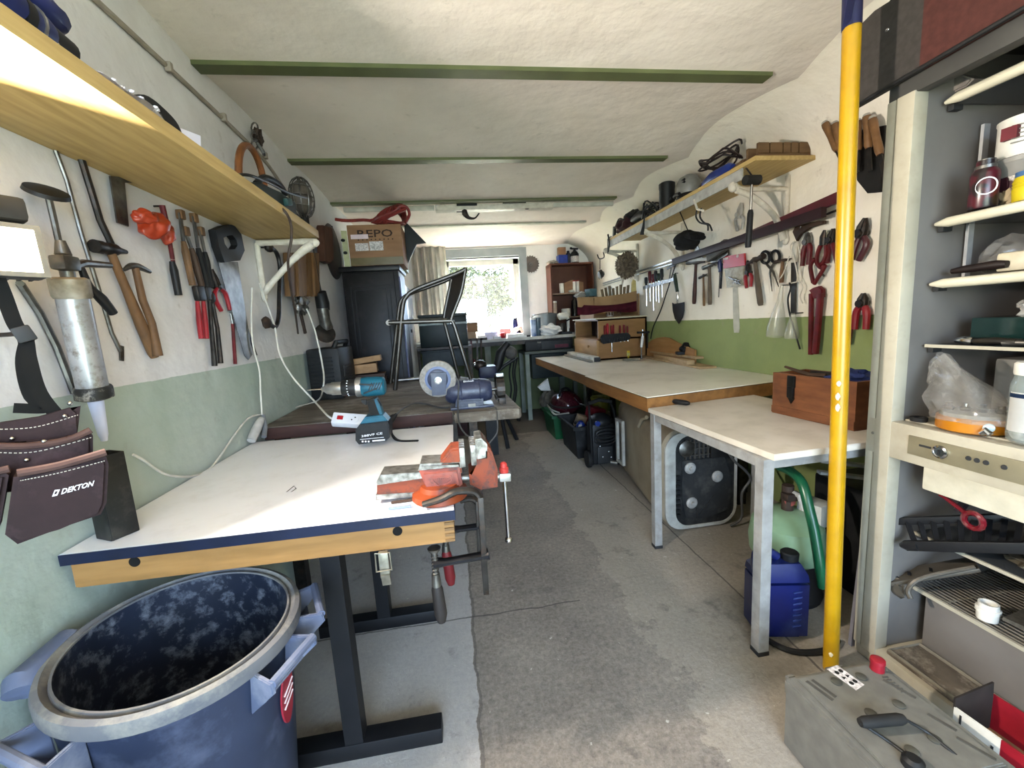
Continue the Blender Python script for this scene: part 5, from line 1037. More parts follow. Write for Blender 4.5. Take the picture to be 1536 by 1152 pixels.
lcab('black_cable', [Rw(1184, 424, .06), Rw(1186, 432, .06), Rw(1182, 448, .06), Rw(1184, 468, .06), Rw(1190, 490, .05), Rw(1200, 524, .03)], .0045, M_bcable, 'thin black cable hanging between the plastic cones on the right wall')
# pliers group
pliers(Rw, (1211, 363), (1211, 349), [(1206, 375), (1203, 399)], [(1215, 372), (1213, 397)], .024, .014, 'red nippers hanging left of the red tin snips, right wall', M_steel, M_redd, off=.03)
t = thing('tin_snips', Rw(1228, 385), 'large red handled tin snips with looped grips right of the nippers', 'snips')
obj('blade', MB().tube([Rw(1233, 368, .04), Rw(1234, 355, .04), Rw(1237, 345, .04)], [.016, .016, .008], 10, flat=.6), M_dsteel, t)
obj('loop', MB().tube([Rw(*p, .04) for p in ((1231, 368), (1226, 382), (1226, 396), (1234, 394), (1239, 382), (1239, 368))], .010, 8, smooth=4), M_redd, t); obj('loop', MB().tube([Rw(*p, .05) for p in ((1222, 388), (1216, 398), (1217, 410), (1220, 424))], .010, 8, smooth=4), M_redd, t)
obj('lower_grip', MB().tube([Rw(*p, .045) for p in ((1226, 396), (1232, 402), (1238, 398), (1230, 412), (1221, 426))], .010, 8, smooth=4), M_redd, t); obj('catch', MB().tube([Rw(1230, 408, .03), Rw(1236, 414, .03)], .005, 8), M_steel, t)
pliers(Rw, (1247, 360), (1250, 343), [(1243, 375), (1241, 395)], [(1252, 375), (1256, 395)], .026, .013, 'red pliers half hidden behind the yellow pole, left side', M_dsteel, M_redd, off=.03)
pliers(Rw, (1292, 350), (1298, 327), [(1284, 368), (1278, 390)], [(1300, 366), (1288, 391)], .03, .014, 'maroon pliers hanging right of the yellow pole near the cabinet edge', M_dsteel, M_maroon, off=.03)
pliers(Rw, (1294, 455), (1295, 440), [(1285, 468), (1282, 494)], [(1300, 468), (1299, 494)], .028, .016, 'red pliers hanging lowest, right of the yellow pole over the green paint', M_dsteel, M_red, off=.03)
t = thing('pipe_wrench', Rw(1222, 480), 'long red painted pipe wrench hanging below the tin snips, right wall', 'wrench')
obj('jaw', MB().prism([Rw(x, y, .035) for x, y in ((1212, 436), (1218, 432), (1227, 429), (1233, 434), (1233, 446), (1218, 448), (1218, 440))], (.025, 0, 0), .005), M_redd, t)
obj('arm', MB().bar(Rw(1217, 440, .03), Rw(1216, 532, .03), .022, .016, UX, .004), M_redd, t); obj('arm', MB().bar(Rw(1231, 440, .04), Rw(1223, 531, .04), .03, .02, UX, .005), M_redd, t); nail(t, Rw(1222, 440, .03))
t = thing('hanging_grip', Rw(1275, 500), 'small maroon handle hanging just right of the yellow pole', 'tool'); obj('handle', MB().tube([Rw(1273, 482, .03), Rw(1276, 492, .03), Rw(1273, 516, .03)], .011, 8, smooth=4), M_maroon, t); nail(t, Rw(1274, 484, .03))
# grey pincers under the shelf
pliers(Rw, (1109, 322), (1112, 304), [(1103, 330), (1106, 346)], [(1115, 328), (1113, 344)], .026, .010, 'pale grey pincers hanging flat under the right shelf behind the mallet', M_steelgrey, M_steelgrey, off=.02)
# chisels in a black holster
t = thing('tool_holster', Rw(1300, 250), 'black tool holster hanging high on the right wall behind the yellow pole', 'holster'); obj('sheath', MB().prism([Rw(x, y, .03) for x, y in ((1284, 196), (1326, 188), (1322, 288), (1300, 290), (1284, 270))], (.02, 0, 0), .004), M_rub, t)
CH = [((1237, 184), (1256, 226), 'chisel with worn wooden handle poking out leftmost behind the yellow pole'), ((1252, 184), (1262, 228), 'second wooden chisel handle left of the yellow pole'), ((1286, 180), (1287, 226), 'wooden chisel handle just right of the yellow pole in the holster'), ((1300, 172), (1303, 222), 'middle wooden chisel handle in the black holster'), ((1308, 176), (1320, 232), 'rightmost wooden chisel handle in the holster beside the white cabinet')]
for a, b, lab in CH:
    A, B = Rw(*a, .07), Rw(*b, .065); t = thing('wood_chisel', A, lab, 'chisel', 'chisels in the black holster')
    obj('handle', MB().tube([A, A.lerp(B, .1), A.lerp(B, .5), A.lerp(B, .9), B], [.012, .017, .014, .016, .012], 14), mat('chisel handle wood', '9a7048', '84603c', rough=.45, dirt='5c4129', dscale=14), t); obj('ferrule', MB().tube([A-(B-A)*.02, A+(B-A)*.05], [.0125, .016], 14), M_chrome, t); obj('blade', MB().bar(B, B+(B-A)*.7, .018, .006, UX), M_dsteel, t)
# ================================================================ RIGHT SIDE: worktops and table
WT = .79
A_, B_ = onz(970.5, 596, WT), onz(1180, 568, WT); B_.x = WR-.004; B_.y = A_.y+(WR-A_.x)*.15
sk = .15
def ww(x, y, z=WT): return Vector((x, y+(x-A_.x)*sk*max(0, (1-(y-A_.y)/2.8)), z))
M_lam = mat('cream grey laminate', 'e8e2d5', 'ddd7c8', rough=.28, scale=3, dirt='a1977f', dscale=6, damt=.3)
M_edge = mat('orange brown wood edge', 'a5733f', '8f6236', rough=.5, scale=5, stretch=(6, 1, 6), dirt='6b4a2c', dscale=5, damt=.4)
seam = 2.90
def board(name, y0, y1, label):
    t = thing(name, ww(1.4, (y0+y1)/2, 0), label, 'workbench'); g = .0015
    P = [ww(A_.x, y0+g), ww(WR-.004, y0+g), ww(WR-.004, y1-g), ww(A_.x-.015, y1-g)]
    obj('laminate_top', MB().prism([p-UZ*.004 for p in P], (0, 0, .004)), M_lam, t)
    obj('wood_frame', MB().prism([p-UZ*.078+Vector((.003, .003 if y0 < 2.5 else 0, 0)) for p in P], (0, 0, .0735)), M_edge, t)
    obj('edge_strip', MB().prism([p-UZ*.008 for p in P], (0, 0, .0038)), mat('dark laminate edge', '6b553c', '5e4a34', rough=.5), t)
    for x, y in ((A_.x+.75, y0+.30), (WR-.1, y0+.45), (1.80, y1-.06)) if y0 < 2.5 else ((A_.x+.6, y1-.06), (WR-.1, y1-.1), (1.78, y0+.3)): obj('leg', MB().box((x, y, (WT-.078)/2), (.05, .05, WT-.078)), M_dsteel, t)
    return t
board('worktop', A_.y, seam, 'nearer long cream topped worktop with brown wooden edge along the right wall')
board('worktop', seam, 4.74, 'farther cream topped worktop carrying the wooden drawer cabinet, right wall')
# grey table
TT = .735
T0, T1, T2 = onz(970.5, 611.5, TT), onz(1161.5, 682, TT), onz(1247, 671, TT)
T2 = Vector((1.60, T1.y+(1.60-T1.x)*.04, TT)); T0.y = min(T0.y, A_.y-.006); T3 = Vector((1.60, T0.y+.085, TT))
gt = thing('steel_table', ((T0+T2)/2).xy.to_3d(), 'grey topped steel framed table in front of the long worktop, right side', 'table')
M_gtop = mat('grey beige tabletop', 'cbc2b4', 'c1b8a9', rough=.45, scale=4, dirt='93897a', dscale=8, damt=.3)
obj('tabletop', MB().prism([p-UZ*.022 for p in (T0, T1, T2, T3)], (0, 0, .022), .002), M_gtop, gt)
M_leg = mat('chipped grey steel', 'a5a4a1', '969592', rough=.4, metal=.1, scale=20, dirt='6d665e', dscale=22, damt=.5)
def in_(p, q, k): return p.lerp(q, k)
Lg = [Vector((.972, T1.y+.035, 0)), Vector((.958, T0.y-.04, 0)), Vector((1.56, T2.y+.03, 0)), Vector((1.56, T3.y-.08, 0))]
for p in Lg: 
    lg = obj('leg', MB().box((p.x+.008, p.y, (TT-.022)/2+.004), (.038, .038, TT-.03)), M_leg, gt); obj('foot_cap', MB().box((p.x+.008, p.y, .008), (.042, .042, .016), None, .002), M_dgrey, lg)
for a, b in ((0, 1), (0, 2), (1, 3), (2, 3)): obj('rail', MB().bar(Lg[a]+Vector((.008, 0, TT-.039)), Lg[b]+Vector((.008, 0, TT-.039)), .03, .032), M_leg, gt)
t = thing('chisel_grip', onz(1022, 606, TT), 'short black tool grip lying at the corner of the grey table', 'tool'); a, b = onz(1011, 602, TT+.016), onz(1034, 605, TT+.016)
obj('handle', MB().tube([a, a.lerp(b, .15), a.lerp(b, .8), b], [.011, .014, .013, .008], 12), M_black, t); obj('ferrule', MB().tube([a.lerp(b, -.12), a], [.008, .010], 10), M_steel, t)
# wooden toolbox
tb0, tb1 = onz(1181, 621, TT), onz(1283, 642, TT)
tb0 = Vector((1.395, 1.64, TT)); tb1 = Vector((1.425, 1.28, TT)); dd = (tb1-tb0).normalized(); nn = Vector((dd.y, -dd.x, 0)); nn = nn if nn.x > 0 else -nn
h_ = (onx(1181, 560, 1.405).z-TT)
t = thing('wooden_toolbox', tb0.lerp(tb1, .5), 'open reddish wooden toolbox with black latch on the grey table behind the yellow pole', 'toolbox')
M_tbx = mat('reddish stained box wood', '8c5837', '74462b', rough=.5, scale=7, stretch=(2, 1, 5), dirt='4a2e1f', dscale=10, damt=.6)
obj('front_board', MB().bar(tb0+UZ*h_/2, tb1+UZ*h_/2, .014, h_-.001), M_tbx, t); obj('end_board', MB().bar(tb0+dd*.007+nn*.007+UZ*h_/2, tb0+dd*.007+nn*.16+UZ*h_/2, .014, h_-.002), M_tbx, t); obj('end_board', MB().bar(tb1-dd*.007+nn*.007+UZ*h_/2, tb1-dd*.007+nn*.16+UZ*h_/2, .014, h_-.002), M_tbx, t)
obj('back_board', MB().bar(tb0+nn*.16+UZ*h_/2, tb1+nn*.16+UZ*h_/2, .014, h_), M_tbx, t); obj('bottom_board', MB().bar(tb0+nn*.08+UZ*.006, tb1+nn*.08+UZ*.006, .15, .012), M_tbx, t)
lp = tb0.lerp(tb1, .27)-nn*.012
obj('latch', MB().box(lp+UZ*(h_-.03), (.012, .035, .05), None, .003).box(lp+UZ*(h_-.075)-nn*.002, (.012, .03, .05), None, .003).prism([lp+UZ*(h_-.10)+dd*.016, lp+UZ*(h_-.125), lp+UZ*(h_-.10)-dd*.016], nn*.008), mat('black iron latch', '22211f', '1a1917', rough=.45, metal=.5), t, label='black iron toggle latch')
obj('base_strip', MB().bar(tb0-nn*.008+UZ*.02, tb1-nn*.008+UZ*.02, .006, .03), M_tbx, t)
c = tb0.lerp(tb1, .5)+nn*.08
t = thing('hand_saw', c+UZ*(h_+.0), 'dark saw handle and blade sticking out over the rim of the wooden toolbox', 'saw'); obj('handle', MB().tube([onx(1178, 550, 1.44), onx(1195, 556, 1.45), onx(1215, 562, 1.46), onx(1240, 563, 1.48)], [.008, .011, .012, .014], 10, flat=.6), M_darkwood, t); obj('blade', MB().bar(onx(1215, 564, 1.47), onx(1285, 572, 1.5), .004, .05), M_dsteel, t)
single('blue_cloth', MB().blob(c+dd*.09+UZ*(h_-.002), (.055, .075, .035), 3, .5, 6, None, 5), mat('blue cloth', '23356e', '1c2b5c', rough=.8), 'blue cloth lump lying in the wooden toolbox right of the yellow pole', 'cloth')
# ================================================================ things on the worktop
# drawer cabinet
cx0, cx1, cy0, cy1, cz1 = 1.40, 1.90, 3.90, 4.66, WT+.40
M_ply = mat('plywood cabinet', 'a77a4c', '99703f', rough=.5, scale=4, stretch=(1, 1, 4), dirt='7c5a36', dscale=5, damt=.35)
cb = thing('drawer_cabinet', ((cx0+cx1)/2, (cy0+cy1)/2, WT), 'plywood cabinet with open compartment and one drawer standing on the far worktop', 'cabinet')
th_ = .016
b_ = MB().box(((cx0+cx1)/2, cy0+th_/2, WT+.2), (cx1-cx0, th_, .40)).box(((cx0+cx1)/2, cy1-th_/2, WT+.2), (cx1-cx0, th_, .40)).box(((cx0+cx1)/2, (cy0+cy1)/2, cz1-th_/2), (cx1-cx0, cy1-cy0, th_)).box(((cx0+cx1)/2, (cy0+cy1)/2, WT+.2), (cx1-cx0, cy1-cy0, th_)).box((cx1-th_/2, (cy0+cy1)/2, WT+.2), (th_, cy1-cy0, .40)).box(((cx0+cx1)/2, (cy0+cy1)/2, WT+th_/2), (cx1-cx0, cy1-cy0, th_))
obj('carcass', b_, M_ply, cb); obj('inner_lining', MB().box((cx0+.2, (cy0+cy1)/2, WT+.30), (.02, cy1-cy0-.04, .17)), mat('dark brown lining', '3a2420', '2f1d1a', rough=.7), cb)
dr = obj('drawer', MB().box((cx0-.012, (cy0+cy1)/2-.01, WT+.105), (.022, cy1-cy0-.01, .185), None, .002), mat('paler drawer front', 'b38a58', 'a57d4d', rough=.5, scale=4, stretch=(1, 1, 5)), cb)
obj('drawer_knob', MB().lathe((cx0-.022, cy0+.22, WT+.13), [(.008, 0), (.014, .012), (.012, .02)], (-1, 0, 0), 14), M_wood, dr)
obj('top_board', MB().box(((cx0+cx1)/2-.01, (cy0+cy1)/2, cz1+.005), (cx1-cx0+.03, cy1-cy0+.02, .012)), mat('pale top board', 'c4b79b', 'b6a98d', rough=.5), cb)
# screwdriver strip on the cabinet end
cyf = cy0-.003
t = thing('tool_strip', ony(925, 508, cyf-.02), 'black plastic tool strip on the cabinet end holding red screwdrivers', 'rack'); obj('strip_body', MB().prism([ony(x, y, cyf-.035) for x, y in ((902, 506), (905, 502), (942, 499), (946, 503), (945, 509), (940, 511), (906, 516), (902, 513))], (0, .033, 0), .003), M_black, t)
b_ = MB()
for k in range(9): b_.box(ony(907+4*k, 513-.7*k, cyf-.038), (.012, .006, .03), None, .002)
obj('strip_tooth', b_, M_black, t)
M_rg = mat('red screwdriver grip', '8f2226', '7b1c20', rough=.4)
for i, (x, y0, y1, lab, r) in enumerate(((907, 488, 503, 'leftmost red screwdriver in the black strip on the cabinet', .011), (911, 485, 503, 'tall bright red gripped cutter, second in the black strip', .014), (917, 488, 502, 'third red screwdriver in the black strip', .011), (920, 487, 502, 'fourth red screwdriver in the black strip', .010), (930, 488, 501, 'fifth red-black screwdriver in the black strip', .010), (936, 487, 500, 'sixth red-black screwdriver in the black strip', .012), (941, 489, 500, 'rightmost red screwdriver in the black strip', .010))):
    A, B = ony(x, y0, cyf-.022), ony(x+.4, y1, cyf-.022); t = thing('screwdriver', A, lab, 'screwdriver', 'screwdrivers in the black strip')
    obj('handle', MB().tube([A, A.lerp(B, .15), A.lerp(B, .7), B], [r*.7, r, r, r*.6], 10), M_rg if i != 1 else M_red, t); obj('shaft', MB().cyl(B, ony(x+1, y1+(12 if i != 2 else 26), cyf-.022), .0035, 8), M_chrome, t)
# white tube light lying beside the cabinet
t = thing('tube_light', (1.31, 4.2, WT), 'dusty white strip light fitting lying beside the drawer cabinet on the worktop', 'lamp')
obj('fitting_body', MB().box((1.325, 4.22, WT+.026), (.075, .86, .05), None, .008), mat('dusty white steel', 'c9c4b6', 'b5afa0', rough=.45, scale=10, dirt='8b8475', dscale=10), t); obj('dark_edge', MB().box((1.268, 4.2, WT+.012), (.035, .9, .022), None, .003), mat('tarnished strip', '8c8575', '7d7667', rough=.5), t); obj('end_cap', MB().box((1.34, 3.785, WT+.022), (.06, .012, .042), None, .002), M_dgrey, t)
# cardboard tray with maroon cloth and brushes on the cabinet
ct = cz1+.0115
t = thing('cardboard_tray', (1.60, 4.2, ct), 'cut down cardboard carton holding brushes on top of the drawer cabinet', 'box')
M_cb2 = mat('kraft cardboard', 'b08a5f', 'a27e55', rough=.75, scale=5, dirt='80603f', dscale=4)
ty = 4.0
obj('tray_front', MB().prism([ony(x, y, ty) for x, y in ((866, 446), (905, 445), (940, 440), (955, 436), (955, 466), (868, 471))], (0, .012, 0)), M_cb2, t); obj('tray_side', MB().box((1.40, 4.22, ct+.10), (.012, .44, .20)), M_cb2, t); obj('tray_back', MB().box((1.64, 4.44, ct+.11), (.47, .012, .22)), M_cb2, t); obj('tray_side', MB().box((1.87, 4.22, ct+.11), (.012, .44, .22)), M_cb2, t)
obj('tray_bottom', MB().box((1.64, 4.22, ct+.005), (.46, .43, .008)), M_cb2, t)
mcl = MB(); 
def cl_(u, v):
    x = 866+89*u; top = 459-2*u-8*(u-.4)**2*4*.5+ (4 if u < .1 else 0); bot = 472-6*u+1.5*sin(9*u)
    y = top+(bot-top)*v; return ony(x, y, ty-.02-.02*sin(pi*v)-.008*sin(14*u+5*v))
single('maroon_cloth', mcl.grid(cl_, 28, 7, .006), mat('maroon cloth', '7d2a3b', '6a2231', rough=.85, scale=15), 'maroon cloth hanging over the front of the cardboard tray', 'cloth')
rnd = random.Random(8)
BL = ['leftmost', 'second', 'third', 'fourth', 'fifth', 'sixth', 'seventh', 'rightmost']
for i in range(8):
    x = 905+5.2*i; lean = -6+1.2*i; A = ony(x-lean*.3, 455-1.2*i*.6, ty+.05+.02*(i % 3)); B = ony(x+lean*.4, 434-(i % 3)*2-.6*i, ty+.05+.02*(i % 3))
    t = thing('paint_brush', A, BL[i]+' of eight worn paint brushes standing in the cardboard tray', 'brush', 'brushes in the cardboard tray'); A2 = A-(B-A)*.8
    obj('brush_handle', MB().tube([A2, A], [.008, .012], 8), M_oldwood, t); obj('ferrule', MB().bar(A, A.lerp(B, .35), .04, .016), M_steel, t); obj('bristles', MB().bar(A.lerp(B, .34), B, .038, .014), mat('stiff bristles', '8c7556', '7a6548', rough=.9, scale=40, stretch=(8, 8, .5)), t)
single('yellow_brush', MB().prism([ony(x, y, 4.05) for x, y in ((947, 441), (948, 424), (950, 419), (954, 421), (955, 440), (951, 444))], (0, .02, 0), .004), mat('pale yellow plastic', 'd0bd7d', 'c3af6d', rough=.45), 'flat pale yellow brush handle standing at the right end of the cardboard tray', 'brush')
single('teal_carton', MB().box(ony(886, 439, 4.2), (.085, .09, .075), (0, 0, .3), .003), mat('teal grey carton', '5d7c7e', '527072', rough=.6), 'small teal carton on top of the cardboard tray', 'box')
single('grey_bag', MB().blob(ony(873, 443, 4.3), (.07, .09, .035), 3, .5, 6, None, 3), mat('greyish paper bag', 'a8a498', '97938a', rough=.8), 'crumpled grey paper bag on the left of the cardboard tray', 'bag')
t = thing('spray_bottle', ony(908, 430, 4.4), 'white spray bottle standing behind the brushes', 'bottle'); c = ony(914, 437, 4.4); c.z = ct+.2
obj('bottle', MB().lathe(c, [(.035, -.19), (.04, -.16), (.04, 0), (.03, .04), (.012, .07), (.012, .10)], UZ, 20), mat('white plastic', 'd8d5cc', 'cbc8bf', rough=.35), t); obj('spray_head', MB().box(c+UZ*.115, (.06, .025, .03), None, .005), mat('white plastic', 'd8d5cc'), t); obj('bottle_label', MB().lathe(c, [(.041, -.10), (.041, -.03)], UZ, 20, cap=False), mat('grey printed label', '8f8d88', '6f6d69', rough=.6, scale=50), t)
single('white_bottle', MB().lathe(Vector((1.52, 4.56, ct+.009)), [(.03, 0), (.03, .20), (.012, .25), (.012, .28)], UZ, 18), mat('white plastic', 'd8d5cc'), 'plain white bottle standing at the back of the cabinet top', 'bottle')
# yellow cup with screwdrivers
cp = onz(941, 537, WT)
t = thing('tool_cup', cp, 'small bright yellow cup holding screwdrivers on the worktop', 'cup'); obj('cup', MB().lathe(cp, [(.001, .001), (.028, 0), (.032, .075), (.029, .075), (.026, .004)], UZ, 24), mat('bright yellow plastic', 'd8b21e', 'caa51a', rough=.4), t); obj('cup_print', MB().lathe(cp, [(.0318, .022), (.0335, .055)], UZ, 24, cap=False), mat('yellow print', 'c9bd6a', 'b3a33d', rough=.4, scale=60), t)
for i, ((x, y), m, lab) in enumerate((((927, 505), M_chrome, 'long bright rod leaning left out of the yellow cup'), ((936, 508), M_chrome, 'bright flat blade standing in the yellow cup'), ((941, 511), M_steel, 'grey blade leaning right in the yellow cup'))):
    A = cp+Vector((.01*(i-1), 0, .01)); B = ony(x, y, cp.y+.01); t = thing('screwdriver', A, lab, 'screwdriver', 'tools in the yellow cup'); obj('shaft', MB().tube([A, A.lerp(B, .8), B], [.008, .009, .004], 8), m, t)
single('glass_tray', MB().box(onz(947, 541, WT)+UZ*.012, (.14, .09, .022), (0, 0, .1), .006), glassy('dull glass', '8f9184', .1, .45), 'small dull glass tray lying beside the yellow cup', 'tray')
t = thing('adjusting_knob', onz(957, 533, WT), 'small metal cap lying behind the yellow cup', 'cap'); obj('cap', MB().lathe(onz(952, 532, WT), [(.018, 0), (.02, .02), (.012, .03)], UZ, 16), M_rust, t)
# glue clamp with white grip, ply template, planks and plane
t = thing('bar_clamp', onz(962, 528, WT), 'small bar clamp with white grip standing against the green wall on the worktop', 'clamp'); y_ = 3.75
obj('grip', MB().tube([ony(962, 521, y_), ony(963, 512, y_), ony(964, 504, y_)], [.012, .015, .013], 12), mat('white plastic', 'd8d5cc'), t); obj('frame', MB().bar(ony(956, 499, y_), ony(974, 498, y_), .016, .02).bar(ony(971, 498, y_), ony(971, 522, y_), .014, .012), M_dsteel, t); obj('spindle', MB().cyl(ony(964, 504, y_), ony(964, 494, y_), .006), M_chrome, t); obj('stand', MB().cyl(zat(ony(962, 521, y_), WT), ony(962, 521, y_), .006), M_steel, t)
tm = 3.62
tpl = [onx(x, y, 1.885) for x, y in ((970, 517), (976, 511), (985, 507), (995, 505.5), (1004, 507), (1014, 513), (1024, 518), (1034, 522), (1042, 525))]
tmb = MB()
for a, b in zip(tpl, tpl[1:]): tmb.prism([zat(a, WT+.002), a, b, zat(b, WT+.002)], (.016, 0, 0))
single('plywood_template', tmb, M_woodx, 'curved honey plywood template leaning against the green wall', 'board')
def plank(a, b, w, t_, z, label, m=M_beech, name='plank'):
    A, B = onz(*a, z), onz(*b, z); A.z = B.z = z-t_/2; single(name, MB().bar(A, B, w, t_, UZ, .002), m, label, 'plank', 'planks on the worktop')
M_plk2 = mat('pale spruce plank', 'c2a57c', 'b4976e', rough=.6, scale=6, stretch=(1, 6, 6), dirt='8f724d', dscale=7, damt=.4)
plank((948, 529), (1062, 550), .13, .014, WT+.0145, 'lowest wide pale plank of the stack on the worktop', M_plk2)
plank((952, 524), (1008, 527), .05, .045, WT+.060, 'short mottled block plank at the left of the plank stack', M_oldwood)
plank((985, 531), (1036, 541), .06, .032, WT+.047, 'thick pale middle batten of the plank stack', M_plk2)
plank((980, 526), (1050, 535), .07, .018, WT+.066, 'top pale plank under the black plane', M_plk2)
pc = onz(1035, 531, WT+.068)
t = thing('block_plane', pc, 'black hand plane with rounded handle on the plank stack', 'plane'); obj('plane_body', MB().box(pc+UZ*.012, (.22, .08, .024), (0, 0, -.25), .006), M_black, t); obj('plane_handle', MB().blob(pc+Vector((-.01, 0, .05)), (.075, .05, .05), 3, .3, 5, None, 2), M_black, t); obj('plane_knob', MB().blob(pc+Vector((.08, -.02, .03)), (.018, .018, .022), 3), M_black, t); obj('iron', MB().bar(pc+Vector((.02, 0, .02)), pc+Vector((.075, -.02, .055)), .04, .005), M_steel, t)
# ================================================================ yellow pole
pt, pb = Vector((1.135, 1.105, 2.24)), Vector((1.152, 1.072, .001))
pl = thing('yellow_pole', pb, 'tall yellow painted pole standing upright from floor to ceiling beside the white cabinet', 'pole')
M_yel = mat('yellow pole paint', 'c4960c', 'b6890a', rough=.3, scale=12, dirt='8f7420', dscale=22, damt=.35)
obj('pole_tube', MB().cyl(pb, pt, .0215, 28), M_yel, pl)
def onpole(py):
    best = min((abs(prj(pb.lerp(pt, k/400)).y-py), k) for k in range(401))[1]; return pb.lerp(pt, best/400)
tq = onpole(22)
mb_ = MB().lathe(tq-UZ*.035, [(.0225, 0), (.023, .10)], pt-pb, 24, cap=False)
obj('blue_tape', mb_, mat('dark blue tape', '2c2f5c', '24274f', rough=.5), pl, label='dark blue tape flag'); obj('tape_flag', MB().prism([tq+Vector((-.02, -.015, -.025)), tq+Vector((-.052, -.02, -.06)), tq+Vector((-.03, -.02, .08)), tq+Vector((-.005, -.02, .08))], (0, -.002, 0)), mat('dark blue tape', '2c2f5c'), pl)
b_ = MB()
for py, dx, s in ((574, -.004, 1), (593, -.006, 1.3), (610, -.005, 1.4), (975, -.0, 1)):
    p = onpole(py); d = (CO-p); d.z = 0; d.normalize(); obj('paint_chip', MB().blob(p+d*.0195+UX*dx, (.006, .006, .009*s), 2, .4), mat('chipped primer', 'e3d8b8', 'd6cba9', rough=.6), pl)
0 and obj('paint_chip', b_, mat('chipped primer', 'e3d8b8', 'd6cba9', rough=.6), pl)
# ================================================================ under the tables
# upturned appliance with dusty beige casing
hx = thing('overturned_heater', (1.45, 2.5, 0), 'big dusty beige rounded appliance lying on its side under the worktop', 'appliance')
M_bei = mat('dusty beige casing', 'a59a84', '958a75', rough=.5, scale=4, dirt='6f6553', dscale=5, damt=.6)
def rr(y, x0, x1, z0, z1, r, n=7):
    P = []
    for (cx, cz, a0) in ((x1-r, z1-r, 0), (x0+r, z1-r, 90), (x0+r, z0+r, 180), (x1-r, z0+r, 270)):
        for k in range(n): a = radians(a0+90*k/(n-1)); P.append(Vector((cx+r*cos(a), y, cz+r*sin(a))))
    return P
def loft(secs):
    b = MB(); R = [[b.bm.verts.new(p) for p in s] for s in secs]; n = len(R[0])
    for A, B in zip(R, R[1:]):
        for k in range(n): b.bm.faces.new((A[k], A[(k+1) % n], B[(k+1) % n], B[k]))
    b.bm.faces.new(R[0][::-1]); b.bm.faces.new(R[-1]); return b
def sh_(P, y0=2.0, k=.16): return [Vector((p.x+(p.y-y0)*k, p.y, p.z)) for p in P]
S_ = [(2.02, 1.075, 1.50, .012, .565, .10), (2.04, 1.06, 1.515, .004, .58, .11), (2.85, 1.05, 1.52, .002, .60, .11), (3.0, 1.06, 1.51, .012, .59, .11), (3.04, 1.09, 1.48, .04, .56, .11)]
obj('casing', loft([sh_(rr(*s)) for s in S_]), M_bei, hx)
f0_ = rr(2.012, 1.075, 1.50, .012, .565, .10); f1_ = rr(2.012, 1.135, 1.485, .03, .545, .08)
obj('base_flange', MB().ring(f0_, f1_, (0, .03, 0)), mat('pale flange', 'b5b3ab', 'a5a39b', rough=.5, dirt='7f7b70', dscale=12), hx)
obj('base_plate', MB().prism(rr(2.016, 1.135, 1.485, .03, .545, .08), (0, .02, 0)), mat('dark base plastic', '2e2f30', '262728', rough=.5, scale=18, dirt='4f4d49', dscale=12), hx)
b_ = MB()
for k in range(9): b_.box((1.148, 2.012, .10+k*.028), (.02, .02, .012))
obj('side_louvre', b_, M_black, hx)
b_ = MB()
for k in range(6): b_.box((1.19+k*.026, 2.008, .47), (.006, .014, .11))
for k in range(3): b_.box((1.255, 2.008, .435+k*.036), (.15, .012, .005))
obj('fan_grille', b_, mat('grey grille', '565552', '4a4946', rough=.5), hx)
for x, z in ((1.215, .365), (1.375, .30), (1.225, .165)): obj('caster', MB().lathe((x, 2.012, z), [(.032, 0), (.032, -.012), (.024, -.018), (.012, -.018), (.012, -.028)], UY, 22), mat('grey caster', 'a9a8a4', '92918d', rough=.4), hx)
obj('cover_panel', MB().prism([Vector((x, 2.012, z)) for x, z in ((1.17, .41), (1.42, .41), (1.46, .30), (1.46, .10), (1.30, .06), (1.19, .08), (1.17, .2))], (0, -.006, 0), .003), mat('dark cover', '38393a', '303132', rough=.55, dirt='5a5853', dscale=10), hx)
obj('cover_ridge', MB().bar((1.26, 2.004, .07), (1.36, 2.004, .19), .008, .008, UY).bar((1.26, 2.004, .07), (1.255, 2.004, .13), .008, .008, UY), M_dgrey, hx)
obj('motor_box', MB().box((1.39, 2.006, .46), (.12, .03, .10), None, .008), M_black, hx); obj('fan_hub', MB().lathe((1.195, 2.012, .475), [(.045, 0), (.045, -.01), (.02, -.02)], UY, 24), M_steel, hx)
mb_ = MB().box((1.052, 2.62, .30), (.006, .13, .30), (0, 0, -.16), .002); obj('vent_frame', MB().ring([Vector((1.045+.08+.004, y, z)) for y, z in ((2.72, .14), (2.84, .14), (2.84, .47), (2.72, .47))], [Vector((1.129, y, z)) for y, z in ((2.74, .16), (2.82, .16), (2.82, .45), (2.74, .45))], (.02, 0, 0)), mat('pale flange', 'b5b3ab'), hx)
obj('tipped_bracket', MB().tube([onx(958, 640, 1.12), onx(963, 628, 1.12), onx(970, 626, 1.12)], .012, 8), M_bei, hx)
lcab('grey_cable', [Vector(p) for p in ((1.30, 2.03, .60), (1.36, 1.97, .56), (1.42, 1.95, .42), (1.50, 1.95, .34), (1.54, 1.96, .28), (1.50, 1.97, .20), (1.50, 1.97, .06), (1.44, 1.98, .012))], .007, M_gcable, 'thick grey cable curving down beside the overturned beige appliance')
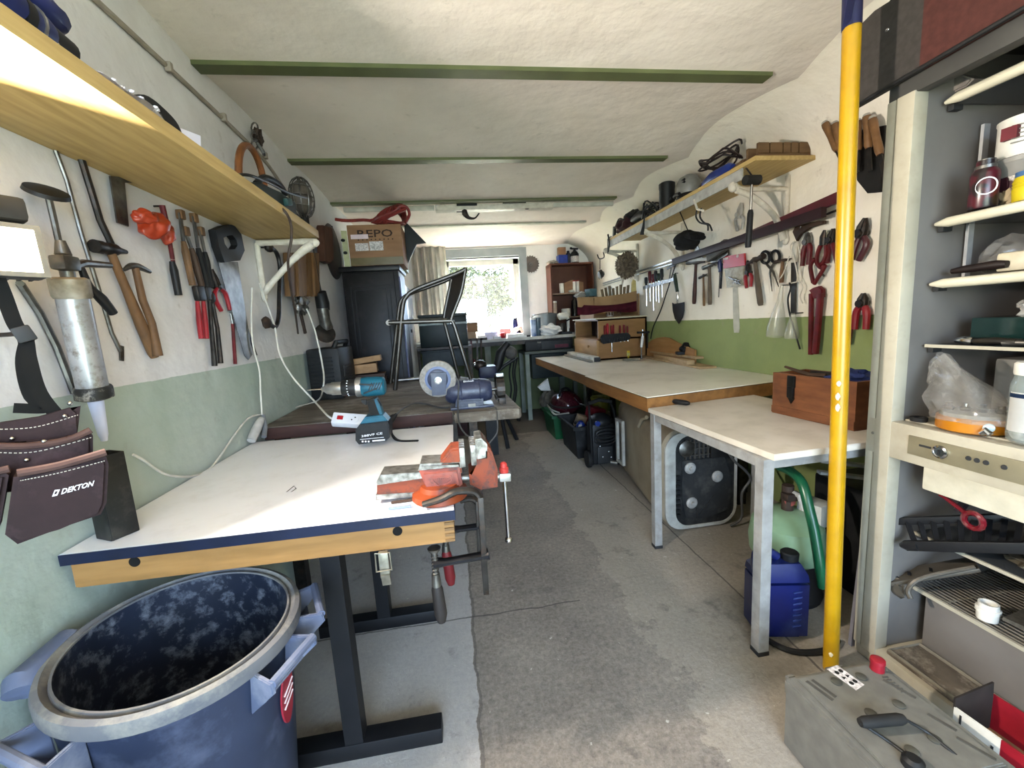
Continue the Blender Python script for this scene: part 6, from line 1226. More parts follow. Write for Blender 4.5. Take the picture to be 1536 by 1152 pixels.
# pressure washer
pw = thing('pressure_washer', (1.16, 3.22, 0), 'black upright pressure washer between the crates and the beige appliance', 'appliance')
px0 = 1.13; py0 = 3.16
obj('machine_body', MB().box((px0, py0, .20), (.20, .16, .34), None, .03), M_black, pw); obj('motor_cover', MB().blob((px0, py0, .37), (.10, .09, .07), 3, .1), M_black, pw)
for s in (-1, 1): obj('frame_tube', MB().tube([(px0+s*.10, py0-.06, .03), (px0+s*.105, py0-.05, .40), (px0+s*.09, py0+.02, .53)], .010, 10, smooth=4), M_black, pw)
obj('push_handle', MB().tube([(px0-.10, py0, .525), (px0, py0+.02, .545), (px0+.10, py0, .525)], .016, 12), M_rub, pw)
for s in (-1, 1): obj('wheel', MB().lathe((px0+s*.12-.015, py0-.02, .071), [(.02, 0), (.068, 0), (.07, .004), (.07, .026), (.068, .03), (.02, .03)], UX, 24), M_rub, pw)
b_ = MB()
for k in range(3): b_.tube([(px0+.085*cos(a), py0-.105-.012*k, .24+.03*k+.035*sin(a)) for a in [2*pi*j/18 for j in range(18)]], .008, 8, closed=True)
obj('coiled_hose', b_, M_bcable, pw)
b_ = MB()
for x, z in ((-.04, .19), (.0, .20), (.03, .14), (-.02, .10), (.05, .09)): b_.blob((px0+x, py0-.085, z), (.012, .012, .012), 2)
obj('fitting', b_, M_chrome, pw); obj('nozzle', MB().cyl((px0+.04, py0-.10, .055), (px0+.085, py0-.13, .05), .016), M_alu, pw); obj('front_panel', MB().box((px0, py0-.085, .115), (.13, .02, .14), None, .01), M_dgrey, pw); obj('blue_knob', MB().lathe((px0-.06, py0-.09, .38), [(.022, 0), (.02, -.02)], UY, 14), mat('strong blue plastic', '1f3f9c'), pw)
# crates
def crate(name, x0, x1, y0, y1, h, m, label, rot=0.):
    t = thing(name, ((x0+x1)/2, (y0+y1)/2, 0), label, 'crate'); tp = .025; w = .012
    b = MB(); O = lambda k, z: [Vector((x0+tp*(1-k), y0+tp*(1-k), z)), Vector((x1-tp*(1-k), y0+tp*(1-k), z)), Vector((x1-tp*(1-k), y1-tp*(1-k), z)), Vector((x0+tp*(1-k), y1-tp*(1-k), z))]
    bo, to = O(0, .002), O(1, h); c = (sum(bo, Vector())/4)
    ins = lambda P: [p+Vector((w if p.x < c.x else -w, w if p.y < c.y else -w, 0)) for p in P]
    vs = [[b.bm.verts.new(p) for p in L_] for L_ in (bo, to, ins(to), [p+UZ*.015 for p in ins(bo)])]
    for A, B in zip(vs, vs[1:]):
        for k in range(4): b.bm.faces.new((A[k], A[(k+1) % 4], B[(k+1) % 4], B[k]))
    b.bm.faces.new(vs[0][::-1]); b.bm.faces.new(vs[-1]); obj('crate_shell', b, m, t)
    r = MB(); r.ring([p+Vector((-.018 if p.x < c.x else .018, -.018 if p.y < c.y else .018, -.022)) for p in to], [p+Vector((.004 if p.x < c.x else -.004, .004 if p.y < c.y else -.004, -.022)) for p in to], (0, 0, .026)); obj('crate_rim', r, m, t); return t
crate('storage_crate', .965, 1.36, 3.34, 3.85, .285, mat('matt black crate', '1d1e1f', '262728', rough=.5, scale=8, dirt='4a4a48', dscale=5), 'black open plastic crate on the floor under the worktop')
crate('storage_crate', .93, 1.34, 3.98, 4.45, .25, mat('green crate', '1c6b3c', '175c33', rough=.45, scale=8, dirt='2f3d33', dscale=6), 'green plastic crate behind the black one under the worktop')
M_mar = mat('metallic maroon', '5a2029', '491a22', rough=.25, scale=5, dirt='2c1216', dscale=6, coat=.5)
t = thing('vacuum_cleaner', (1.10, 4.2, .02), 'glossy maroon vacuum cleaner shell lying in the green crate', 'appliance'); obj('shell', MB().blob((1.12, 4.16, .34), (.16, .19, .13), 4, .08), M_mar, t); obj('shell_band', MB().tube([(1.12+.165*cos(a), 4.16+.195*sin(a), .33) for a in [2*pi*k/30 for k in range(30)]], .010, 8, closed=True), M_rub, t); obj('vacuum_base', MB().blob((1.12, 4.18, .17), (.14, .17, .12), 3), M_rub, t); obj('grip', MB().tube([(1.02, 4.05, .44), (1.06, 4.12, .485), (1.16, 4.26, .48), (1.22, 4.32, .42)], .014, 10, smooth=4), M_rub, t)
single('grey_bag', MB().blob((1.03, 4.58, .30), (.10, .10, .14), 4, .35, 6, None, 2), mat('grey cloth bag', '6b6559', '5a554b', rough=.85), 'grey cloth bag behind the green crate', 'bag')
single('white_sack', MB().prism([ony(x, y, 4.45) for x, y in ((807, 581), (822, 568), (826, 586), (812, 586))], (.0, .05, 0), .006), mat('white plastic sack', 'cbc9c4', 'bdbbb6', rough=.5), 'small white folded sack lying above the green crate', 'bag')
mb_ = MB().tube([(.98, 4.43, .27), (.96, 4.2, .275), (.965, 4.02, .26), (1.1, 3.99, .27)], .010, 8, smooth=4).tube([(.97, 4.4, .29), (.95, 4.15, .29), (1.0, 4.0, .28)], .008, 8, smooth=4)
single('grey_hose', mb_, M_steelgrey, 'pale grey pipes lying along the rim of the green crate', 'pipe')
t = thing('spray_bottle', (1.06, 3.5, .02), 'bright blue bottle lying in the black crate', 'bottle'); obj('bottle', MB().tube([(1.09, 3.52, .10), (1.07, 3.48, .22), (1.05, 3.45, .28), (1.05, 3.44, .31)], [.05, .055, .04, .018], 16), mat('strong blue plastic', '1f3f9c'), t); obj('bottle_label', MB().box((1.035, 3.42, .27), (.03, .006, .045), (.4, 0, .2)), mat('white label', 'ddd6d2'), t)
single('paper_label_tin', MB().box((1.10, 3.62, .27), (.09, .05, .12), (.3, .3, 0), .004), mat('tan carton', 'a38f73', '957f63', rough=.7), 'tan carton standing in the black crate beside the blue bottle', 'box')
t = thing('yellow_bucket', (1.3, 3.75, .02), 'yellow bucket half hidden behind the black crate', 'bucket'); obj('bucket', MB().lathe((1.40, 3.92, .24), [(.07, 0), (.09, .17), (.094, .17), (.094, .185), (.085, .185), (.065, .02)], UZ, 28), mat('lime yellow plastic', '8f8a30', '7a7529', rough=.45), t); obj('bucket_bail', MB().tube([(1.15, 3.96, .43), (1.18, 3.88, .38), (1.24, 3.86, .36)], .004, 8), M_steel, t)
single('red_case', MB().box((1.24, 3.62, .30), (.14, .14, .18), (.1, .2, .3), .02), mat('red tool case', '8a2430', '771e29', rough=.4), 'dark red case standing in the back of the black crate', 'case')
single('black_tool_heap', MB().tube(coil(Vector((1.17, 3.58, .19)), .13, .18, .09, 5, .01, 3, 4), .012, 7, smooth=3), M_rub, 'heap of black hoses filling the black crate', 'hose')
# blue jerry can
jc = thing('jerry_can', (1.10, 1.30, 0), 'blue plastic jerry can with black cap on the floor behind the table leg', 'canister')
M_jc = mat('deep blue plastic', '14246e', '101d5c', rough=.35, scale=6, dirt='3a4468', dscale=6, damt=.5)
jr = Matrix.Rotation(radians(-12), 3, 'Z'); jo = Vector((1.105, 1.262, 0))
def J(x, y, z): return jo+jr @ Vector((x, y, z))
obj('can_body', MB().prism([J(-.085, -.055, .003), J(.085, -.055, .003), J(.085, .055, .003), J(-.085, .055, .003)], (0, 0, .235), .018), M_jc, jc)
obj('can_shoulder', loft([[J(x*.085, y*.055, .23) for x, y in ((-1, -1), (1, -1), (1, 1), (-1, 1))], [J(x*.082, y*.052, .255) for x, y in ((-1, -1), (1, -1), (1, 1), (-1, 1))], [J(.01+x*.055, y*.035, .29) for x, y in ((-1, -1), (1, -1), (1, 1), (-1, 1))]]), M_jc, jc)
obj('can_handle', MB().tube([J(-.07, 0, .25), J(-.072, 0, .31), J(-.04, 0, .325), J(.0, 0, .30)], .016, 12, smooth=4), M_jc, jc); obj('can_cap', MB().lathe(J(.045, -.0, .285), [(.028, 0), (.03, .03), (.026, .034)], UZ, 20), M_black, jc)
b_ = MB()
for k in range(7): b_.bar(J(.03, -.057, .06+.022*k), J(.06, -.057, .065+.022*k), .003, .005)
obj('level_mark', b_, mat('paler blue mark', '3f4f92', '37467f'), jc)
# green compressor-like sprayer
cm = thing('green_compressor', (1.33, 1.55, 0), 'pale green tank machine with dark green handle tube under the grey table', 'appliance')
M_pg = mat('pale green enamel', '8fae8c', '82a17f', rough=.35, scale=6, dirt='5c6f59', dscale=8); M_dg = mat('dark green tube', '1f6b45', '1a5c3b', rough=.3, scale=8)
obj('tank', MB().lathe((1.32, 1.46, .14), [(.001, 0), (.10, .01), (.135, .04), (.14, .10), (.13, .17), (.08, .215), (.03, .225)], UZ, 36), M_pg, cm)
obj('tank_stand', MB().lathe((1.32, 1.46, 0), [(.13, 0), (.135, .02), (.13, .03), (.10, .15)], UZ, 30), M_rub, cm)
obj('handle_tube', MB().tube([onx(1170, 700, 1.30), onx(1186, 707, 1.28), onx(1203, 725, 1.26), onx(1214, 765, 1.25), onx(1222, 800, 1.25), onx(1230, 850, 1.25), onx(1234, 880, 1.26)], .018, 14, smooth=5), M_dg, cm)
obj('valve_body', MB().cyl((1.32, 1.46, .36), (1.32, 1.46, .47), .022).box((1.32, 1.44, .43), (.07, .04, .03), None, .005), M_rust, cm); obj('red_valve', MB().lathe(onx(1183, 748, 1.33), [(.018, 0), (.02, .03)], (-.5, -.8, 0), 14), mat('dull red valve', '9a4a40', '8a4038', rough=.5), cm)
obj('white_pump', MB().box(onx(1222, 768, 1.42), (.09, .10, .10), (0, 0, .3), .015), mat('dirty white plastic', 'b9b7ad', 'a9a79d', rough=.45), cm); obj('grey_lever', MB().tube([onx(1190, 740, 1.33), onx(1200, 744, 1.33), onx(1206, 765, 1.33)], .012, 10), M_steelgrey, cm)
t = thing('folding_frame_stack', (1.62, 1.5, 0), 'dark folded frames with pale edges stacked under the grey table near the cabinet', 'frame')
for k in range(3): obj('frame_bar', MB().bar((1.44, 1.44, .62-.05*k), (1.86, 1.30, .56-.05*k), .03, .012), M_steelgrey if k else M_black, t)
obj('dark_case', MB().box((1.70, 1.46, .23), (.30, .22, .46), None, .01), M_black, t)
single('black_hose', MB().tube([(1.06, 1.33, .012), (1.03, 1.24, .012), (1.08, 1.15, .012), (1.2, 1.13, .012), (1.27, 1.16, .012)], .010, 8, smooth=6), M_bcable, 'black cable lying around the jerry can on the floor', 'cable')
# ================================================================ white cabinet (old refrigerator casing) at the right
M_fr = mat('chipped cream enamel', 'b3ab98', 'a8a08d', rough=.35, scale=6, dirt='8f8673', dscale=24, damt=.4); M_fi = mat('grey cabinet lining', '857f79', '7a746e', rough=.45, scale=5, dirt='6d6964', dscale=12, damt=.3); M_hdr = mat('dark grey header', '55534f', '4a4845', rough=.5, scale=8)
FX, FY1, FY0 = 1.295, 1.125, .44; FI1, FI0 = 1.05, .50; FB = 1.83; FT = 1.90
fr = thing('open_cabinet', ((FX+FB)/2, (FY0+FY1)/2, 0), 'tall cream enamelled old refrigerator cabinet without door, full of odds and ends', 'cabinet')
obj('frame_strip', MB().box((FX+.02, FY1-.012, .90), (.045, .026, 1.72), None, .004), M_fr, fr); obj('frame_strip', MB().box((FX+.018, (FY1-.026+FI1)/2, .90), (.045, FY1-.027-FI1, 1.72), None, .004), M_fr, fr)
obj('frame_strip', MB().box((FX+.02, (FY0+FI0)/2, .93), (.045, FI0-FY0, 1.82), None, .004), M_fr, fr)
obj('side_wall', MB().box(((FX+FB)/2+.03, (FI1+FY1)/2, .95), (FB-FX-.02, FY1-FI1-.012, 1.86)), M_fi, fr); obj('side_wall', MB().box(((FX+FB)/2+.03, (FI0+FY0)/2, .95), (FB-FX-.02, FI0-FY0, 1.86)), M_fi, fr)
obj('back_wall', MB().box((FB+.02, (FY0+FY1)/2, .95), (.04, FY1-FY0, 1.88)), M_fi, fr); obj('roof', MB().box(((FX+FB)/2, (FY0+FY1)/2, FT-.02), (FB-FX, FY1-FY0, .05)), M_hdr, fr)
obj('header', MB().box((FX+.02, (FI0+FY1)/2, 1.815), (.04, FY1-FI0, .12), None, .004), M_hdr, fr)
obj('floor_pan', MB().box(((FX+FB)/2, (FY0+FY1)/2, .035), (FB-FX, FY1-FY0-.004, .06), None, .006), M_fr, fr)
mid = obj('control_panel', MB().box((FX+.02, (FI0+FY1)/2-.001, .781), (.046, FY1-FI0-.002, .112), None, .004), M_fr, fr)
obj('middle_floor', MB().box(((FX+FB)/2+.02, (FI0+FI1)/2, .825), (FB-FX-.05, FI1-FI0, .03)), M_fr, fr)
# control strip with its lock and lamps
p0 = onx(1365, 675, FX-.004)
obj('metal_strip', MB().box((FX-.004, p0.y-.18, .781), (.006, .37, .056), None, .002), mat('yellowed steel strip', 'a69c80', '989075', rough=.35, metal=.5, scale=12), fr)
lk_ = onx(1410, 685, FX-.008); lo_ = obj('lock', MB().lathe((FX-.006, lk_.y, .783), [(.018, 0), (.018, -.006), (.013, -.008), (.012, -.007)], UX, 24), M_chrome, fr); obj('keyhole', MB().box((FX-.0145, lk_.y, .783), (.002, .004, .012)), M_black, fr)
for px in (1451, 1464, 1478, 1506):
    q = onx(px, 700, FX-.008); obj('indicator', MB().lathe((FX-.0065, q.y, .785), [(.0065, 0), (.0055, -.003)], UX, 14), M_dgrey, fr)
for px, py in ((1302, 660), (1326, 667)): q = onx(px, py, FX); obj('screw', MB().lathe((FX-.002, min(q.y, FY1-.02), .787), [(.005, 0), (.004, -.002)], UX, 12), M_steel, fr)
obj('strip_print', MB().box((FX-.0075, p0.y-.04, .787), (.001, .03, .006)), M_dgrey, fr)
# shelves
M_trim = mat('cream plastic shelf trim', 'cfc8b2', 'c2bba5', rough=.35, scale=6); M_sg = glassy('grey shelf glass', '55585a', .12, .85)
def fshelf(z, x0, trim=True):
    obj('shelf_pane', MB().box(((x0+FB)/2+.005, (FI0+FI1)/2, z), (FB-x0-.01, FI1-FI0-.006, .006)), M_sg, fr)
    if trim: obj('shelf_trim', MB().tube([(x0, FI1-.004, z), (x0, FI1-.035, z), (x0, FI0+.03, z), (x0, FI0+.004, z)], [.006, .0165, .0165, .006], 12, flat=.8), M_trim, fr)
    else: obj('shelf_edge', MB().box((x0, (FI0+FI1)/2, z), (.006, FI1-FI0-.006, .009)), M_fr, fr)
    obj('shelf_pin', MB().box((x0+.03, FI1-.006, z-.014), (.03, .014, .014)), M_dgrey, fr)
Z1, Z2, Z3, Z4 = 1.725, 1.405, 1.238, 1.060
fshelf(Z1, 1.385); fshelf(Z2, 1.385); fshelf(Z3, 1.385); fshelf(Z4, 1.385, False)
Z5, Z6 = .465, .283
fshelf(Z5, 1.40, False)
obj('shelf_edge', MB().box((1.40, (FI0+FI1)/2, Z6), (.008, FI1-FI0-.006, .011)), M_fr, fr)
b_ = MB()
for k in range(26): b_.cyl((1.405+k*.0155, FI0+.004, Z6), (1.405+k*.0155, FI1-.004, Z6), .0022, 6)
for y in (.6, .78, .96): b_.cyl((1.40, y, Z6-.004), (FB, y, Z6-.004), .003, 6)
obj('wire_rack', b_, mat('dull wire', 'a39d90', '8d877a', rough=.4, metal=.6), fr)
obj('inner_lamp', MB().prism([onx(x, y, 1.42) for x, y in ((1383, 143), (1440, 112), (1460, 118), (1448, 130), (1400, 152))], (.05, 0, 0), .004), mat('dirty lamp cover', '8d867f', '7d7670', rough=.35), fr)
obj('shelf_ladder', MB().box((1.50, FI1-.006, 1.33), (.018, .008, .16)).box((1.52, FI1-.006, 1.55), (.02, .008, .24)), mat('pale ladder strip', 'aaa9a8', '9c9b9a'), fr)
obj('cooling_box', MB().box((1.345+.02, (FI0+FI1-.05)/2, .672), (.03, FI1-FI0-.05, .072), None, .006), mat('cream evaporator front', 'c9c3b0', 'bdb7a4', rough=.4), fr)
obj('rear_box', MB().box((1.62, .78, .17), (.36, .5, .20), None, .008), M_fi, fr)
def F(px, py, x): return onx(px, py, x)
def on(p, z): return Vector((p.x, min(p.y, FI1-.03), z))
# ---- second shelf: cans
c = onz(1458, 314, Z2+.0172); c.x += .028; c.y -= .002
t = thing('varnish_tin', c, 'red and black metal tin with ribbed cap at the left of the second cabinet shelf', 'tin')
obj('tin', MB().lathe(c, [(.026, 0), (.0275, .003), (.0275, .085), (.026, .09), (.020, .10), (.020, .106), (.0185, .106), (.0185, .118), (.015, .12)], UZ, 30), mat('dark red black tin', '5a1a26', '24191c', rough=.3, scale=18, lo=.45, hi=.5), t)
d_ = Vector((CO.x-c.x, CO.y-c.y, 0)).normalized(); s_ = Vector((-d_.y, d_.x, 0))
obj('tin_ring', MB().tube([c+d_*(.0284*cos(.7*cos(a)))+s_*(.004+.0284*sin(.7*cos(a)))+UZ*(.052+.02*sin(a)) for a in [2*pi*k/26 for k in range(26)]], .0016, 6, closed=True), mat('white print', 'e6e6e8'), t)
obj('tin_lid', MB().lathe(c+UZ*.097, [(.021, 0), (.021, .009), (.017, .011), (.017, .024)], UZ, 24), M_steel, t)
c2 = Vector((1.49, .925, Z2+.0172)); t = thing('paint_tub', c2, 'translucent grey tub under the white paint can on the second cabinet shelf', 'tub')
obj('tub', MB().lathe(c2, [(.055, 0), (.062, .10), (.066, .105), (.066, .115), (.06, .118)], UZ, 30), mat('greyish tub', '8f8c86', '817e78', rough=.3), t); obj('tub_label', MB().lathe(c2, [(.0565, .012), (.0605, .07)], UZ, 30, cap=False), mat('mixed label', '4a2430', 'c9c4ba', rough=.5, scale=14, lo=.48, hi=.52), t)
c3 = c2+UZ*.1185; t = thing('paint_can', c3, 'white paint can with printed red patch stacked on the grey tub', 'can')
obj('can', MB().lathe(c3, [(.058, 0), (.06, .004), (.06, .085), (.062, .088), (.062, .094), (.055, .094)], UZ, 32), mat('white can', 'c9c6bd', 'bbb8af', rough=.35), t); d3 = Vector((CO.x-c3.x, CO.y-c3.y, 0)).normalized(); s3 = Vector((-d3.y, d3.x, 0))
b_ = MB()
for k in range(5): b_.box(c3+d3*.0585+s3*.016*-1+UZ*(.03+.010*k), (.005, .036, .0025), Matrix((d3, s3, UZ)).transposed())
obj('can_print', b_, mat('grey print', '8c8982', '7d7a73'), t); obj('can_patch', MB().box(c3+d3*.052+s3*(-.034)+UZ*.055, (.018, .03, .03), Matrix((d3, s3, UZ)).transposed() @ Matrix.Rotation(-.5, 3, 'Z')), mat('dark red patch', '7a2a33', '6a222b'), t)
c4 = Vector((1.432, .880, Z2+.0172)); t = thing('tape_tub', c4, 'bright yellow ribbed tub at the right of the second cabinet shelf', 'tub'); obj('tub', MB().lathe(c4, [(.03, 0), (.032, .03), (.030, .034), (.032, .038), (.030, .042), (.032, .046), (.030, .052), (.028, .058)], UZ, 26), mat('yellow tub', 'c9b420', 'bba61b', rough=.4), t); obj('lid', MB().lathe(c4+UZ*.058, [(.028, 0), (.028, .012), (.01, .014)], UZ, 24), mat('blue lid', '4a6f9c', '41648e'), t)
single('putty_lump', MB().blob(Vector((1.445, .925, Z2+.04)), (.018, .022, .024), 3, .3, 6, None, 4), mat('beige putty', 'b19f80', 'a39172', rough=.8), 'beige lump between the dark tin and the yellow tub', 'putty')
c5 = Vector((1.465, .922, Z2+.0172)); t = thing('small_tin', Vector((1.49, .955, Z2+.0172)), 'small dark red tin with white label behind the varnish tin', 'tin'); c5 = Vector((1.468, 1.0, Z2+.0172)); obj('tin', MB().lathe(c5, [(.02, 0), (.02, .065), (.016, .07)], UZ, 24), mat('brown red tin', '4f2024', '421a1e', rough=.35), t); obj('tin_label', MB().lathe(c5, [(.0205, .012), (.0205, .04)], UZ, 24, cap=False), mat('white label', 'ddd6d2'), t)
# ---- third shelf
t = thing('clothes_brush', Vector((1.42, .93, Z3+.0165)), 'long dark bar with rounded end lying on the third cabinet shelf', 'brush'); obj('bar', MB().tube([F(1428, 407, 1.42), F(1445, 404, 1.42), F(1495, 397, 1.43), F(1511, 396, 1.43)], [.007, .010, .012, .009], 12), mat('blackish brown', '2a1d1b', '221715', rough=.5), t)
single('cream_tub', MB().box(Vector((1.47, .905, Z3+.042)), (.06, .075, .05), (0, 0, .2), .01), mat('cream plastic', 'bcb096', 'afa389', rough=.4), 'cream rounded plastic tub on the third cabinet shelf', 'tub')
single('grey_case', MB().box(Vector((1.50, .82, Z3+.05)), (.10, .06, .06), None, .012), mat('grey plastic', '8e8d92', '807f84', rough=.35), 'grey plastic case at the right of the third cabinet shelf', 'case')
single('clear_bag', MB().blob(Vector((1.53, .97, Z3+.055)), (.06, .05, .06), 3, .4, 6, None, 8), glassy('crinkled clear film', 'b5b0a8', .15, .3), 'crinkled clear plastic bag at the back left of the third cabinet shelf', 'bag')
# ---- fourth shelf
single('green_case', MB().box(Vector((1.58, .83, Z4+.040)), (.22, .34, .072), None, .004), mat('dark green glassy case', '1f3a36', '18302c', rough=.15, scale=6), 'flat dark green case lying on the fourth cabinet shelf', 'case')
single('clear_dome', MB().blob(Vector((1.50, .87, Z4+.10)), (.04, .045, .032), 3, .35, 6, None, 6), glassy('clear wrapper', 'd8d4cc', .08, .45), 'crumpled shiny wrapper lying on the green case', 'packaging')
t = thing('combination_pliers', Vector((1.44, .97, Z4+.005)), 'chrome pliers lying at the front of the fourth cabinet shelf', 'pliers'); obj('jaws', MB().tube([Vector((1.42, 1.0, Z4+.015)), Vector((1.425, .985, Z4+.016)), Vector((1.43, .965, Z4+.014))], [.005, .011, .011], 10), M_chrome, t)
for k in (-1, 1): obj('grip', MB().tube([Vector((1.43, .965, Z4+.014)), Vector((1.435+k*.012, .93, Z4+.016)), Vector((1.44+k*.008, .875, Z4+.014))], [.006, .008, .007], 10), mat('blackish grip', '2b2721', '3b352b', rough=.4), t)
single('socket_bar', MB().tube([Vector((1.43, .90, Z4+.012)), Vector((1.44, .84, Z4+.012)), Vector((1.45, .74, Z4+.012))], [.009, .007, .007], 12), M_steel, 'grey steel socket bar lying at the right front of the fourth cabinet shelf', 'wrench')
single('white_tub', MB().box(Vector((1.50, .80, Z4+.11)), (.07, .07, .06), None, .01), mat('white plastic', 'd8d5cc'), 'small white tub standing on the green case at the photo edge', 'tub')
# ---- middle floor
zf = .8405
t = thing('cable_spool', Vector((1.37, .905, zf)), 'flat orange spool filled with small fittings on the middle shelf of the cabinet', 'spool'); c = Vector((1.372, .905, zf))
obj('spool_rim', MB().lathe(c, [(.068, 0), (.074, .004), (.074, .036), (.069, .04), (.064, .04), (.064, .01)], UZ, 44), mat('orange plastic', 'c27a16', 'b06c12', rough=.3, scale=6), t); obj('spool_cover', MB().lathe(c, [(.068, .04), (.066, .049), (.02, .051)], UZ, 44), mat('greyish cover', '8d8678', '7e7769', rough=.4), t)
obj('brand_sticker', MB().lathe(c+Vector((-.044, -.060, .022)), [(.012, 0), (.011, -.002)], Vector((.6, .8, 0)), 18), mat('pale blue sticker', '9fb6bf', 'c6cfd0', scale=80), t)
rnd = random.Random(4); FN = ['brass', 'steel', 'black', 'grey']
for i in range(4):
    p = c+Vector((-.03+.03*i*.5, .04-.028*i, .0515)); single('spool_fitting', MB().lathe(p, [(.010, 0), (.012, .008), (.007, .012), (.007, .02)], UZ, 14), [M_rust, M_chrome, M_black, M_steel][i], ['rusty fitting at the left', 'shiny steel fitting second', 'black fitting third', 'grey fitting rightmost'][i]+' on the orange spool', 'fitting', 'fittings on the orange spool')
mbg = MB(); from mathutils import noise as _ns
def bag(u, v):
    a = 2*pi*u; r = .088*(1-.7*v**1.6)+.018*_ns.noise(Vector((cos(a)*2.2, sin(a)*2.2, v*4))); z = zf+.03+.15*v*(1+.14*sin(a*2))
    return c+Vector((r*cos(a)*.9+.02*v, r*sin(a)*1.05+.10*v**1.3, z-c.z))
single('plastic_bag', mbg.grid(bag, 34, 14, .0006), glassy('crinkled clear film', 'b5b0a8', .15, .3), 'crumpled clear plastic bag pulled up around the orange spool', 'bag')
cr = Vector((1.345, 1.018, zf)); single('rubber_ring', MB().lathe(cr, [(.012, 0), (.019, .0), (.020, .012), (.012, .012)], UZ, 26, cap=False), M_rub, 'small black rubber ring at the left end of the middle cabinet shelf', 'ring')
single('metal_clip', MB().tube([Vector((1.312, .850, zf+.008)), Vector((1.315, .842, zf+.018)), Vector((1.315, .832, zf+.010))], [.006, .009, .007], 10), M_chrome, 'small shiny clip in front of the orange spool', 'clip')
single('grey_lid_box', MB().box(Vector((1.66, .93, zf+.085)), (.14, .17, .17), None, .01), mat('grey white box', '8e8b84', '827f78', rough=.5), 'grey box with pale lid at the back of the middle cabinet shelf', 'box')
cj = Vector((1.352, .780, zf)); t = thing('glass_jar', cj, 'clear jar with white lid and printed label at the right of the middle cabinet shelf', 'jar')
obj('jar_glass', MB().lathe(cj, [(.034, 0), (.040, .006), (.042, .02), (.042, .14), (.038, .155), (.036, .165)], UZ, 34), glassy('clear jar glass', 'a9b3ae', .05, .4), t); obj('jar_lid', MB().lathe(cj+UZ*.165, [(.038, 0), (.039, .004), (.039, .026), (.035, .03)], UZ, 34), mat('white plastic', 'd8d5cc'), t)
dj = Vector((CO.x-cj.x, CO.y-cj.y, 0)).normalized(); aj = atan2(dj.y, dj.x)
def jl(u, v): a = aj+(u-.5)*2.3; return cj+Vector((.0428*cos(a), .0428*sin(a), .03+.095*v))
obj('jar_label', MB().grid(jl, 20, 2, .0005), mat('printed white label', 'd9d8d4', 'cfceca', rough=.5), t)
def js(u, v): a = aj+(u-.5)*2.3; return cj+Vector((.0434*cos(a), .0434*sin(a), .112+.010*v))
obj('label_band', MB().grid(js, 20, 2, .0005), mat('navy band', '26436e', '223c63'), t)
b_ = MB()
for k in range(6):
    for u0, u1 in ((.52, .66), (.70, .92)): 
        a0, a1 = aj+(u0-.5)*2.3, aj+(u1-.5)*2.3; b_.bar(cj+Vector((.0436*cos(a0), .0436*sin(a0), .098-.009*k)), cj+Vector((.0436*cos(a1), .0436*sin(a1), .098-.009*k)), .001, .0022, UZ)
obj('label_text', b_, mat('grey print', '8c8982'), t)
obj('jar_contents', MB().lathe(cj, [(.03, .008), (.037, .02), (.036, .045), (.01, .05)], UZ, 24), mat('silvery contents', 'b9b9b5', '8c8b86', rough=.3, scale=60), t)
# ---- lower compartment
M_gut = mat('black lattice plastic', '1b1b1d', '232325', rough=.4, scale=20)
t = thing('plastic_rail', Vector((1.38, .90, Z5+.05)), 'long black lattice plastic rail poking out of the lower compartment', 'rail')
a, b = F(1333, 782, 1.345), F(1545, 775, 1.50); a2, b2 = F(1358, 818, 1.33), F(1545, 822, 1.42)
obj('rail_side', MB().bar(a, b, .016, .022, UZ, .003), M_gut, t); obj('rail_side', MB().bar(a2, b2, .016, .03, UZ, .003), M_gut, t)
b_ = MB()
for k in range(9): q = k/8; b_.bar(a.lerp(b, .15+.8*q), a2.lerp(b2, .1+.8*q), .012, .008)
obj('rail_lattice', b_, M_gut, t); obj('rail_tip', MB().tube([a2.lerp(b2, -.05), a2, a2.lerp(b2, .12)], [.006, .014, .016], 10), M_gut, t)
t = thing('mop_frame', F(1480, 770, 1.40), 'dark purple hoop of plastic lying over the black rail', 'frame'); obj('hoop', MB().tube([F(*p, 1.41) for p in ((1438, 766), (1450, 752), (1475, 750), (1505, 760), (1545, 782))], .011, 10, smooth=5), mat('purplish black', '2a2028', '221a21', rough=.35), t)
t = thing('red_wrench', F(1440, 765, 1.36), 'glossy red wrench with ring end hanging under the cream drawer', 'wrench'); w0, w1 = F(1412, 742, 1.36), F(1452, 772, 1.35)
obj('wrench_shaft', MB().tube([w0, w0.lerp(w1, .1), w1], [.009, .007, .008], 10, flat=.6), mat('glossy dark red', '7d1a26', '6b151f', rough=.15, coat=.6), t); rc = F(1460, 781, 1.348)
obj('ring_end', MB().tube([rc+Vector((0, .021*cos(a), .021*sin(a))) for a in [2*pi*k/14 for k in range(14)]], .0075, 8, closed=True), mat('glossy dark red', '7d1a26'), t)
t = thing('metal_beam', F(1380, 880, 1.38), 'grey perforated metal beam with drooping end resting on the wire rack', 'beam'); m0, m1 = F(1332, 868, 1.36), F(1465, 846, 1.50)
M_bm = mat('dusty grey brown metal', '6e665a', '5c554a', rough=.5, metal=.4, scale=14)
obj('beam_top', MB().bar(m0, m1, .075, .012, UZ, .002), M_bm, t); obj('beam_lip', MB().tube([F(1366, 898, 1.345), F(1362, 886, 1.347), F(1372, 872, 1.36), F(1400, 862, 1.40), F(1462, 850, 1.47)], .007, 8, smooth=4), M_bm, t); obj('beam_end', MB().blob(F(1345, 880, 1.36), (.02, .03, .03), 2, .5, 7, None, 3), M_bm, t)
b_ = MB()
for q in (.15, .3, .55): 
    p = m0.lerp(m1, q)+UZ*.0065; b_.box(p+Vector((-.015, 0, 0)), (.022, .008, .002), (0, 0, .7))
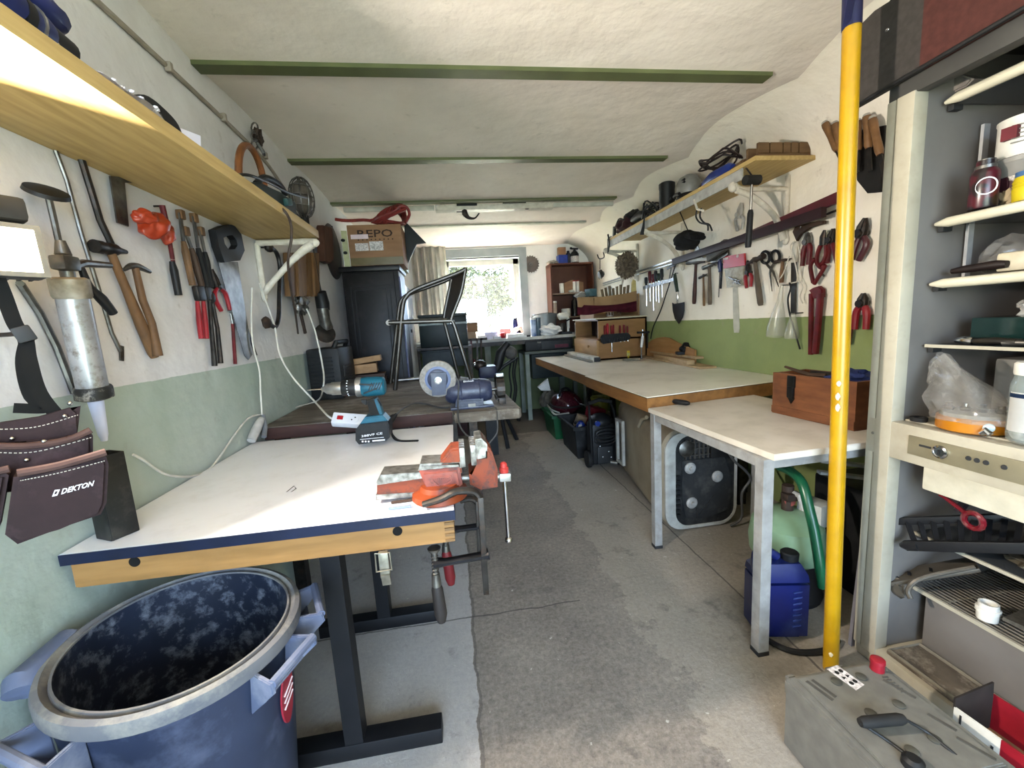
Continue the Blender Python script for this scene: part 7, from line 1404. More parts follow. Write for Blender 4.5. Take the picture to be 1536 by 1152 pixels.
obj('slot', b_, M_black, t)
cw = on(F(1463, 915, 1.43), Z6+.0025); cw.x = 1.44; cw.y = .875; t = thing('white_bush', cw, 'white plastic pipe cap standing on the wire rack', 'cap'); obj('cap_body', MB().lathe(cw, [(.022, 0), (.023, .022), (.026, .024), (.026, .034), (.022, .036), (.021, .05), (.017, .05), (.017, .03)], UZ, 26), mat('white plastic', 'd8d5cc'), t)
single('mesh_sheet', MB().box(Vector((1.60, .72, Z6+.02)), (.28, .30, .01), (0, .08, .2)), mat('dull mesh', '6b665c', '4f4b43', rough=.6, scale=120), 'dull grey mesh sheet lying on the wire rack', 'sheet')
single('dark_lever', MB().tube([Vector((1.50, .84, Z6+.012)), Vector((1.58, .80, Z6+.012)), Vector((1.64, .78, Z6+.03))], .008, 8), M_dsteel, 'dark metal lever lying behind the white pipe cap', 'lever')
single('glass_shards', MB().blob(Vector((1.50, .78, Z5+.022)), (.07, .09, .017), 3, .5, 8, None, 9), mat('dusty lumps', '6f6757', '544d40', rough=.4, scale=30), 'dusty lumpy debris lying on the glass shelf over the wire rack', 'debris')
# floor of the cabinet: tray and carton
t = thing('glass_tray', Vector((1.45, .80, .066)), 'scratched brownish glass tray on the cabinet floor', 'tray')
obj('tray_plate', MB().box(Vector((1.372, .80, .072)), (.125, .46, .012), None, .004), mat('scratched brown glass', '5f554a', '7a6f62', rough=.2, scale=9, dirt='a09686', dscale=14, damt=.6), t); obj('tray_rim', MB().tube([Vector((1.372+sx*.058, .80+sy*.225, .08)) for sx, sy in ((-1, -1), (1, -1), (1, 1), (-1, 1))], .006, 8, closed=True), mat('glass rim', '8d8576', '7c7466', rough=.15), t)
t = thing('red_carton', Vector((1.28, .62, .3)), 'red and white open carton of odds and ends at the lower right edge', 'box')
k0, k1 = onz(1432, 1060, .20), onz(1560, 1150, .20); kd = (k1-k0).normalized(); kn = Vector((-kd.y, kd.x, 0)); kn = kn if kn.x > 0 else -kn
zb, zt = .10, .20
obj('carton_side', MB().bar(k0+UZ*(-.05)+kd*.085, k1-UZ*.05, .004, .10), mat('strong red carton', 'a31c2a', '911824', rough=.45), t); obj('carton_corner', MB().bar(k0-UZ*.05, k0+kd*.085-UZ*.05, .0045, .10), mat('white carton', 'c9c4b8', 'bbb6aa', rough=.5), t)
obj('carton_end', MB().bar(k0-UZ*.04+kn*.002, k0+kn*.13-UZ*.03, .004, .13), mat('dark carton inside', '3b332d', '2f2823', rough=.7), t); obj('carton_back', MB().bar(k0+kn*.13-UZ*.05, k1+kn*.13-UZ*.05, .004, .10), mat('strong red carton', 'a31c2a'), t)
obj('carton_bottom', MB().bar(k0+kn*.065-UZ*.098, k1+kn*.065-UZ*.098, .13, .004), M_card, t); obj('carton_print', MB().bar(k0+kd*.012-UZ*.03-kn*.0026, k0+kd*.016-UZ*.03-kn*.0026, .001, .04).bar(k0+kd*.07-UZ*.05-kn*.0026, k0+kd*.075-UZ*.05-kn*.0026, .001, .04), M_dgrey, t)
q = k0+kd*.10+kn*.07; single('beige_grip', MB().tube([q+UZ*-.03, q+kd*.05-UZ*.02, q+kd*.14-UZ*.05], [.02, .028, .018], 14), mat('beige plastic', 'c7b182', 'b9a375', rough=.5), 'beige shaped grip lying in the red carton', 'tool'); single('shiny_chisel', MB().bar(q-kn*.035-UZ*.04, q-kn*.03+kd*.15-UZ*.05, .02, .008), M_chrome, 'shiny steel blade lying in the red carton', 'blade')
# board beside the cabinet, mat on top
single('grey_board', MB().prism([Vector((1.300, 1.150, .001)), Vector((1.52, 1.150, .001)), Vector((1.52, 1.140, .95)), Vector((1.345, 1.140, .95))], (0, -.012, 0)), mat('violet grey board', '8a8890', '7d7b83', rough=.5), 'slim violet grey board wedged between the steel table and the cream cabinet', 'board')
M_mat = mat('dark grey felt', '4a4440', '3f3a36', rough=.9, scale=60); zt_ = FT+.012
pp = [onx(x, y, FX-.02) for x, y in ((1275, 164), (1278, 110), (1284, 60), (1292, 36), (1312, 16), (1334, 2), (1380, -60), (1600, -200), (1640, -48))]
pa = thing('folded_mat', Vector((1.27, .9, 1.8)), 'dark grey and maroon stiff mat hanging over the top of the cream cabinet', 'mat')
def clipx(P, s):  # split the outline at the maroon half
    ys = onx(1384, 30, FX-.02).y; out = []
    n = len(P)
    for i in range(n):
        a, b = P[i], P[(i+1) % n]; ina, inb = (a.y-ys)*s >= 0, (b.y-ys)*s >= 0
        if ina: out.append(a)
        if ina != inb: k = (ys-a.y)/(b.y-a.y); out.append(a.lerp(b, k))
    return out
obj('grey_half', MB().prism(clipx(pp, 1), (.024, 0, 0)), M_mat, pa); obj('maroon_half', MB().prism(clipx(pp, -1), (.024, 0, 0)), mat('maroon felt', '5d322b', '502a24', rough=.9, scale=60), pa, label='maroon half of the mat')
obj('top_sheet', MB().box((1.54, .80, FT+.02), (.46, .60, .02)), M_mat, pa); obj('binding', MB().tube([pp[0]-UX*.001, pp[-1]-UX*.001], .006, 8), M_black, pa); obj('stud', MB().blob(onx(1331, 45, FX-.022), (.004, .006, .005), 2), M_chrome, pa)
# ================================================================ battery on the floor
zt = .215
bt = [onz(1180, 1015, zt), onz(1317, 988, zt), onz(1485, 1120, zt)]
o0 = bt[0]; ex = (bt[1]-bt[0]).normalized(); wx = (bt[1]-bt[0]).length; ey = Vector((ex.y, -ex.x, 0)); ey = ey if ey.y < 0 else -ey; wy = .30
def B(u, v, z=zt): return Vector((o0.x, o0.y, 0))+ex*(u*wx)+ey*(v*wy)+UZ*z
M_bat = mat('grey battery casing', '7d7a72', '726f68', rough=.6, scale=30, dirt='5e5b54', dscale=14, damt=.4)
ba = thing('truck_battery', B(.5, .5, 0), 'large grey block battery with red terminal and black strap handle at lower right', 'battery')
obj('battery_case', MB().prism([B(0, 0, .002), B(1, 0, .002), B(1, 1, .002), B(0, 1, .002)], (0, 0, zt-.002), .006), M_bat, ba)
obj('lid_step', MB().prism([B(.06, .05), B(.92, .05), B(.92, .95), B(.06, .95)], (0, 0, .008), .003), M_bat, ba)
obj('side_rim', MB().prism([B(-.015, -.0, zt-.03), B(.0, -.0, zt-.03), B(.0, 1, zt-.03), B(-.015, 1, zt-.03)], (0, 0, .02)), M_bat, ba)
zl = zt+.008
M_cell = mat('olive grey cell cap', '5c5a51', '514f47', rough=.5)
for u, v in ((.36, .16), (.62, .16), (.36, .46), (.66, .44), (.62, .72), (.36, .76)):
    obj('cell_cap', MB().lathe(B(u, v, zl), [(.012, -.001), (.0125, .0035), (.010, .005)], UZ, 20), M_cell, ba)
tr = B(.84, .12, zl); obj('red_terminal', MB().lathe(tr, [(.016, 0), (.015, .022), (.017, .023), (.016, .031), (.010, .033)], UZ, 20), mat('red terminal cap', 'b02031', '9c1b2a', rough=.35), ba)
tb_ = B(.26, .84, zl); obj('black_terminal', MB().lathe(tb_, [(.020, 0), (.019, .014), (.012, .02)], UZ, 20), M_black, ba)
lb = [B(.40, .03, zl), B(.53, .01, zl), B(.57, .23, zl), B(.45, .26, zl)]
obj('warning_label', MB().prism(lb, (0, 0, .001)), mat('white label', 'ddd6d2'), ba)
b_ = MB()
for k, v in enumerate((.25, .5, .76)):
    for s in (.3, .7): 
        p = lb[0].lerp(lb[1], s).lerp(lb[3].lerp(lb[2], s), v)+UZ*.0012
        if (k+int(s*10)) % 2: b_.lathe(p, [(.0055, 0), (.0055, .0006)], UZ, 14)
        else: b_.prism([p+ex*.006, p-ex*.004+ey*.005, p-ex*.004-ey*.005], (0, 0, .0006))
obj('label_symbol', b_, mat('black print', '2a2a2a', '222222'), ba)
gh0, gh1 = onz(1290, 1084, zl+.03), onz(1356, 1078, zl+.03)
obj('carry_grip', MB().tube([gh0, gh0.lerp(gh1, .1), gh0.lerp(gh1, .9), gh1], [.009, .012, .012, .009], 14, flat=1.), M_rub, ba)
obj('carry_cord', MB().tube([gh0, onz(1330, 1110, zl+.006), onz(1362, 1134, zl+.002), onz(1380, 1152, zl-.01)], .0035, 8, smooth=5).tube([gh1, onz(1390, 1098, zl+.006), onz(1418, 1120, zl+.002), onz(1440, 1138, zl-.005)], .0035, 8, smooth=5), M_bcable, ba)
for (u0, v0, u1, v1) in ((.11, .10, .17, .30), (.17, .10, .22, .28), (.78, .22, .86, .42), (.80, .55, .86, .70), (.80, .74, .88, .92)): obj('embossed_mark', MB().bar(B(u0, v0, zl), B(u1, v1, zl), .008, .003), mat('darker embossing', '625f58', '57544e', rough=.55), ba)
b_ = MB()
for k in range(6): b_.bar(B(.80, .20+.03*k, zl+.001), B(.85, .205+.03*k, zl+.001), .003, .002)
obj('vent_rib', b_, mat('darker embossing', '625f58'), ba)
obj('end_lug', MB().prism([B(.02, -.035, zt-.06), B(.10, -.035, zt-.06), B(.10, -.0, zt-.06), B(.02, -.0, zt-.06)], (0, 0, .055), .002).prism([B(.45, -.035, zt-.06), B(.62, -.035, zt-.06), B(.62, -.0, zt-.06), B(.45, -.0, zt-.06)], (0, 0, .055), .002), M_bat, ba)
# ================================================================ BACK OF THE ROOM
BZ = 1.03; BYF = 4.96
bb = thing('window_bench', (.5, 5.25, 0), 'whitish worn bench top under the window at the back of the room', 'workbench')
M_bbt = mat('worn whitish bench top', 'c9c6be', 'b4b0a7', rough=.5, scale=5, dirt='837d72', dscale=8, damt=.5)
obj('bench_top', MB().box((.48, 5.27, BZ-.0175), (2.0, .62, .035), None, .004), M_bbt, bb)
for x, y in ((.40, BYF+.08), (-.35, 5.5), (1.44, 5.54)): obj('leg', MB().box((x, y, (BZ-.035)/2), (.07, .06, BZ-.035)), mat('pale green grey post', '8f978b', '7f877b', rough=.6, scale=8), bb)
obj('apron', MB().box((.48, BYF+.05, BZ-.06), (1.96, .02, .05)), M_dsteel, bb)
# low side table with case
st = thing('low_table', (1.2, 5.2, 0), 'grey-green low table below the window bench at the right corner', 'table')
obj('table_top', MB().box((1.24, 5.20, .835), (.80, .56, .03), None, .003), mat('grey green board', '70746a', '62665c', rough=.6, scale=6), st)
for x, y in ((.87, 4.97), (.87, 5.44), (1.6, 4.97), (1.6, 5.44)): obj('leg', MB().box((x, y, .41), (.05, .05, .82)), mat('pale green grey post', '8f978b'), st)
obj('dark_box', MB().box((1.22, 5.18, .66), (.58, .4, .30), None, .008), mat('dark teal box', '2b3838', '243030', rough=.6), st)
t = thing('tool_case', (1.15, 5.1, .85), 'flat black tool case with red panel under the window bench', 'case')
obj('case_body', MB().box((1.16, 5.10, .915), (.60, .24, .125), None, .015), M_case, t); obj('case_front', MB().box((1.24, 4.975, .915), (.36, .012, .10), None, .003), M_dgrey, t); obj('red_panel', MB().box((1.31, 4.967, .895), (.17, .008, .04)), mat('dull red panel', '7a3040', '6a2937', rough=.5), t); obj('latch', MB().box((1.03, 4.97, .955), (.05, .015, .02)), M_chrome, t)
# brown wall shelf unit
M_sh = mat('red brown veneer', '7a4a35', '6b3f2d', rough=.45, scale=5, stretch=(1, 1, .3), dirt='4e2c20', dscale=5)
su = thing('brown_shelf_unit', (1.58, 5.45, BZ), 'red-brown veneered shelf unit standing on the bench in the back right corner', 'shelf')
x0, x1, z0, z1, y0, y1 = 1.30, 1.875, BZ, 1.93, 5.33, 5.58
for x in (x0+.009, x1-.009): obj('side', MB().box((x, (y0+y1)/2, (z0+z1)/2), (.018, y1-y0, z1-z0)), M_sh, su)
for z in (z1-.009, 1.545, 1.24): obj('shelf_board', MB().box(((x0+x1)/2, (y0+y1)/2, z), (x1-x0-.036, y1-y0-.004, .018)), mat('shelf board edge', 'a58a72', '967b63', rough=.5) if z < 1.9 else M_sh, su)
obj('back_panel', MB().box(((x0+x1)/2, y1-.006, (z0+z1)/2), (x1-x0-.036, .008, z1-z0-.01)), M_sh, su)
def SY(px, py, y=5.43): return ony(px, py, y)
def bottle(name, px, z, r, h, m, label, cat='bottle', y=5.42, neck=True, cap=None, group=None):
    p = SY(px, 470, y); p.z = z; t = thing(name, p, label, cat, group)
    prof = [(r*.9, 0), (r, .004), (r, h*.72), (r*.45, h*.84), (r*.45, h*.9)] if neck else [(r*.95, 0), (r, .004), (r, h*.92), (r*.95, h*.93)]
    obj('body', MB().lathe(p, prof, UZ, 20), m, t); obj('cap', MB().lathe(p+UZ*h*(.9 if neck else .93), [(r*(.5 if neck else 1), 0), (r*(.5 if neck else 1), h*.1), (r*.4, h*.11)], UZ, 18), cap or M_black, t); return t
M_wp = mat('white plastic', 'd8d5cc'); ztop = 1.931
single('blue_carton', MB().box((1.49, 5.44, ztop+.055), (.12, .12, .11)), mat('bright blue carton', '2547b0', '1f3d9c', rough=.4), 'bright blue carton on top of the brown shelf unit', 'box')
single('brown_carton', MB().box((1.505, 5.50, ztop+.17), (.10, .07, .10)).box((1.505, 5.535, ztop+.06), (.10, .05, .12)), M_card, 'brown carton sticking up behind the blue carton', 'box')
t = thing('lamp_oil_can', (1.66, 5.43, ztop), 'black can with T handle and white label on the brown shelf unit', 'can'); c = Vector((1.66, 5.43, ztop)); obj('can', MB().lathe(c, [(.05, 0), (.055, .005), (.055, .12), (.035, .15), (.02, .155), (.02, .17)], UZ, 24), M_black, t); obj('can_label', MB().lathe(c, [(.0555, .015), (.0555, .09)], UZ, 24, cap=False), mat('white label', 'ddd6d2'), t); obj('can_handle', MB().cyl(c+Vector((-.05, 0, .19)), c+Vector((.05, 0, .185)), .010).cyl(c+UZ*.165, c+UZ*.19, .008).blob(c+Vector((-.045, 0, .195)), .016, 2), M_black, t)
single('dark_jug', MB().lathe((1.585, 5.47, ztop), [(.04, 0), (.045, .10), (.02, .15), (.018, .17)], UZ, 20), mat('dark blue glass', '1b2440', '161d34', rough=.2), 'dark blue bottle between the blue carton and the black can', 'bottle')
single('cloth_heap', MB().blob((1.36, 5.44, ztop+.022), (.07, .08, .03), 3, .5, 6, None, 2), mat('pale rag', 'b5b1a6', 'a6a297', rough=.8), 'pale rag lying at the left on top of the brown shelf unit', 'cloth')
single('tan_carton', MB().box((1.62, 5.46, 1.5545+.065), (.26, .16, .13)).prism([(1.50, 5.38, 1.6845), (1.60, 5.38, 1.72), (1.74, 5.38, 1.6845)], (0, .15, 0)), M_card, 'tan carton with peaked flaps on the middle board of the brown unit', 'box')
bottle('white_jar', 844, 1.5545, .03, .12, M_wp, 'white jar left of the peaked carton on the brown unit', 'jar', 5.37, False, M_wp)
for i, px in enumerate((863, 868)): bottle('spray_can', px, 1.5545, .02, .15, M_wp, ('left', 'right')[i]+' white tube with red cap right of the peaked carton', 'can', 5.365, False, mat('red cap', 'b33236', 'a02b30', rough=.4))
single('small_parts', MB().blob((1.59, 5.37, 1.572), (.05, .025, .02), 2, .5, 7, None, 3), M_steelgrey, 'heap of small parts in front of the peaked carton', 'parts')
bottle('spray_can', 832, 1.249, .034, .20, mat('beige can', 'c2ab93', 'b39c84', rough=.4), 'beige spray can with white cap in the lower bay of the brown unit', 'can', 5.36, False, M_wp)
bottle('wine_bottle', 862, 1.249, .04, .27, mat('black glass', '161314', '1d191a', rough=.15), 'black bottle standing in the lower bay of the brown unit', 'bottle', 5.42)
t = thing('white_tub', (1.50, 5.4, 1.249), 'stacked white tubs in the lower bay of the brown unit', 'tub'); p = SY(850, 470, 5.37); obj('tub', MB().lathe(Vector((p.x, 5.40, 1.249)), [(.055, 0), (.06, .05), (.062, .055), (.058, .06), (.06, .10), (.05, .105)], UZ, 24), M_wp, t)
bottle('glue_bottle', 864, 1.031, .025, .17, M_wp, 'slim white bottle with nozzle beside the drawer cabinet', 'bottle', 5.25, True, M_wp)
# circular saw blade on the wall
sbc = Vector((1.10, YB-.02, 1.968)); b_ = MB(); P = []
for k in range(20):
    a = 2*pi*k/20
    for da, r in ((0, .115), (.10, .112), (.14, .104), (.29, .104)): P.append(sbc+Vector((r*cos(a+da), 0, r*sin(a+da))))
t = thing('saw_blade', sbc, 'round toothed saw blade hanging on the white back wall right of the window', 'saw blade'); obj('blade', MB().prism(P, (0, .003, 0)), mat('brown grey blade', '7a716a', '6b625b', rough=.4, metal=.7, scale=12), t); obj('hub', MB().lathe(sbc-UY*.001, [(.022, 0), (.020, -.004)], UY, 20), M_steel, t); obj('nail', MB().cyl(sbc-UY*.01, sbc+UY*.03, .005), M_dsteel, t)
# curtain and its rail
rail = thing('curtain_rail', (.4, YB-.03, 2.3), 'pale double curtain rail across the top of the back wall', 'rail')
ra, rb = ony(470, 371, YB-.03), ony(805, 350.5, YB-.03)
for k in (0, .03): obj('rail_bar', MB().bar(ra-UZ*k, rb-UZ*k, .014, .012), mat('pale rail', 'c5c3bb', 'b6b4ac', rough=.5), rail)
for q in (.35, .98): obj('rail_holder', MB().cyl(ra.lerp(rb, q)-UZ*.015, ra.lerp(rb, q)-UZ*.015+UY*.05, .006), M_steel, rail)
def curt(u, v): x = -.44+.43*u; return Vector((x+.02*v*(u-.5), YB-.10+.035*sin(u*2*pi*4.5)+.01*sin(u*31), 2.285-.94*v))
single('curtain', MB().grid(curt, 80, 10, .003), mat('grey curtain', 'dcd8cf', 'cfcbc1', rough=.9, scale=12), 'grey curtain hanging in soft folds left of the window', 'curtain', sharp=80)
# broken lamp base and cable duct at the third beam
t = thing('broken_strip_lamp', (.45, 3.66, 2.20), 'broken white strip lamp base with hanging hook under the third ceiling beam', 'lamp')
obj('base_tray', MB().box((.44, 3.665, 2.182), (1.0, .085, .045), None, .004), M_wpaint, t); obj('broken_gap', MB().box((.20, 3.62, 2.205), (.17, .004, .03)), M_black, t); obj('broken_gap', MB().box((.60, 3.62, 2.207), (.20, .004, .012)), M_black, t)
for x in (.0, .88): obj('mount', MB().box((x, 3.665, 2.215), (.04, .05, .03)), M_wpaint, t)
hk = Vector((.18, 3.64, 2.165)); obj('hook', MB().tube([hk, hk+Vector((.0, 0, -.03)), hk+Vector((.03, 0, -.065)), hk+Vector((.08, 0, -.07)), hk+Vector((.12, 0, -.03))], [.02, .026, .014, .007, .005], 10, smooth=4), M_dsteel, t); obj('screw_lug', MB().bar(hk+Vector((-.07, 0, -.018)), hk+Vector((-.01, 0, -.018)), .02, .008), M_dsteel, t); obj('screw_lug', MB().blob(hk+Vector((.53, 0, -.005)), (.02, .012, .006), 2), M_dsteel, t)
t = thing('cable_duct', (.4, 3.70, 2.17), 'white cable duct running across the ceiling behind the lamp base', 'duct')
for a, b in ((WL+.06, -.07), (.95, 1.50)): obj('duct_piece', MB().box(((a+b)/2, 3.70, 2.20), (b-a, .03, .035), None, .002), mat('white duct', 'c9c7bc', 'bbb9ae', rough=.5), t)
# things on the window bench
def onb(px, y): p = ony(px, 490, y); p.z = BZ+.0005; return p
single('cardboard_cube', MB().box(onb(706, 5.05)+UZ*.05, (.11, .11, .098)), mat('beige carton', 'c0a283', 'b29475', rough=.7), 'small tan carton at the left front of the window bench, lowest of two', 'box')  # beige is this carton's own colour
single('paper_roll', MB().box(onb(707, 5.05)+UZ*.155, (.14, .12, .11)), M_card, 'brown carton stacked on the tan carton at the window bench', 'box')
rnd = random.Random(21)
M_pap = mat('white paper', 'e3e2e0', 'd6d5d3', rough=.6); M_vpap = mat('violet tinted paper', 'c9c6de', 'bdbad2', rough=.6)
for i, (px, y, sx_, sy_, sz_, m, lab) in enumerate(((722, 5.08, .10, .09, .05, M_pap, 'white folded paper pack, leftmost on the window bench'), (735, 5.12, .16, .10, .085, M_vpap, 'violet tinted carton among the white papers'), (748, 5.03, .15, .10, .03, M_pap, 'flat white paper stack in the middle of the window bench'), (772, 5.06, .20, .12, .045, M_pap, 'large white paper stack at the right under the window'), (783, 5.0, .10, .08, .02, M_pap, 'small white paper pad near the spray cans'), (727, 5.30, .16, .08, .10, M_pap, 'white box at the back under the window sill'), (790, 5.02, .07, .05, .02, M_dgrey, 'small dark lid near the spray cans'))):
    p = onb(px, y); single('paper_stack' if m in (M_pap,) else 'carton' if m is M_vpap else 'lid', MB().box(p+UZ*sz_/2, (sx_, sy_, sz_), (0, 0, rnd.uniform(-.3, .3)), .002), m, lab, 'paper' if m is M_pap else 'box' if m is M_vpap else 'lid')
p = onb(755, 4.995); single('red_tape_roll', MB().lathe(p+Vector((-.03, 0, .035)), [(.018, 0), (.034, 0), (.034, .05), (.018, .05)], (1, -.5, .1), 24, cap=False), mat('bright red tape', 'd2303c', 'c22833', rough=.4), 'bright red roll lying in the middle of the window bench', 'tape')
p = onb(757, 5.38); single('red_box', MB().box(p+UZ*.08, (.14, .08, .06)).box(p+UZ*.025, (.2, .09, .05)), mat('salmon red box', 'c4575a', 'b54c50', rough=.5), 'salmon red box standing against the window sill', 'box')
p = onb(773, 5.36); t = thing('blue_bottle', p, 'dark blue bottle at the right end of the window sill', 'bottle'); obj('body', MB().lathe(p, [(.035, 0), (.035, .16), (.028, .19), (.028, .215)], UZ, 20), mat('ink blue plastic', '1e2466', '191e56', rough=.3), t); obj('cap', MB().lathe(p+UZ*.215, [(.024, 0), (.024, .025)], UZ, 18), M_black, t)
p = onb(776, 5.20); single('pink_tool', MB().tube([p+Vector((-.08, 0, .04)), p+Vector((-.02, 0, .09)), p+Vector((.04, 0, .12)), p+Vector((.06, 0, .05))], [.02, .03, .025, .015], 10), mat('dusty pink plastic', 'b78a82', 'a77b73', rough=.5), 'dusty pink handled tool lying under the blue bottle', 'tool')
bottle('spray_can', 799, BZ+.0005, .034, .215, mat('white blue can', 'c5cfe0', '5a79b0', rough=.35, scale=12), 'white and blue spray can, left of two on the window bench', 'can', 5.03, False, M_wp); bottle('spray_can', 806, BZ+.0005, .036, .215, mat('slate blue can', '60737f', '51636e', rough=.35), 'slate blue spray can, right of two on the window bench', 'can', 5.06, False, mat('slate blue can', '60737f'))
p = onb(818, 5.27); t = thing('zinc_bucket', p, 'grey zinc bucket with bail on the window bench behind the spray cans', 'bucket'); obj('bucket', MB().lathe(p, [(.12, 0), (.155, .26), (.16, .26), (.16, .268), (.15, .268), (.115, .01)], UZ, 32), mat('dull zinc', '8a8f90', '787d7e', rough=.4, metal=.5, scale=6), t); obj('bucket_bail', MB().tube([p+Vector((-.16, 0, .255)), p+Vector((-.20, -.05, .20)), p+Vector((-.16, -.12, .255)), p+Vector((0, -.16, .275)), p+Vector((.14, -.06, .262))], .005, 8, smooth=5), M_steel, t)
p = onb(824, 5.06); single('plastic_bag', MB().blob(p+UZ*.062, (.135, .09, .065), 4, .35, 6, None, 5).blob(p+Vector((.02, 0, .125)), (.04, .03, .025), 2, .4), mat('white plastic bag', 'dcdad6', 'cfcdc9', rough=.35), 'crumpled white plastic bag on the right of the window bench', 'bag')
p = onb(848, 5.10); t = thing('drill_press_head', p, 'small white bench drill with dark base at the right end of the window bench', 'machine'); obj('base', MB().box(p+UZ*.015, (.13, .14, .03), None, .004), M_dgrey, t); obj('column', MB().cyl(p+Vector((.035, 0, .03)), p+Vector((.035, 0, .25)), .016), M_wp, t); obj('head', MB().tube([p+Vector((-.085, 0, .215)), p+Vector((-.07, 0, .22)), p+Vector((.03, 0, .225))], [.035, .045, .04], 16), M_wp, t); obj('spindle', MB().cyl(p+Vector((.035, -.04, .20)), p+Vector((.035, -.04, .07)), .011), M_wp, t); obj('glass_pot', MB().lathe(p+Vector((-.05, -.02, .03)), [(.04, 0), (.05, .06), (.04, .11)], UZ, 20), M_dsteel, t); obj('feed_knob', MB().tube([p+Vector((.0, -.05, .16)), p+Vector((.06, -.06, .19))], .008, 8), M_black, t)
# green tool boxes on the left of the bench, stuff under them
M_dgb = mat('dark green toolbox', '22322f', '1b2926', rough=.4, scale=10)
t = thing('toolbox', ony(640, 490, 4.75), 'dark green toolbox with pale lid rim and orange latch behind the chair seat', 'toolbox'); tx0, tx1 = -.36, .16; y_ = 4.62
rk2 = thing('tool_rack', (-.1, 4.7, 0), 'dark cluttered steel rack under the green toolboxes behind the chair', 'rack')
obj('rack_shelf', MB().box((-.12, 4.72, .985), (.62, .42, .025)), M_dsteel, rk2); obj('rack_shelf', MB().box((-.12, 4.72, .55), (.62, .42, .025)), M_dsteel, rk2)
for x in (-.41, .17): 
    for y in (4.525, 4.915): obj('rack_post', MB().box((x, y, .495), (.03, .03, .99)), M_dsteel, rk2)
obj('case_body', MB().box(((tx0+tx1)/2, y_+.12, .998+.16), (tx1-tx0, .22, .32), None, .008), M_dgb, t); obj('lid', MB().box(((tx0+tx1)/2, y_+.12, 1.335), (tx1-tx0+.01, .23, .03), None, .004), M_dgb, t); obj('lid_rim', MB().box(((tx0+tx1)/2, y_+.002, 1.245), (tx1-tx0+.004, .012, .02)), mat('pale grey rim', 'a9b2b0', '98a19f', rough=.4), t); obj('latch', MB().box((-.22, y_, 1.275), (.09, .012, .035)), mat('orange latch', 'b55a3c', 'a34f33', rough=.5), t); obj('latch', MB().box((.0, y_-.004, 1.255), (.03, .014, .03)), M_chrome, t)
t = thing('grey_crate', (-.12, 4.7, .5625), 'grey-blue tub hanging dark in the rack under the green toolbox', 'crate'); obj('tub', MB().box((-.12, 4.70, .87), (.46, .30, .19), None, .01), mat('slate grey tub', '3c474c', '333d42', rough=.5), t)
obj('tub_rim', MB().box((-.12, 4.70, .955), (.48, .32, .02), None, .004), mat('slate grey tub', '3c474c'), t)
t = thing('power_tool', (-.15, 4.62, .5625), 'black power tool lying on the lower board of the dark rack', 'power tool'); obj('body', MB().tube([(-.30, 4.6, .65), (-.2, 4.58, .66), (-.05, 4.58, .65), (.05, 4.6, .64)], [.04, .06, .06, .03], 14), M_black, t); obj('grip', MB().tube([(-.2, 4.56, .68), (-.17, 4.54, .74), (-.08, 4.54, .75), (-.02, 4.56, .68)], .018, 10, smooth=4), M_rub, t)
t = thing('wine_crate', (-.15, 4.72, 0), 'dark red-brown crate on the floor in the rack', 'crate'); obj('crate_body', MB().box((-.15, 4.70, .20), (.46, .36, .40), None, .006), mat('dark red brown crate', '45231c', '391c17', rough=.6), t); obj('crate_slat', MB().box((-.15, 4.515, .25), (.44, .012, .05)), M_darkwood, t)
# tools hanging on the front of the window bench
HT = ((697, 'black bar clamp hanging leftmost on the front of the window bench', M_dsteel, 62), (706, 'dark red pliers hanging on the front of the window bench', M_redd, 46), (715, 'black iron tongs hanging in the middle of the bench front', M_dsteel, 50), (721, 'rusty long clamp hanging rightmost of the bench front tools', M_rust, 54))
for px, lab, m, ln_ in HT:
    a = ony(px, 502, BYF-.006); b = ony(px+1.5, 502+ln_, BYF-.006); a.z = BZ-.0; t = thing('bench_clamp', a, lab, 'clamp', 'tools hanging on the window bench front')
    obj('bar', MB().bar(a, b, .022, .012, UY), m, t); obj('jaw', MB().box(a+Vector((.03, 0, .012)), (.09, .022, .028), None, .003), M_dsteel, t); obj('grip', MB().tube([b.lerp(a, .25)+UX*.03, b+UX*.035], [.012, .016], 10), m, t)
# machine on a stand with angled arm
mc = thing('arm_machine', (.5, 4.1, 0), 'black machine stand with angled arm and grey motor head behind the grinder', 'machine'); ym = 4.05
obj('arm', MB().tube([ony(741, 560, ym), ony(747, 548, ym), ony(751, 530, ym), ony(762, 514, ym)], [.035, .045, .05, .03], 12), M_black, mc); obj('motor_head', MB().blob(ony(766, 529, ym), (.065, .07, .065), 3, .12), mat('dusty grey motor', '6a6763', '5a5753', rough=.6), mc); obj('brace', MB().tube([ony(773, 538, ym), ony(757, 548, ym), ony(748, 556, ym)], .018, 10), M_black, mc)
obj('stand_post', MB().box(ony(747, 580, ym)+UZ*0, (.06, .06, .30)), M_black, mc); pz = ony(747, 600, ym); obj('stand_leg', MB().tube([pz, Vector((pz.x-.15, ym-.1, .0))], .02, 8), M_black, mc); obj('stand_leg', MB().tube([pz, Vector((pz.x+.18, ym+.1, .0))], .02, 8), M_black, mc); obj('stand_leg', MB().tube([pz, Vector((pz.x+.05, ym-.18, .0))], .02, 8), M_black, mc)
b_ = MB()
for k, (x, xx) in enumerate(((768, 764), (772, 769), (776, 772))): b_.tube([ony(x, 536, ym+.3), ony(xx, 560, ym+.32), ony(xx+3, 585, ym+.3), ony(xx-2, 612, ym+.3)], .010, 7, smooth=4)
single('hanging_cables', b_, M_bcable, 'black cables hanging from the low table behind the machine arm', 'cable')
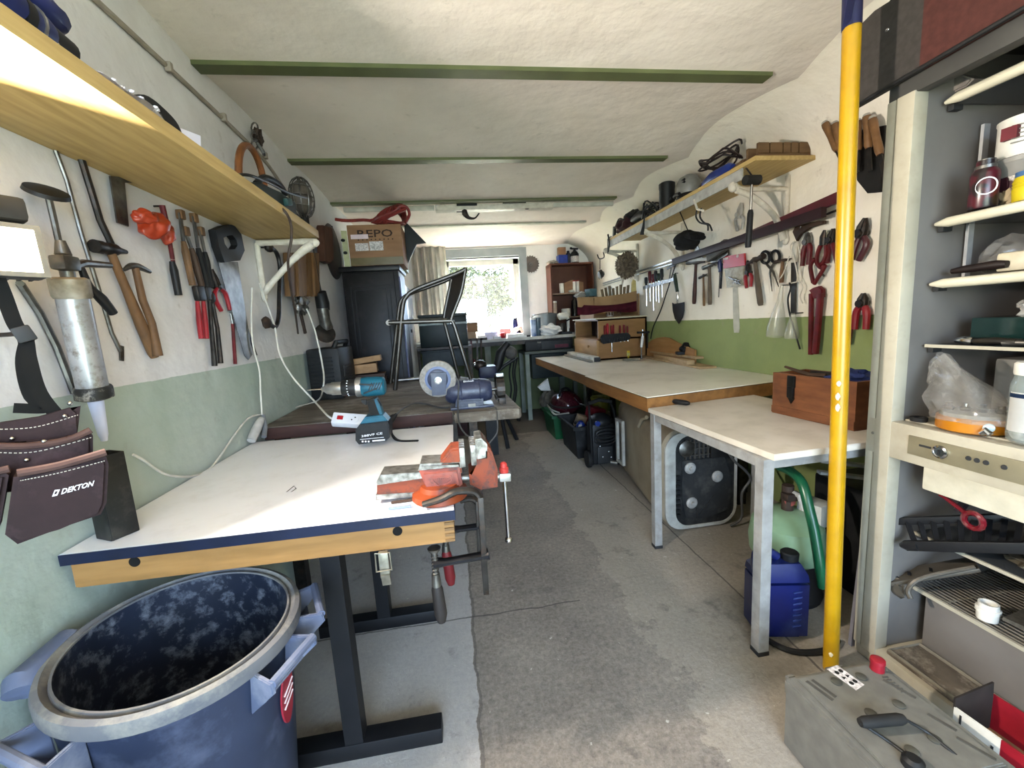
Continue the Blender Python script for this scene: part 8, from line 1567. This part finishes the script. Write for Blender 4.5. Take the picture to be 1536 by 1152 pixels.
t = thing('blue_machine', ony(730, 556, 3.75), 'dark blue machine with chrome dome just behind the bench grinder', 'machine'); q = ony(731, 557, 3.75); obj('machine_body', MB().box(q, (.16, .16, .11), None, .02), mat('ink blue metal', '20264c', '1a1f40', rough=.4), t); obj('dome', MB().blob(ony(720, 548, 3.72), (.06, .05, .05), 3), M_dsteel, t); obj('stand', MB().box(Vector((q.x, q.y, (q.z-.05)/2)), (.10, .10, q.z-.06)), M_black, t); obj('chrome_knob', MB().blob(ony(712, 547, 3.68), (.018, .018, .02), 2), M_chrome, t)
single('spare_wheel', MB().tube([ony(777, 622, 5.0)+Vector((0, .07*cos(a), .07*sin(a))) for a in [2*pi*k/24 for k in range(24)]], .02, 10, closed=True).lathe(ony(777, 622, 5.0)-UX*.012, [(.01, 0), (.06, .002), (.06, .022), (.01, .024)], UX, 20), M_rub, 'black wheel standing on the floor beyond the bench corner', 'wheel')
# ================================================================ tree outside the window
rnd = random.Random(31); tc_ = Vector((.15, 9.2, 0))
tr = thing('garden_tree', (0, 9.4, -.1), 'pale sunlit tree filling most of the window view', 'tree')
obj('trunk', MB().tube([(.1, 9.5, -.1), (.15, 9.4, 1.0), (.2, 9.3, 2.0), (.1, 9.3, 3.2)], [.12, .10, .07, .03], 10), mat('pale bark', '8a7f66', '7a7058', rough=.9), tr)
lb_ = MB()
blobs = [(-.2, 9.3, 2.2, .55), (.15, 9.0, 1.7, .5), (.45, 9.1, 2.0, .5), (-.1, 9.0, 1.35, .45), (.55, 9.0, 1.45, .4), (.2, 9.3, 2.6, .45), (1.05, 9.2, 2.15, .33), (.9, 9.1, 1.7, .35), (-.5, 9.2, 1.7, .5), (.4, 9.0, 1.15, .4), (-.5, 9.2, 2.7, .4), (1.2, 9.3, 1.75, .22)]
for bx_0, by_0, bz_0, br in blobs:
    for k in range(int(1900*br)):
        d = Vector((rnd.gauss(0, 1), rnd.gauss(0, 1), rnd.gauss(0, 1))).normalized()*br*(rnd.random()**.4); p = Vector((bx_0, by_0, bz_0))+d
        a = Vector((rnd.gauss(0, 1), rnd.gauss(0, 1), rnd.gauss(0, .7))).normalized()*rnd.uniform(.04, .075); n_ = Vector((rnd.gauss(0, 1), rnd.gauss(0, 1), rnd.gauss(0, 1))).normalized(); b2_ = a.cross(n_).normalized()*a.length*.32
        vs = [lb_.bm.verts.new(q) for q in (p-a, p-b2_, p+a, p+b2_)]; lb_.bm.faces.new(vs)
obj('foliage', lb_, mat('pale green leaves', '47512f', '5c5a35', rough=.6, scale=3), tr)
